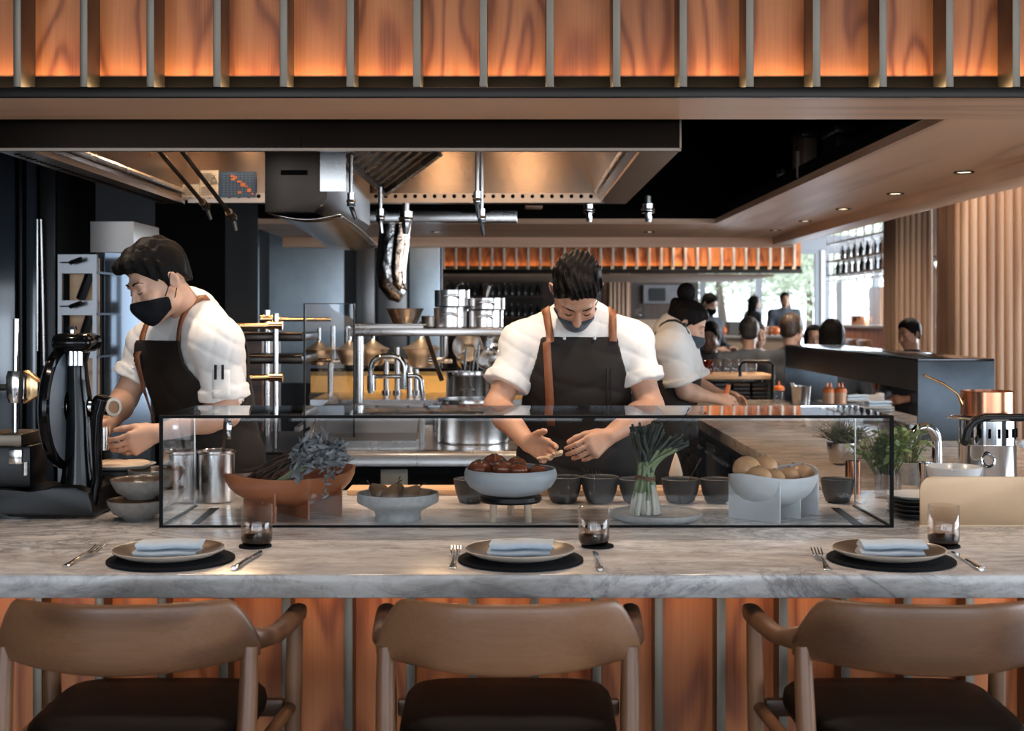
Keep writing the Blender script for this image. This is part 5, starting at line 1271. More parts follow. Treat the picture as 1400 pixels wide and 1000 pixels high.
# bar below, chairs and a copper pot
ba=thing('far_bar','far wooden bar with a pale top under the hanging racks','bar',(wx(1190,17),17,0))
G().box(4.80,5.5,14.95,19.2,0,1.31).done('front',M_orange,ba); G().box(4.75,5.55,14.9,19.25,1.31,1.34).done('top',M_white,ba)
t=thing('copper_pot','round copper pot on the far bar under the hanging racks','pot',(5.0,18.9,1.341)); G().lathe([(0,0),(.125,0),(.13,.01),(.13,.125),(.12,.125),(.12,.01),(0,.01)],(0,0,0),28).done('body',M_copper,t,world=False); G().tube([(.12,0,.1),(.16,0,.11),(.16,0,.05),(.12,0,.04)],.008,6).done('handle',M_copper,t,world=False)
for i in range(5):
    t=thing('bar_chair',['bar chair nearest the long haired woman','second bar chair in the row at the far bar','third bar chair in the row at the far bar','fourth bar chair in the row at the far bar','bar chair at the right end of the far bar row'][i],'chair',(4.30,17.2-.52*i,0),group='bar chairs at the far bar')
    G().prism([(-.07,.75),(-.02,.72),(.07,1.22),(.04,1.24)],'y',-.2,.2,.01).done('backrest',M_darkwood,t,world=False) if False else G().box(-.035,.035,-.2,.2,.78,1.22,.01,M=Matrix.Rotation(-.22,4,'Y')).done('backrest',M_walnut,t,world=False)
    G().box(-.05,.40,-.2,.2,.70,.75,.01).done('seat',M_darkwood,t,world=False)
    for x in (.02,.36):
        for y in (-.17,.17): G().cyl((x,y,0),(x,y,.70),.018,n=8).done('leg',M_walnutz,t,world=False)
struct(G().box(wx(1203,19),wx(1232,19),19,19.6,0,wz(392,19)).done('trim_8',M_flute))
struct(G().box(wx(1151,22),wx(1182,22),22,22.4,0,wz(385,22)).done('trim_9',M_shirt))
# dim back bar on the left of the back wall
bbx=thing('back_bar_shelf','dim back bar shelving with bottles far behind the middle chef','shelf',(wx(700,25),25,0))
for z in (1.05,1.45,1.85): G().box(wx(606,25),wx(830,25),24.9,25.5,z-.03,z).done('shelf',M_darkwood,bbx)
for px in (606,664,745,828): G().box(wx(px,25)-.05,wx(px,25)+.05,24.95,25.4,0,2.3).done('upright',M_darkwood,bbx)
k=0
rnd=random.Random(2)
for z in (1.45,1.85):
    for px in list(range(612,660,9))+list(range(672,740,9)):
        lab='dim bottle number on the far back bar'
        side='left bay' if px<664 else 'right bay'; idx=(px-612)//9 if px<664 else (px-672)//9
        lab='dim bottle on the %s back bar shelf, %s, %s from the left'%('lower' if z<1.6 else 'upper',side,['first','second','third','fourth','fifth','sixth','seventh','eighth'][idx])
        dup(pb_,(wx(px,25.1),25.1,z),None,lab,'bottles on the far back bar',scale=1.15+.35*rnd.random())
struct(G().box(wx(832,24),wx(862,24),24,24.5,0,2.6).done('trim_10',M_flute))
g=G(); x=wx(832,24)+.03
while x<wx(862,24): g.cyl((x,24,0),(x,24,2.6),.035,n=8); x+=.075
struct(g.done('trim_11',M_flute))
t=thing('lit_counter','dim lit food counter with a glass front behind the woman chef','counter',(wx(905,20),20,0))
G().box(wx(868,20),wx(940,20),20,20.6,0,wz(437,20)).done('body',M_beige,t); G().box(wx(868,20),wx(940,20),19.97,20.0,wz(437,20),wz(416,20)).done('glass_front',M_clear,t)
t=thing('grey_hatch','grey framed hatch on the back wall behind the woman chef','hatch',(wx(922,25.9),25.9,wz(413,25.9)))
G().box(wx(880,25.9),wx(938,25.9),25.9,25.98,wz(415,25.9),wz(390,25.9)).done('frame',plain('hatch_grey',(.14,.14,.145),.5),t); G().box(wx(888,25.88),wx(910,25.88),25.88,25.899,wz(412,25.88),wz(394,25.88)).done('panel',M_dark,t)
# ================================================================== people: every body is one continuous surface grown from a distance field
def A3(v): return np.array([v[0],v[1],v[2]], dtype=np.float32)
def cap(a,b,ra,rb=None,sq=None,n=None,cut=None):
    """round cone a->b; sq/n: flattened along n; cut: list of (point, normal), keeps the side against the normal"""
    a,b=A3(a),A3(b); rb=ra if rb is None else rb; r=max(ra,rb)
    lo,hi=np.minimum(a,b)-r,np.maximum(a,b)+r
    ba=b-a; bb=float((ba*ba).sum())+1e-12
    if n is not None: nn=A3(n); nn=nn/np.linalg.norm(nn); ks=1.0/sq-1.0
    def f(x,y,z):
        px,py,pz=x-a[0],y-a[1],z-a[2]
        if n is not None:
            d=(px*nn[0]+py*nn[1]+pz*nn[2])
            t=np.clip((px*ba[0]+py*ba[1]+pz*ba[2])/bb,0,1)
            qx,qy,qz=px-t*ba[0],py-t*ba[1],pz-t*ba[2]
            dq=(qx*nn[0]+qy*nn[1]+qz*nn[2])*ks
            d=np.sqrt((qx+dq*nn[0])**2+(qy+dq*nn[1])**2+(qz+dq*nn[2])**2)-(ra+(rb-ra)*t)
        else:
            t=np.clip((px*ba[0]+py*ba[1]+pz*ba[2])/bb,0,1)
            d=np.sqrt((px-t*ba[0])**2+(py-t*ba[1])**2+(pz-t*ba[2])**2)-(ra+(rb-ra)*t)
        if cut:
            for p,m in cut: d=np.maximum(d,(x-p[0])*m[0]+(y-p[1])*m[1]+(z-p[2])*m[2])
        return d
    return lo,hi,f
def elp(c,r,R=None,cut=None):
    c=A3(c); r=A3(r); Rm=np.array(R.to_3x3(),dtype=np.float32) if R is not None else np.eye(3,dtype=np.float32)
    ext=np.sqrt(((Rm*r[None,:])**2).sum(1)); lo,hi=c-ext,c+ext
    def f(x,y,z):
        px,py,pz=x-c[0],y-c[1],z-c[2]
        q=[Rm[0,k]*px+Rm[1,k]*py+Rm[2,k]*pz for k in range(3)]
        k0=np.sqrt(sum((q[k]/r[k])**2 for k in range(3))); k1=np.sqrt(sum((q[k]/r[k]**2)**2 for k in range(3)))
        d=k0*(k0-1)/np.maximum(k1,1e-6)
        if cut:
            for p,m in cut: d=np.maximum(d,(x-p[0])*m[0]+(y-p[1])*m[1]+(z-p[2])*m[2])
        return d
    return lo,hi,f
def smin(a,b,k):
    if k<=0: return np.minimum(a,b)
    h=np.clip(.5+.5*(b-a)/k,0,1); return b*(1-h)+a*h-k*h*(1-h)
def field_at(prims,P):
    """value of the joined field at an array of points"""
    P=np.asarray(P,dtype=np.float32); x,y,z=P[:,0],P[:,1],P[:,2]; v=np.full(len(P),1.0,dtype=np.float32)
    for pr,k in prims:
        if k>=0: v=smin(v,pr[2](x,y,z),k)
        else: v=-smin(-v,pr[2](x,y,z),-k)
    return v
def sdf_mesh(name,prims,h,post=None,pad=.012):
    """prims: [(prim, k)], k<0 carves. Returns a mesh by surface nets."""
    adds=[p for p,k in prims if k>=0]
    lo=np.min([p[0] for p in adds],axis=0)-pad-2*h; hi=np.max([p[1] for p in adds],axis=0)+pad+2*h
    n=np.ceil((hi-lo)/h).astype(int)+1
    ax=[(lo[i]+h*np.arange(n[i])).astype(np.float32) for i in range(3)]
    Fd=np.full(n,1.0,dtype=np.float32)
    for (plo,phi,f),k in prims:
        m=abs(k)+.02
        i0=np.clip(np.floor((plo-m-lo)/h).astype(int),0,n-1); i1=np.clip(np.ceil((phi+m-lo)/h).astype(int)+1,1,n)
        sl=tuple(slice(i0[q],i1[q]) for q in range(3))
        x=ax[0][sl[0]][:,None,None]; y=ax[1][sl[1]][None,:,None]; z=ax[2][sl[2]][None,None,:]
        d=f(x,y,z)
        Fd[sl]=smin(Fd[sl],d,k) if k>=0 else -smin(-Fd[sl],d,-k)
    if post is not None: Fd=post(Fd,ax[0][:,None,None],ax[1][None,:,None],ax[2][None,None,:]).astype(np.float32)
    ins=Fd<0
    c=[ins[a:n[0]-1+a,b:n[1]-1+b,e:n[2]-1+e] for a in (0,1) for b in (0,1) for e in (0,1)]
    al=c[0].copy(); an=c[0].copy()
    for q in c[1:]: al&=q; an|=q
    I=np.argwhere(an&~al)
    idx=np.full(n-1,-1,dtype=np.int32); idx[I[:,0],I[:,1],I[:,2]]=np.arange(len(I))
    cor=[(a,b,e) for a in (0,1) for b in (0,1) for e in (0,1)]
    vals=np.stack([Fd[I[:,0]+a,I[:,1]+b,I[:,2]+e] for a,b,e in cor],1)
    acc=np.zeros((len(I),3),dtype=np.float32); cnt=np.zeros(len(I),dtype=np.float32)
    for i in range(8):
        for j in range(i+1,8):
            di=np.array(cor[j])-np.array(cor[i])
            if np.abs(di).sum()!=1: continue
            va,vb=vals[:,i],vals[:,j]; m=(va<0)!=(vb<0)
            t=np.where(m,va/np.where(np.abs(va-vb)<1e-9,1,va-vb),0)[:,None]
            acc+=np.where(m[:,None],np.array(cor[i])+t*di,0); cnt+=m
    V=(I+acc/np.maximum(cnt,1)[:,None])*h+lo
    quads=[]
    for axi in range(3):
        s0=[slice(1,n[q]-1) for q in range(3)]; s0[axi]=slice(0,n[axi]-1); s1=list(s0); s1[axi]=slice(1,n[axi])
        A_,B_=ins[tuple(s0)],ins[tuple(s1)]
        E=np.argwhere(A_!=B_); 
        if not len(E): continue
        flip=A_[E[:,0],E[:,1],E[:,2]]
        off=np.ones(3,dtype=int); off[axi]=0; E=E+off
        u,v=[(1,2),(2,0),(0,1)][axi]
        def g_(du,dv):
            q=E.copy(); q[:,u]-=du; q[:,v]-=dv; return idx[q[:,0],q[:,1],q[:,2]]
        Q=np.stack([g_(1,1),g_(0,1),g_(0,0),g_(1,0)],1)
        Q[~flip]=Q[~flip][:,::-1]; quads.append(Q)
    Q=np.concatenate(quads)
    # two light smoothing passes along the quads' edges
    for _ in range(2):
        s=np.zeros_like(V); k_=np.zeros(len(V))
        for a in range(4):
            i,j=Q[:,a],Q[:,(a+1)%4]
            for q in range(3): s[:,q]+=np.bincount(i,weights=V[j,q],minlength=len(V))+np.bincount(j,weights=V[i,q],minlength=len(V))
            k_+=np.bincount(i,minlength=len(V))+np.bincount(j,minlength=len(V))
        V=V*.5+.5*s/np.maximum(k_,1)[:,None]
    me=bpy.data.meshes.new(name)
    me.vertices.add(len(V)); me.vertices.foreach_set('co',V.astype(np.float32).ravel())
    me.loops.add(len(Q)*4); me.loops.foreach_set('vertex_index',Q.astype(np.int32).ravel())
    me.polygons.add(len(Q)); me.polygons.foreach_set('loop_start',np.arange(0,len(Q)*4,4,dtype=np.int32)); me.polygons.foreach_set('loop_total',np.full(len(Q),4,dtype=np.int32))
    me.update(calc_edges=True); me.validate(); return me
def sdf_obj(name,prims,h,m,parent,post=None): return link(name,sdf_mesh(name,prims,h,post),m,parent,True,180)
# ------------------------------------------------------------------ anatomy
def head_frame(c,yaw,pitch,roll=0):
    """local: face towards -Y, up +Z. yaw turns to the figure's left(+)... about Z; pitch>0 looks down"""
    return Matrix.Translation(Vector(c)) @ Matrix.Rotation(yaw,4,'Z') @ Matrix.Rotation(pitch,4,'X') @ Matrix.Rotation(roll,4,'Y')
def head_prims(M,s=1.0):
    T=lambda p: M @ (Vector(p)*s); R=M.to_3x3()
    pr=[(elp(T((0,.012,.035)),(.075*s,.096*s,.080*s),R),.0),
        (elp(T((0,-.030,-.040)),(.060*s,.062*s,.076*s),R),.02),
        (elp(T((0,-.062,-.098)),(.024*s,.022*s,.020*s)),.025)]
    for q in (-1,1):
        pr+=[(elp(T((q*.046,-.008,-.062)),(.024*s,.03*s,.03*s),R),.02),(elp(T((q*.036,-.064,-.030)),(.026*s,.024*s,.024*s),R),.012)]
    pr+=[(cap(T((-.036,-.078,.022)),T((.036,-.078,.022)),.013*s),.010)]
    for q in (-1,1): pr+=[(elp(T((q*.031,-.099,.000)),(.017*s,.016*s,.010*s),R),-.008)]
    for q in (-1,1): pr+=[(elp(T((q*.031,-.078,-.001)),(.0135*s,.0125*s,.0115*s),R),.003)]
    pr+=[(cap(T((0,-.088,.008)),T((0,-.108,-.036)),.008*s,.0115*s),.008),(elp(T((0,-.100,-.040)),(.017*s,.012*s,.009*s),R),.006)]
    pr+=[(cap(T((-.018,-.086,-.066)),T((.018,-.086,-.066)),.0065*s),.005),(cap(T((-.015,-.084,-.077)),T((.015,-.084,-.077)),.007*s),.005)]
    for q in (-1,1):
        Re=R @ Euler((0,q*.12,-q*.45)).to_matrix()
        pr+=[(elp(T((q*.080,.012,-.004)),(.007*s,.019*s,.032*s),Re),.006),(elp(T((q*.086,.006,-.003)),(.006*s,.010*s,.019*s),Re),-.004)]
    return pr
FL=[(.044,.026,.021),(.048,.030,.022),(.044,.027,.021),(.034,.020,.018)]
def hand_prims(w,d,th,pn,curl,thumb=(.5,.55,.35),tc=.3,s=1.0,spread=.0):
    """w wrist, d towards the knuckles, th towards the thumb, pn out of the palm; curl per finger (mcp,pip,dip)"""
    w=Vector(w); d=Vector(d).normalized(); th=Vector(th); th=(th-d*th.dot(d)).normalized(); pn_=Vector(pn); pn=(pn_-d*pn_.dot(d)-th*pn_.dot(th)).normalized()
    P=lambda a,b,c: w+(d*a+th*b+pn*c)*s
    pr=[]
    for b0,b1 in ((.014,.030),(.004,.010),(-.006,-.010),(-.014,-.029)):
        pr.append((cap(P(.0,b0*.8,0),P(.088 if abs(b1)<.02 else .082,b1,0),.015*s,.0125*s),.010))
    pr.append((cap(P(.012,.016,.008),P(.05,.030,.010),.017*s,.014*s),.010))
    bs=(.030,.010,-.010,-.029)
    for i in range(4):
        p=P(.086-(.006 if i in (0,)else 0)-(.010 if i==3 else 0),bs[i],0); ang=0; r=(.0088,.009,.0086,.0076)[i]*s
        sd=(bs[i]/.03)*spread
        for j in range(3):
            ang+=curl[i][j]
            dirv=(d*math.cos(ang)+pn*math.sin(ang)+th*sd*math.cos(ang)).normalized()
            q=p+dirv*FL[i][j]*s; pr.append((cap(p,q,r*(1-.06*j),r*(1-.06*(j+1))),.0035)); p=q
    p=P(.022,.030,.010); td=(d*thumb[0]+th*thumb[1]+pn*thumb[2]).normalized(); r=.0125*s
    for j,l in enumerate((.040,.032,.026)):
        q=p+td*l*s; pr.append((cap(p,q,r*(1-.1*j),r*(1-.1*(j+1))),.006)); p=q
        td=(td-(th*math.sin(tc)-pn*math.sin(tc)*.5)).normalized() if j<2 else td
    return pr
def arm_prims(sh,el,wr,s=1.0):
    sh,el,wr=Vector(sh),Vector(el),Vector(wr); m=el.lerp(wr,.3)
    return [(cap(sh,el,.054*s,.042*s),.03),(cap(el,m,.042*s,.043*s),.02),(cap(m,wr,.043*s,.027*s),.02)]
def wrinkle(amp,seed,fr=1.0):
    """soft folds with narrow creases"""
    def f(Fd,x,y,z):
        u=x*9*fr+z*16*fr+1.6*np.sin(7*z+seed)+1.2*np.sin(9*x-5*y+2*seed); v=x*14*fr-z*8*fr+1.8*np.sin(8*x+6*z+1.3*seed)+y*6*fr
        c1=1-np.abs(np.sin(u)); c2=1-np.abs(np.sin(v+seed))
        return Fd+amp*(1.5*c1*c1*c1+1.1*c2*c2*c2-.4+.5*np.sin(.5*u+v))
    return f
def torso_prims(c,R,infl=0.0,lean=0.0,neck=None,sh=None,w=1.0,hip=True,k=.05):
    """c: pelvis centre; R: yaw; the spine leans forward (local -Y) by lean over its .50 m"""
    L=lambda x,y,z: Vector(c)+R @ Vector((x,y-lean*(z/.5)**1.15 if z>0 else y,z))
    i=infl
    pr=[(elp(L(0,0,.0),(.160*w+i,.112*w+i,.13+i),R),.0),(elp(L(0,.0,.16),(.142*w+i,.104*w+i,.17+i),R),k),(elp(L(0,.0,.32),(.160*w+i,.112*w+i,.18+i),R),k)]
    if sh: 
        nb=L(0,.02,.49); 
        for s_ in sh:
            pr.append((cap(nb,s_,.058+i,.056+i),k)); pr.append((cap(L((.07 if (R.inverted()@(Vector(s_)-Vector(c))).x>0 else -.07),-.0,.36),s_,.085+i,.052+i),k))
    return pr,L
def legs_prims(c,R,seated=False,floor=0.0,s=1.0):
    pr=[]; c=Vector(c)
    for q in (-1,1):
        hp=c+R@Vector((q*.09,0,-.04))
        if seated: kn=hp+R@Vector((q*.04,-.42,-.02)); an=Vector((kn.x,kn.y,floor+.09))+R@Vector((0,.03,0))
        else: an=Vector((hp.x,hp.y,floor+.09))+R@Vector((q*.02,.03,0)); kn=(hp+an)/2+R@Vector((0,-.02,.02))
        toe=Vector((an.x,an.y,floor+.04))+R@Vector((q*.03,-.17,0))
        pr+=[(cap(hp,kn,.088,.056),.03),(cap(kn,an,.056,.040),.02),(cap(Vector((an.x,an.y,floor+.05)),toe,.042,.036),.03)]
    return pr
def surf(prims,o,d,maxd=.6,eps=.0):
    """first point of the field's surface along a ray"""
    o=np.array(o,dtype=np.float32); d=np.array(Vector(d).normalized(),dtype=np.float32)
    t=np.linspace(0,maxd,400,dtype=np.float32); v=field_at(prims,o[None,:]+t[:,None]*d[None,:])
    k=np.argmax(v<eps); 
    return Vector(o+t[k]*d) if (v<eps).any() else None
def strap(name,prims,path,width,m,parent,th=.0035,lift=.004):
    """ribbon laid on a cloth: path of (origin, direction) rays; width is across, in world X unless given"""
    pts=[]
    for it in path:
        o,d,wd=it[:3]; pr=it[3] if len(it)>3 else prims
        a=surf(pr,Vector(o)-Vector(wd)*width/2,d); b=surf(pr,Vector(o)+Vector(wd)*width/2,d)
        if a is None or b is None: continue
        dn=Vector(d).normalized(); pts.append((a-dn*lift,b-dn*lift))
    g=G(); vs=[(g.V(a),g.V(b)) for a,b in pts]
    for p,q in zip(vs,vs[1:]): g.Fc([p[0],p[1],q[1],q[0]])
    return g.done(name,m,parent,solid=th)
def hair_short(M,s,parent,m,h=.005,front=.078,top=.016,seed=1.0,side=.0,back=-.055,amp=.003,tuft=None):
    R=M.to_3x3(); Mi=M.inverted(); T=lambda p: M @ (Vector(p)*s)
    pr=[(elp(T((0,.014,.038)),((.076+.006)*s,(.097+.007)*s,(.080+top)*s),R),.0),(elp(T((0,-.035,.080)),((.058)*s,.045*s,.036*s),R),.02),(elp(T((0,.05,-.02)),(.066*s,.055*s,.05*s),R),.02)]
    if tuft: 
        for c,r in tuft: pr.append((elp(T(c),tuple(q*s for q in r),R),.015))
    A=np.array(Mi,dtype=np.float32)
    def post(Fd,x,y,z):
        lx=(A[0,0]*x+A[0,1]*y+A[0,2]*z+A[0,3])/s; ly=(A[1,0]*x+A[1,1]*y+A[1,2]*z+A[1,3])/s; lz=(A[2,0]*x+A[2,1]*y+A[2,2]*z+A[2,3])/s
        zl=np.interp(ly.ravel(),[-.13,-.075,-.045,-.012,-.004,.025,.035,.09,.13],[front,front-.004,.035,.000,-.022,-.010,.015+side,back,back]).reshape(ly.shape).astype(np.float32)
        zl=zl+np.where(ly<-.03,-.012*(np.abs(lx)/.06)**2,0)
        Fd=Fd+amp*np.sin(360*lx+5*np.sin(28*ly+seed)+40*lz)*np.clip((lz-.02)/.05,.12,1)+amp*.7*np.sin(95*ly+120*lx+3*np.sin(40*lx+seed))
        return np.maximum(Fd,(zl-lz)*s*.8)
    return sdf_obj('hair',pr,h,m,parent,post)
def mask_part(M,s,parent,m,h=.0045,low=-.125,high=-.018,name='face_mask'):
    R=M.to_3x3(); T=lambda p: M @ (Vector(p)*s); A=np.array(M.inverted(),dtype=np.float32)
    i=.006
    pr=[(elp(T((0,-.030,-.042)),((.060+i)*s,(.062+i)*s,(.078+i)*s),R),.0),(elp(T((0,-.062,-.096)),((.026+i)*s,(.024+i)*s,(.022+i)*s)),.03),(cap(T((0,-.086,-.01)),T((0,-.106,-.045)),(.008+i)*s,(.013+i)*s),.03),(elp(T((0,-.075,-.06)),(.04*s,.035*s,.04*s),R),.03)]
    for q in (-1,1): pr+=[(elp(T((q*.044,-.012,-.058)),((.024+i)*s,(.03+i)*s,(.03+i)*s),R),.02),(elp(T((q*.036,-.064,-.034)),((.026+i)*s,(.024+i)*s,(.024+i)*s),R),.015)]
    def post(Fd,x,y,z):
        ly=(A[1,0]*x+A[1,1]*y+A[1,2]*z+A[1,3])/s; lz=(A[2,0]*x+A[2,1]*y+A[2,2]*z+A[2,3])/s; lx=(A[0,0]*x+A[0,1]*y+A[0,2]*z+A[0,3])/s
        up=high-.020*np.clip((ly+.11)/.09,0,1)
        dn=low+.045*np.clip((ly+.08)/.07,0,1)
        return np.maximum(np.maximum(np.maximum(Fd,(lz-up)*s),(dn-lz)*s),(ly+.022)*s)
    o=sdf_obj(name,pr,h,m,parent,post)
    for q in (-1,1):
        g=G(); g.tube([T((q*.066,-.030,-.042)),T((q*.079,-.008,-.012)),T((q*.086,.008,.022)),T((q*.084,.022,.022)),T((q*.080,.026,-.01)),T((q*.070,.0,-.055)),T((q*.062,-.026,-.075))],.0016*s,6); g.done('ear_loop',m,o)
    return o
def face_bits(M,s,parent,closed=True,mb=None):
    T=lambda p: M @ (Vector(p)*s); mb=mb or M_hair
    for q in (-1,1):
        g=G(); g.tube([T((q*.014,-.0925,.024)),T((q*.028,-.0925,.0305)),T((q*.040,-.0845,.0295)),T((q*.050,-.073,.022))],[.003*s,.0042*s,.0038*s,.0015*s],8,.5); g.done('eyebrow',mb,parent)
        g=G(); g.tube([T((q*.019,-.0895,-.003)),T((q*.026,-.0915,-.0065)),T((q*.034,-.0905,-.0065)),T((q*.043,-.0845,-.002))],[.0008*s,.0018*s,.0018*s,.0008*s],6); g.done('eyelid',mb,parent)
def waist(fn,z0):
    def f(Fd,x,y,z): return np.maximum(fn(Fd,x,y,z),z0-z)
    return f
def inflate(pr,i): return [((lo-i,hi+i,(lambda f:(lambda x,y,z:f(x,y,z)-i))(f)),k) for (lo,hi,f),k in pr]
def trousers(pc,R,t,seated=False):
    lg=[q for i,q in enumerate(legs_prims(pc,R,seated)) if i%3!=2]
    sdf_obj('trousers',[(elp(Vector(pc)-Vector((0,0,.0)),(.172,.124,.13),R),.0)]+inflate(lg,.014),.012,M_suit,t)
    sh=[q for i,q in enumerate(legs_prims(pc,R,seated)) if i%3==2]
    for q in sh: sdf_obj('shoe',inflate([q],.010),.010,M_void,t)
def person(label,loc,group=None): return thing('person',label,'person',loc,group=group)
# ------------------------------------------------------------------ chef in the middle, looking down at a morsel between his fingers
def chef_middle():
    pc=Vector((.225,4.60,.965)); R=Matrix.Rotation(0,3,'Z')
    t=person('chef in brown apron and dark mask looking down, in the middle behind the case',(pc.x,pc.y,0))
    shR=W(716,472,4.50); shL=W(861,470,4.50)                       # image left / right shoulder
    elR=W(679,556,4.43); elL=W(890,556,4.45)
    wrR=W(722,606,4.20); wrL=W(831,598,4.20)
    hM=head_frame(W(788,398,4.33),.05,math.radians(59),0)
    tp,L=torso_prims(pc,R,0,.12,sh=(shR,shL),w=1.08)
    nb=L(0,.03,.47); hb=hM@Vector((0,.035,-.06))
    dR=(W(752,619,4.13)-wrR); dL=(W(792,622,4.10)-wrL)
    hl=hand_prims(wrR,dR,(.45,-.25,.85),(.25,-.9,-.25),[(.25,.35,.25),(.30,.45,.3),(.4,.5,.35),(.5,.55,.35)],thumb=(.8,.45,.35),tc=.10,s=.98)
    hr=hand_prims(wrL,dL,(-.15,.25,.9),(-.25,.85,-.25),[(.55,.75,.35),(.62,.85,.4),(.7,.9,.45),(.8,.9,.45)],thumb=(.75,.25,.65),tc=.15,s=1.0)
    body=[(p,k) for p,k in tp]+[(cap(nb,hb,.056,.054),.03)]+[((lambda q:q)(p),k if k else .02) for p,k in head_prims(hM,1.0)]
    body+=arm_prims(shR,elR,wrR)+arm_prims(shL,elL,wrL)+hl+hr+legs_prims(pc,R)
    sdf_obj('body',body,.0048,M_skin,t)
    # shirt
    up=lambda a,b,f: (Vector(a).lerp(Vector(b),f))
    def sleeve(sh,el,f,i=.0,r0=.078,r1=.066):
        e=up(sh,el,f); d=(Vector(el)-Vector(sh)).normalized(); e2=e+d*.03
        return [(cap(sh,e2,r0,r1,cut=[(e,d)]),.03)],[(cap(e-d*.038,e+d*.02,r1+.005,r1+.004,cut=[(e+d*.004,d),(e-d*.034,-d)]),.004)]
    sp,_=torso_prims(pc,R,.020,.12,sh=(shR,shL),w=1.10)
    s1,c1=sleeve(shR,elR,.66,r0=.058,r1=.078); s2,c2=sleeve(shL,elL,.62,r0=.058,r1=.076)
    col=[(cap(nb-Vector((0,0,.02)),nb+Vector((0,-.012,.055)),.070,.066,cut=[(nb+Vector((0,-.012,.045)),Vector((0,-.45,.9)))]),.02)]
    shirt=sp+s1+s2+col+c1+c2
    sdf_obj('shirt',shirt,.0055,M_shirt,t,waist(wrinkle(.0026,2.1,2.6),pc.z+.0))
    trousers(pc,R,t)
    # apron
    ap,_=torso_prims(pc,R,.034,.12,sh=(shR,shL),w=1.10); ap=ap+[(cap(pc+Vector((0,-.01,-.05)),pc+Vector((0,.0,-.5)),.19,.21,sq=.72,n=(0,1,0)),.06)]
    px,py,pz=pc
    def apost(Fd,x,y,z):
        Fd=wrinkle(.003,5.0,1.5)(Fd,x,y,z)
        lz=z-pz; w=np.interp(lz.ravel(),[-.6,-.1,.12,.22,.36,.46],[.26,.22,.205,.190,.145,.122]).reshape(lz.shape)
        inner=Fd+.010
        Fd=np.maximum(Fd,np.abs(x-px)-w); Fd=np.maximum(Fd,z-(pz+.435)); Fd=np.maximum(Fd,(pz-.42)-z); Fd=np.maximum(Fd,(y-py-.03))
        return np.maximum(Fd,-inner)
    a_=sdf_obj('apron',ap,.0055,M_apron,t,apost)
    allp=shirt+[(p,k) for p,k in ap[:7]]
    F_=Vector((0,1,0))
    xs_=(-.098,.112)
    for q,x0 in enumerate(xs_):
        pth=[]
        zt=pz+.435
        x0=pc.x+x0
        if q==0: 
            for k in range(9): pth.append(((x0+.004-.002*k,3.9,zt-.30+.035*k),F_,(1,0,0),allp))
        pth.append(((x0,3.9,zt-.015),F_,(1,0,0),allp))
        for k in range(6): pth.append(((x0-(.012*k/5 if q==0 else -.004*k/5),3.9,zt+.010+.016*k),F_,(1,0,0)))
        zs=zt+.09
        for k in range(5): pth.append(((x0-(.012 if q==0 else -.004),4.46+.025*k,1.75),Vector((0,0,-1)),(1,0,0)))
        strap('leather_strap',shirt,pth,.026,M_leather,t,lift=.005)
    g=G()
    for dx in (0,.012): 
        p=[surf(allp,(pc.x+.092+dx,3.9,pz+.33-.02*k),F_)-F_*.004 for k in range(8)]; g.tube(p,.0022,6)
    g.done('pen_pocket',M_blkm,a_)
    for dx,z in ((-.05,.43),(.05,.43)):
        p=surf(allp,(pc.x+dx,3.9,pz+.43),F_)
        if p: G().ell(p-F_*.002,(.006,.004,.006),10,6).done('shirt_button',M_white,t)
    mask_part(hM,1.0,t,M_maskb,.0045,high=-.042)
    face_bits(hM,1.0,t)
    hair_short(hM,1.0,t,M_hair,.0045,front=.082,top=.020,seed=2,amp=.0042,tuft=[((.0,-.03,.115),(.045,.05,.014)),((-.01,-.06,.098),(.04,.03,.016))])
    # the morsel he holds
    m=thing('mushroom_slice','pale torn mushroom strip held between the middle chef’s fingers'.replace('’s',''),'food',tuple(W(765,624,4.08)))
    g=G(); g.tube([W(735,627,4.09),W(748,626,4.075),W(758,622,4.07),W(766,620,4.075),W(768,617,4.08)],[.006,.009,.012,.013,.007],12,.7); g.done('flesh',plain('pale_mushroom',(.55,.38,.25),.6,var=.2,vs=40),m)
    return t
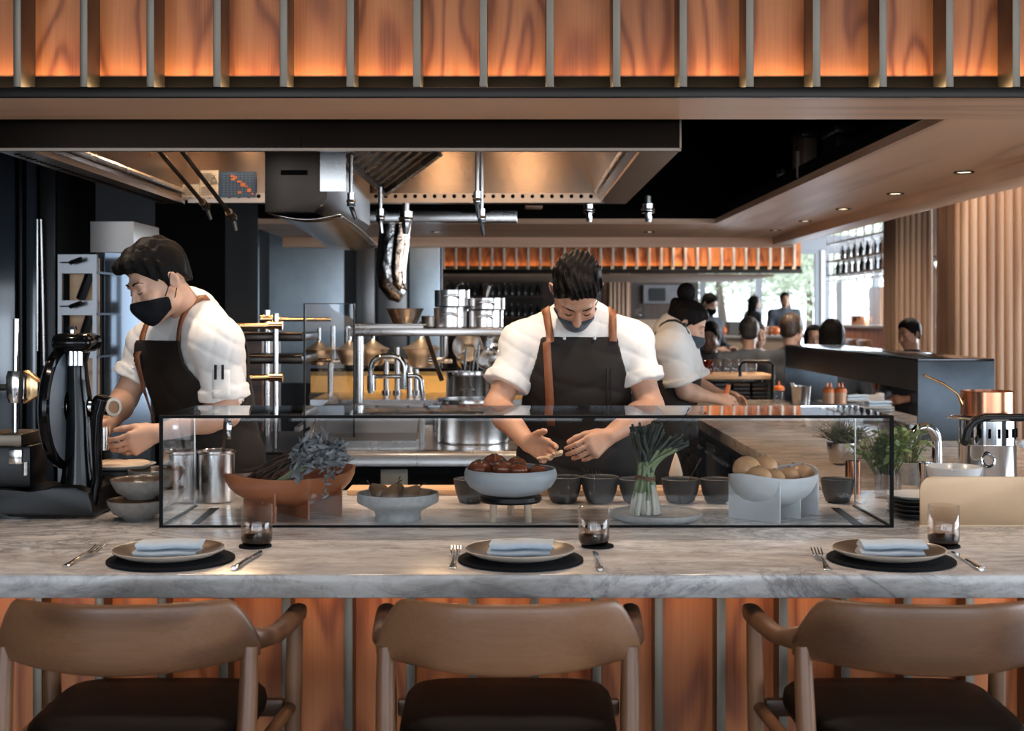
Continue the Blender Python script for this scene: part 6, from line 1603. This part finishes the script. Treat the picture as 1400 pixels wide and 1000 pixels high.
# ------------------------------------------------------------------ chef on the left, turned to the slicer
def chef_left():
    yaw=-math.radians(40); R=Matrix.Rotation(yaw,3,'Z')
    pc=Vector((-1.01,4.46,.985))
    t=person('masked chef in brown apron leaning over a plate beside the black slicer',(pc.x,pc.y,0))
    shL=W(297,470,4.20); shR=W(207,474,4.46)
    elL=W(310,566,4.22); elR=W(170,546,4.44)
    wrL=W(216,592,4.10); wrR=W(146,583,4.20)
    hM=head_frame(W(217,386,4.22),-math.radians(48),math.radians(24),math.radians(-4))
    tp,L=torso_prims(pc,R,0,.12,sh=(shR,shL),w=1.02)
    nb=L(0,.03,.46); hb=hM@Vector((0,.035,-.06))
    dL=W(170,612,4.05)-wrL; dR=W(140,603,4.13)-wrR
    hl=hand_prims(wrL,dL,(-.1,-.2,.95),(-.35,.6,-.55),[(.35,.55,.3),(.42,.6,.3),(.5,.65,.35),(.6,.65,.35)],thumb=(.85,.25,.35),tc=.1,s=1.0)
    hr=hand_prims(wrR,dR,(.5,-.2,.8),(-.1,-.7,-.6),[(.4,.5,.3),(.45,.5,.3),(.5,.5,.3),(.5,.5,.3)],thumb=(.8,.4,.3),tc=.1,s=.97)
    body=tp+[(cap(nb,hb,.054,.053),.03)]+[(p,k if k else .02) for p,k in head_prims(hM,.99)]+arm_prims(shR,elR,wrR)+arm_prims(shL,elL,wrL)+hl+hr+legs_prims(pc,R)
    sdf_obj('body',body,.0048,M_skin2,t)
    up=lambda a,b,f: (Vector(a).lerp(Vector(b),f))
    def sleeve(sh,el,f,r0,r1):
        e=up(sh,el,f); d=(Vector(el)-Vector(sh)).normalized()
        return [(cap(sh,e+d*.03,r0,r1,cut=[(e,d)]),.03)],[(cap(e-d*.038,e+d*.02,r1+.005,r1+.004,cut=[(e+d*.004,d),(e-d*.034,-d)]),.004)]
    sp,_=torso_prims(pc,R,.022,.12,sh=(shR,shL),w=1.05)
    s1,c1=sleeve(shL,elL,.76,.060,.078); s2,c2=sleeve(shR,elR,.62,.060,.072)
    cd=(hb-nb).normalized()
    col=[(cap(nb-cd*.02,nb+cd*.06,.068,.064,cut=[(nb+cd*.045,cd)]),.02)]
    shirt=sp+s1+s2+col+c1+c2
    sdf_obj('shirt',shirt,.0055,M_shirt,t,waist(wrinkle(.0026,4.4,2.6),pc.z+.05))
    trousers(pc,R,t)
    ap,_=torso_prims(pc,R,.036,.12,sh=(shR,shL),w=1.05); ap=ap+[(cap(pc+Vector((0,0,-.05)),pc+Vector((0,.0,-.5)),.18,.20,sq=.75,n=tuple(R@Vector((0,1,0)))),.06)]
    Ri=np.array(R.inverted(),dtype=np.float32)
    def apost(Fd,x,y,z):
        Fd=wrinkle(.003,7.0,1.5)(Fd,x,y,z)
        lx=Ri[0,0]*(x-pc.x)+Ri[0,1]*(y-pc.y); ly=Ri[1,0]*(x-pc.x)+Ri[1,1]*(y-pc.y); lz=z-pc.z+0*x
        w=np.interp(lz.ravel(),[-.6,-.1,.10,.20,.32,.40],[.30,.25,.20,.18,.135,.118]).reshape(lz.shape)
        inner=Fd+.010
        Fd=np.maximum(Fd,np.abs(lx)-w); Fd=np.maximum(Fd,z-(pc.z+.405)); Fd=np.maximum(Fd,(pc.z-.42)-z); Fd=np.maximum(Fd,ly-.085)
        return np.maximum(Fd,-inner)
    a_=sdf_obj('apron',ap,.0055,M_apron,t,apost)
    allp=shirt+ap[:7]
    fd=R@Vector((0,1,0)); rt=R@Vector((1,0,0))
    for q,x0 in enumerate((-.10,.10)):
        pth=[]; base=pc+rt*x0-fd*.7
        if q==0:
            for k in range(8): pth.append((base+Vector((0,0,.10+.036*k)),fd,tuple(rt),allp))
        for k in range(8): pth.append((base+Vector((0,0,.385+.014*k)),fd,tuple(rt)))
        for k in range(4):
            o=pc+rt*x0*(1-.02*k)-fd*(.185-.03*k); pth.append((Vector((o.x,o.y,1.75)),Vector((0,0,-1)),tuple(rt)))
        strap('leather_strap',shirt,pth,.024,M_leather,t,lift=.005)
    # pens in the sleeve pocket
    so=(shL.lerp(elL,.36)); od=Vector((.25,-1,0)).normalized()
    p=surf(shirt,so-od*-.3+Vector((-.03,0,0)),-od) if False else surf(shirt,so+od*.3,-od)
    pk=G(); 
    R2=Matrix.Rotation(math.atan2(od.x,-od.y),3,'Z')
    def S2(u,v):
        o=so+od*.3+R2@Vector(((u-.5)*.055,0,0))+Vector((0,0,-.045+(v-.5)*.09)); r=surf(shirt,o,-od); return (r if r else so)+od*.004
    pk.sheet(S2,5,6); pk.done('sleeve_pocket',M_shirt,t,solid=.003)
    for dx in (-.018,.004):
        o=so+od*.3+R2@Vector((dx,0,0)); 
        a=surf(shirt,o+Vector((0,0,.016)),-od); b=surf(shirt,o+Vector((0,0,-.03)),-od)
        if a and b: G().cyl(a+od*.007,b+od*.007,.0042,n=8).done('pen',M_blkm,t)
    mask_part(hM,.99,t,M_mask,.0045,high=-.026)
    face_bits(hM,.99,t)
    hair_short(hM,.99,t,M_hair,.0045,front=.068,top=.030,seed=4,amp=.0038,back=-.035,tuft=[((.0,-.06,.098),(.055,.052,.030)),((-.0,-.095,.088),(.045,.022,.018)),((.0,.0,.125),(.05,.06,.015))])
    g=G(); c=W(141,600,4.02); g.cyl(c-Vector((.0,0,.035)),c+Vector((0,0,.035)),.017,n=16); tag(g.done('steel_shaker',M_silver),'small steel shaker in the left chef far hand beside the slicer','shaker')
    return t
# ------------------------------------------------------------------ woman chef at the side counter
def chef_woman():
    yaw=math.radians(82); R=Matrix.Rotation(yaw,3,'Z')
    Y=6.5
    pc=Vector((wx(914,Y),Y+.05,.90))
    t=person('woman chef with a black hair bun and mask bending to the side counter',(pc.x,pc.y,0))
    shR=W(916,474,Y-.16); shL=W(930,474,Y+.20)
    elR=W(936,535,Y-.14); elL=W(955,530,Y+.2)
    wrR=W(975,545,Y-.08); wrL=W(985,540,Y+.12)
    hM=head_frame(W(939,444,Y+.02),math.radians(80),math.radians(26),0)
    tp,L=torso_prims(pc,R,0,.05,sh=(shR,shL),w=.92)
    nb=L(0,.02,.50); hb=hM@Vector((0,.03,-.055))
    hr=hand_prims(wrR,(.9,.1,-.12),(.1,.5,.8),(.1,.7,-.5),[(.4,.5,.3)]*4,thumb=(.8,.4,.3),s=.9)
    hl=hand_prims(wrL,(.9,-.2,-.2),(.1,-.5,.8),(.1,-.7,-.5),[(.4,.5,.3)]*4,thumb=(.8,.4,.3),s=.9)
    body=tp+[(cap(nb,hb,.05,.048),.03)]+[(p,k if k else .02) for p,k in head_prims(hM,.95)]+arm_prims(shR,elR,wrR,.95)+arm_prims(shL,elL,wrL,.95)+hr+hl+legs_prims(pc,R)
    sdf_obj('body',body,.0065,M_skin2,t)
    def sleeve(sh,el,f,r0,r1):
        e=Vector(sh).lerp(Vector(el),f); d=(Vector(el)-Vector(sh)).normalized()
        return [(cap(sh,e+d*.03,r0,r1,cut=[(e,d)]),.03),(cap(e-d*.03,e+d*.02,r1+.010,r1+.008,cut=[(e+d*.004,d),(e-d*.028,-d)]),.004)]
    sp,_=torso_prims(pc,R,.024,.05,sh=(shR,shL),w=.96)
    shirt=sp+sleeve(shR,elR,.80,.078,.078)+sleeve(shL,elL,.80,.076,.076)+[(cap(nb-Vector((0,0,.02)),nb+Vector((.02,0,.05)),.062,.058,cut=[(nb+Vector((.02,0,.04)),(0,0,1))]),.02)]
    sdf_obj('shirt',shirt,.007,M_shirt,t,waist(wrinkle(.004,1.2,2.0),pc.z+.0))
    trousers(pc,R,t)
    ap,_=torso_prims(pc,R,.036,.05,w=.96); ap=ap+[(cap(pc+Vector((0,0,-.05)),pc+Vector((0,.0,-.5)),.17,.19,sq=.8,n=(1,0,0)),.06)]
    def apost(Fd,x,y,z):
        inner=Fd+.010; Fd=np.maximum(Fd,z-(pc.z+.26)); Fd=np.maximum(Fd,pc.z-.45-z); return np.maximum(Fd,-inner)
    sdf_obj('apron',ap,.008,M_apron,t,apost)
    allp=shirt
    rt=R@Vector((1,0,0)); fd=R@Vector((0,1,0))
    pth=[]
    o0=pc+rt*-.10
    for k in range(8): o=o0-fd*(.11-.035*k); pth.append((Vector((o.x,o.y,1.6)),Vector((0,0,-1)),tuple(rt)))
    for k in range(6): pth.append((o0+fd*.6+Vector((0,0,.46-.05*k))+rt*.02*k,-fd,tuple(rt)))
    strap('apron_strap',allp,pth,.016,M_apron,t,lift=.005)
    mask_part(hM,.95,t,M_maskb,.006,high=-.022)
    face_bits(hM,.95,t)
    hair_short(hM,.95,t,M_hair,.006,front=.070,top=.016,seed=3,back=-.05,side=-.03,amp=.002,tuft=[((0,.10,.075),(.035,.03,.03))])
    T=lambda p: hM@(Vector(p)*.95)
    g=G(); g.ell(T((0,.075,.150)),(.048,.048,.050),20,12); g.ell(T((0.01,.085,.165)),(.04,.035,.03),16,10); b=g.done('hair_bun',M_hair,t)
    g=G(); g.tube([T((-.06,.05,-.03)),T((-.05,.09,-.09)),T((-.03,.11,-.16))],[.02,.018,.006],10); 
    G().ell(T((-.090,.008,-.008)),(.012,.012,.014),10,8).done('earpiece',M_blkm,t)
    c=wrR+Vector((.075,.03,.03))
    g=G(); g.cyl(c-Vector((.01,0,.02)),c+Vector((.006,0,.035)),.014,.011,12); tag(g.done('carrot_piece',M_sauce),'orange carrot piece held by the woman chef','carrot')
    return t
chef_middle(); chef_left(); chef_woman()
# ------------------------------------------------------------------ guests and staff in the dining room
def guest(label,px,py,Y,yaw,pitch=0,seated=True,shirt=M_suit,skin=M_skin2,hair='short',hm=M_hair,mask=None,scale=1.0,h=.011,arms='lap',bald=False,collar=True):
    hc=W(px,py,Y); R=Matrix.Rotation(math.radians(yaw),3,'Z'); s=scale
    hM=head_frame(hc,math.radians(yaw),math.radians(pitch))
    pc=hc+R@Vector((0,.04,0))-Vector((0,0,.70)); t=person(label,(pc.x,pc.y,0))
    sh=[pc+R@Vector((q*.20,.0,.46)) for q in (-1,1)]
    el=[pc+R@Vector((q*.27,-.03 if arms=='lap' else .02,.20)) for q in (-1,1)]
    wr=[pc+R@Vector((q*.16,-.26,.17)) if arms=='lap' else pc+R@Vector((q*.14,-.18,.10)) for q in (-1,1)]
    tp,L=torso_prims(pc,R,0,.03,sh=sh); nb=L(0,.02,.49); hb=hM@Vector((0,.03,-.06))
    hands=[]
    for q,w_ in zip((-1,1),wr): hands+=hand_prims(w_,R@Vector((-q*.3,-.9,-.1)),R@Vector((-q*.5,0,.8)),R@Vector((-q*.7,0,-.5)),[(.4,.5,.3)]*4,s=.95)
    fl=0.0
    leg=legs_prims(pc,R,seated,fl)
    body=tp+[(cap(nb,hb,.052,.050),.03)]+[(p,k if k else .02) for p,k in head_prims(hM,s)]+arm_prims(sh[0],el[0],wr[0])+arm_prims(sh[1],el[1],wr[1])+hands
    sdf_obj('body',body+leg,h*.8 if hair!='long' else h,skin,t)
    sp,_=torso_prims(pc,R,.022,.03,sh=sh,w=1.04)
    cl=sp+[(cap(nb-Vector((0,0,.02)),nb+Vector((0,0,.03)),.070,.066),.02)]
    for a,b,c in zip(sh,el,wr): 
        d=(c-b).normalized(); e=b.lerp(c,.86); cl+=[(cap(a,b,.072,.058),.03),(cap(b,e+d*.02,.058,.046,cut=[(e,d)]),.02)]
    sdf_obj('jacket',cl,h,shirt,t,wrinkle(.003,px*.1))
    trousers(pc,R,t,seated)
    if hair=='short': hair_short(hM,s,t,hm,h*.65,amp=.002,seed=px,back=-.09,side=-.03)
    elif hair=='long':
        T=lambda p: hM@(Vector(p)*s); RR=hM.to_3x3(); A=np.array(hM.inverted(),dtype=np.float32)
        pr=[(elp(T((0,.018,.035)),(.088*s,.108*s,.092*s),RR),.0),(cap(T((0,.055,.0)),T((0,.075,-.20)),.080*s,.070*s,sq=.7,n=tuple(RR@Vector((0,1,0)))),.04)]
        for q in (-1,1): pr.append((cap(T((q*.07,.01,.02)),T((q*.075,.02,-.17)),.030*s,.022*s),.03))
        def post(Fd,x,y,z):
            lx=(A[0,0]*x+A[0,1]*y+A[0,2]*z+A[0,3])/s; ly=(A[1,0]*x+A[1,1]*y+A[1,2]*z+A[1,3])/s; lz=(A[2,0]*x+A[2,1]*y+A[2,2]*z+A[2,3])/s
            return np.maximum(Fd+.002*np.sin(140*lx+3*np.sin(30*lz)),-np.maximum(np.maximum(ly+.035,lz-.078),np.abs(lx)-.058)*s)
        sdf_obj('hair',pr,h*.7,hm,t,post)
    if mask: mask_part(hM,s,t,mask,h*.6)
    face_bits(hM,s,t,mb=hm)
    return t,hM
guest('seated man in dark jacket facing the camera beside the woman chef',971,461,11.0,-20,15,True,M_suit,M_skin3)
guest('grey haired man in a grey suit seen from behind at the table',1024,455,10.7,172,4,True,M_suitg,M_skin2,hm=M_hairg)
guest('pale faced guest partly hidden behind the grey haired man',1036,459,12.9,5,0,True,plain('pale_shirt',(.45,.46,.48),.8),M_skin2,hm=M_hairb)
guest('brown haired man turned away above the blue-black pass shelf',1083,452,9.9,140,4,True,M_suit,M_skin2,hm=M_hairb)
guest('woman with dark hair facing the camera above the pass shelf',1113,462,12.6,-8,6,True,M_suit,M_skin2,hair='long')
guest('long black haired woman seen from behind above the pass shelf',1137,457,10.3,170,0,True,M_suit,M_skin2,hair='long')
guest('man in dark suit in profile before the fluted wall',1243,457,11.0,-60,10,True,M_suit,M_skin,hm=M_hair)
guest('masked waiter bending in front of the bright window beside the hair bun',970,416,15.5,48,25,False,M_suit,M_skin2,mask=M_mask,h=.014)
guest('dark clothed figure in profile standing before the window',1032,414,22.5,100,5,False,M_suit,M_skin3,hair='long',h=.018)
guest('standing figure in navy facing the camera against the bright window',1073,410,22.0,6,0,False,M_suit,M_skin3,h=.018)
# ================================================================== counter chairs in front
def counter_chair():
    t=thing('counter_chair','x','chair',(0,0,0),group='wooden counter chairs in front')
    # broad curved backrest
    n=40; g=G(); secs=[]
    for i in range(n+1):
        u=-1+2*i/n; au=abs(u)
        x=.258*u; y=.115*au**2.2
        top=.918-.004*au**2-.085*max(0,(au-.80)/.20)**1.6
        bot=.786-.010*(1-au**2)+.004*au
        th=.011+.003*au
        dx=-.35*u*.6; nrm=Vector((-.5*u*abs(u)**.3*.9,1,0)).normalized()
        sec=[]
        for k in range(20):
            a=2*PI*k/20; ca,sa=math.cos(a),math.sin(a)
            zz=(top+bot)/2+(top-bot)/2*math.copysign(abs(sa)**.5,sa); off=th*math.copysign(abs(ca)**.7,ca)
            lean=.10*((zz-.85))
            sec.append(Vector((x,y-lean,zz))+nrm*off)
        secs.append(sec)
    g.loft(secs); g.done('backrest',M_walnut,t,world=False,smooth=60)
    for s in (-1,1):
        g=G(); prof=[]
        pts=[(s*.212,.090,.826,.008,.022),(s*.238,.110,.824,.014,.027),(s*.252,.140,.819,.018,.023),(s*.262,.19,.808,.018,.018),(s*.270,.26,.800,.017,.020),(s*.276,.38,.797,.019,.021),(s*.278,.47,.796,.021,.020),(s*.278,.495,.796,.018,.016)]
        g.loft([[Vector((x+w*math.copysign(abs(math.cos(a))**.8,math.cos(a)),y,z+h*math.copysign(abs(math.sin(a))**.8,math.sin(a)))) for a in [2*PI*k/16 for k in range(16)]] for x,y,z,w,h in pts]); g.done('armrest',M_walnut,t,world=False,smooth=60)
        g=G(); g.tube([(s*.243,.100,.812),(s*.243,.090,.74),(s*.240,.065,.55),(s*.246,.03,.20),(s*.252,.0,0)],[.017,.019,.021,.018,.014],16); g.done('rear_leg',M_walnutz,t,world=False,smooth=60)
        g=G(); g.tube([(s*.276,.45,.79),(s*.272,.45,.62),(s*.266,.455,.3),(s*.262,.46,0)],[.018,.020,.018,.014],16); g.done('front_leg',M_walnutz,t,world=False,smooth=60)
        G().cyl((s*.244,.07,.59),(s*.268,.45,.59),.014,n=12).done('side_rail',M_walnut,t,world=False)
        G().cyl((s*.248,.04,.25),(s*.264,.455,.25),.012,n=12).done('side_stretcher',M_walnut,t,world=False)
    G().box(-.25,.25,.445,.470,.565,.605,.006).done('front_rail',M_walnut,t,world=False)
    G().box(-.235,.235,.055,.075,.565,.605,.006).done('rear_rail',M_walnut,t,world=False)
    G().cyl((-.26,.455,.22),(.26,.455,.22),.014,n=12).done('foot_bar',M_walnut,t,world=False)
    g=G(); rings=[]
    for z,k in ((.600,.93),(.606,.985),(.622,1.0),(.640,.985),(.650,.94),(.655,.80),(.656,.4)):
        ring=[]
        for q in range(56):
            a=2*PI*q/56; ca,sa=math.cos(a),math.sin(a)
            w=.225+.012*sa
            ring.append(Vector((k*w*math.copysign(abs(ca)**.42,ca), .265+k*.205*math.copysign(abs(sa)**.42,sa), z+(.010*(1-(k)**2) if z>.63 else 0))))
        rings.append(ring)
    g.loft(rings); g.done('seat_cushion',M_leatherblk,t,world=False,smooth=60)
    return t
c0=counter_chair()
for i,(x,lab) in enumerate([(-.765,'brown wooden counter chair in front of the leftmost place setting'),(-.008,'brown wooden counter chair in front of the middle place setting'),(.822,'brown wooden counter chair in front of the rightmost place setting')]):
    if i==0: c0.location=(x,2.52,0); c0['label']=lab
    else: dup(c0,(x,2.52,0),0,lab)
# ================================================================== light
w = bpy.data.worlds.new('daylight'); SC.world = w; w.use_nodes = True
w.node_tree.nodes['Background'].inputs[0].default_value = (.80,.90,1.0,1); w.node_tree.nodes['Background'].inputs[1].default_value = 4.0
def lamp(name, kind, loc, power, col=(1,1,1), rot=(0,0,0), size=None, size_y=None, spot=None, blend=.6, radius=None):
    l = bpy.data.lights.new(name, kind); l.energy = power; l.color = col
    if kind == 'AREA':
        l.size = size
        if size_y: l.shape = 'RECTANGLE'; l.size_y = size_y
    if kind == 'SPOT': l.spot_size = math.radians(spot); l.spot_blend = blend
    if radius is not None: l.shadow_soft_size = radius
    o = bpy.data.objects.new(name, l); COL.objects.link(o); o.location = loc; o.rotation_euler = rot; return o
WARM = (1.0,.66,.38); COOL = (.74,.86,1.0)
# daylight through the window wall behind the guests, and through the glazing at the back and right
lamp('daylight_behind_guests','AREA',(5.2,-4.8,1.15),110,COOL,(PI/2,0,math.radians(12)),6,2.1)
lamp('daylight_right_front','AREA',(8.85,3.3,1.55),400,(.80,.90,1),(0,PI/2,0),2.3,6.6)
lamp('daylight_front_left','AREA',(-3.9,-4.8,1.35),62,COOL,(PI/2,0,0),2.0,2.0)
lamp('daylight_back_glazing','AREA',(6.3,25.7,1.7),450,COOL,(-PI/2,0,0),5.5,2.0)
lamp('daylight_right_glazing','AREA',(8.9,19,2.0),1300,(.85,.92,1),(0,PI/2,0),2.6,10)
# warm ceiling lamps above the guests' side and over the dining room
for x in (-1.9,-.1,1.7): lamp('ceiling_lamp','SPOT',(x,2.85,3.6),85,(1,.82,.68),(math.radians(9),0,0),spot=64,radius=.06)
for x,y in ((4,12),(2,15),(6,16),(3,19),(3.2,8)): lamp('dining_lamp','SPOT',(x,y,3.6),220,(1,.84,.68),(0,0,0),spot=120,radius=.08)
# lamps in the hood
for x,y in ((-1.33,6.36),(-.036,6.36)): lamp('hood_lamp','AREA',(x,y,2.46),4,WARM,(0,0,0),.08)
for x,y in ((-1.25,5.2),(.1,5.2),(-.4,5.2)): lamp('hood_lamp','AREA',(x,y,2.46),12,WARM,(0,0,0),.16)
# recessed downlights in the soffit
for i,(px,py) in enumerate([(1318,235),(1224,264.5),(1153,285.5),(1101,302),(1060,314.5)]):
    Y = (CZ-ZS)*-F/(HY-py); lamp('downlight_lamp','SPOT',(wx(px,Y),Y,ZS-.02),40,(1,.78,.56),(0,0,0),spot=110,radius=.03)
for px in (487,597,888): lamp('downlight_lamp','SPOT',(wx(px,10.0),10.0,ZS-.02),40,(1,.78,.56),(0,0,0),spot=110,radius=.03)
for px in (470,560,650): lamp('bench_lamp','SPOT',(wx(px,7.4),7.3,2.1),30,WARM,(math.radians(10),0,0),spot=110,radius=.03)
for x in (-1.2,-.5,.1,.7): lamp('counter_lamp','SPOT',(x,4.12,ZS-.02),24,(1,.80,.62),(0,0,0),spot=110,radius=.03)
# ================================================================== camera
cd = bpy.data.cameras.new('camera'); cam = bpy.data.objects.new('camera', cd); COL.objects.link(cam)
cam.location = (0,0,CZ); cam.rotation_euler = (PI/2,0,0)
cd.sensor_width = 36; cd.lens = F/1400*36; cd.shift_y = (HY-500)/1400; cd.shift_x = 0.0
cd.clip_start = .05; cd.clip_end = 200
cd.dof.use_dof = True; cd.dof.focus_distance = 3.9; cd.dof.aperture_fstop = 5.0
SC.camera = cam
SC.cycles.transparent_max_bounces = 32
vs = SC.view_settings; vs.view_transform = 'Standard'; vs.look = 'None'; vs.exposure = 0.0; vs.gamma = 1.0; vs.use_curve_mapping = False
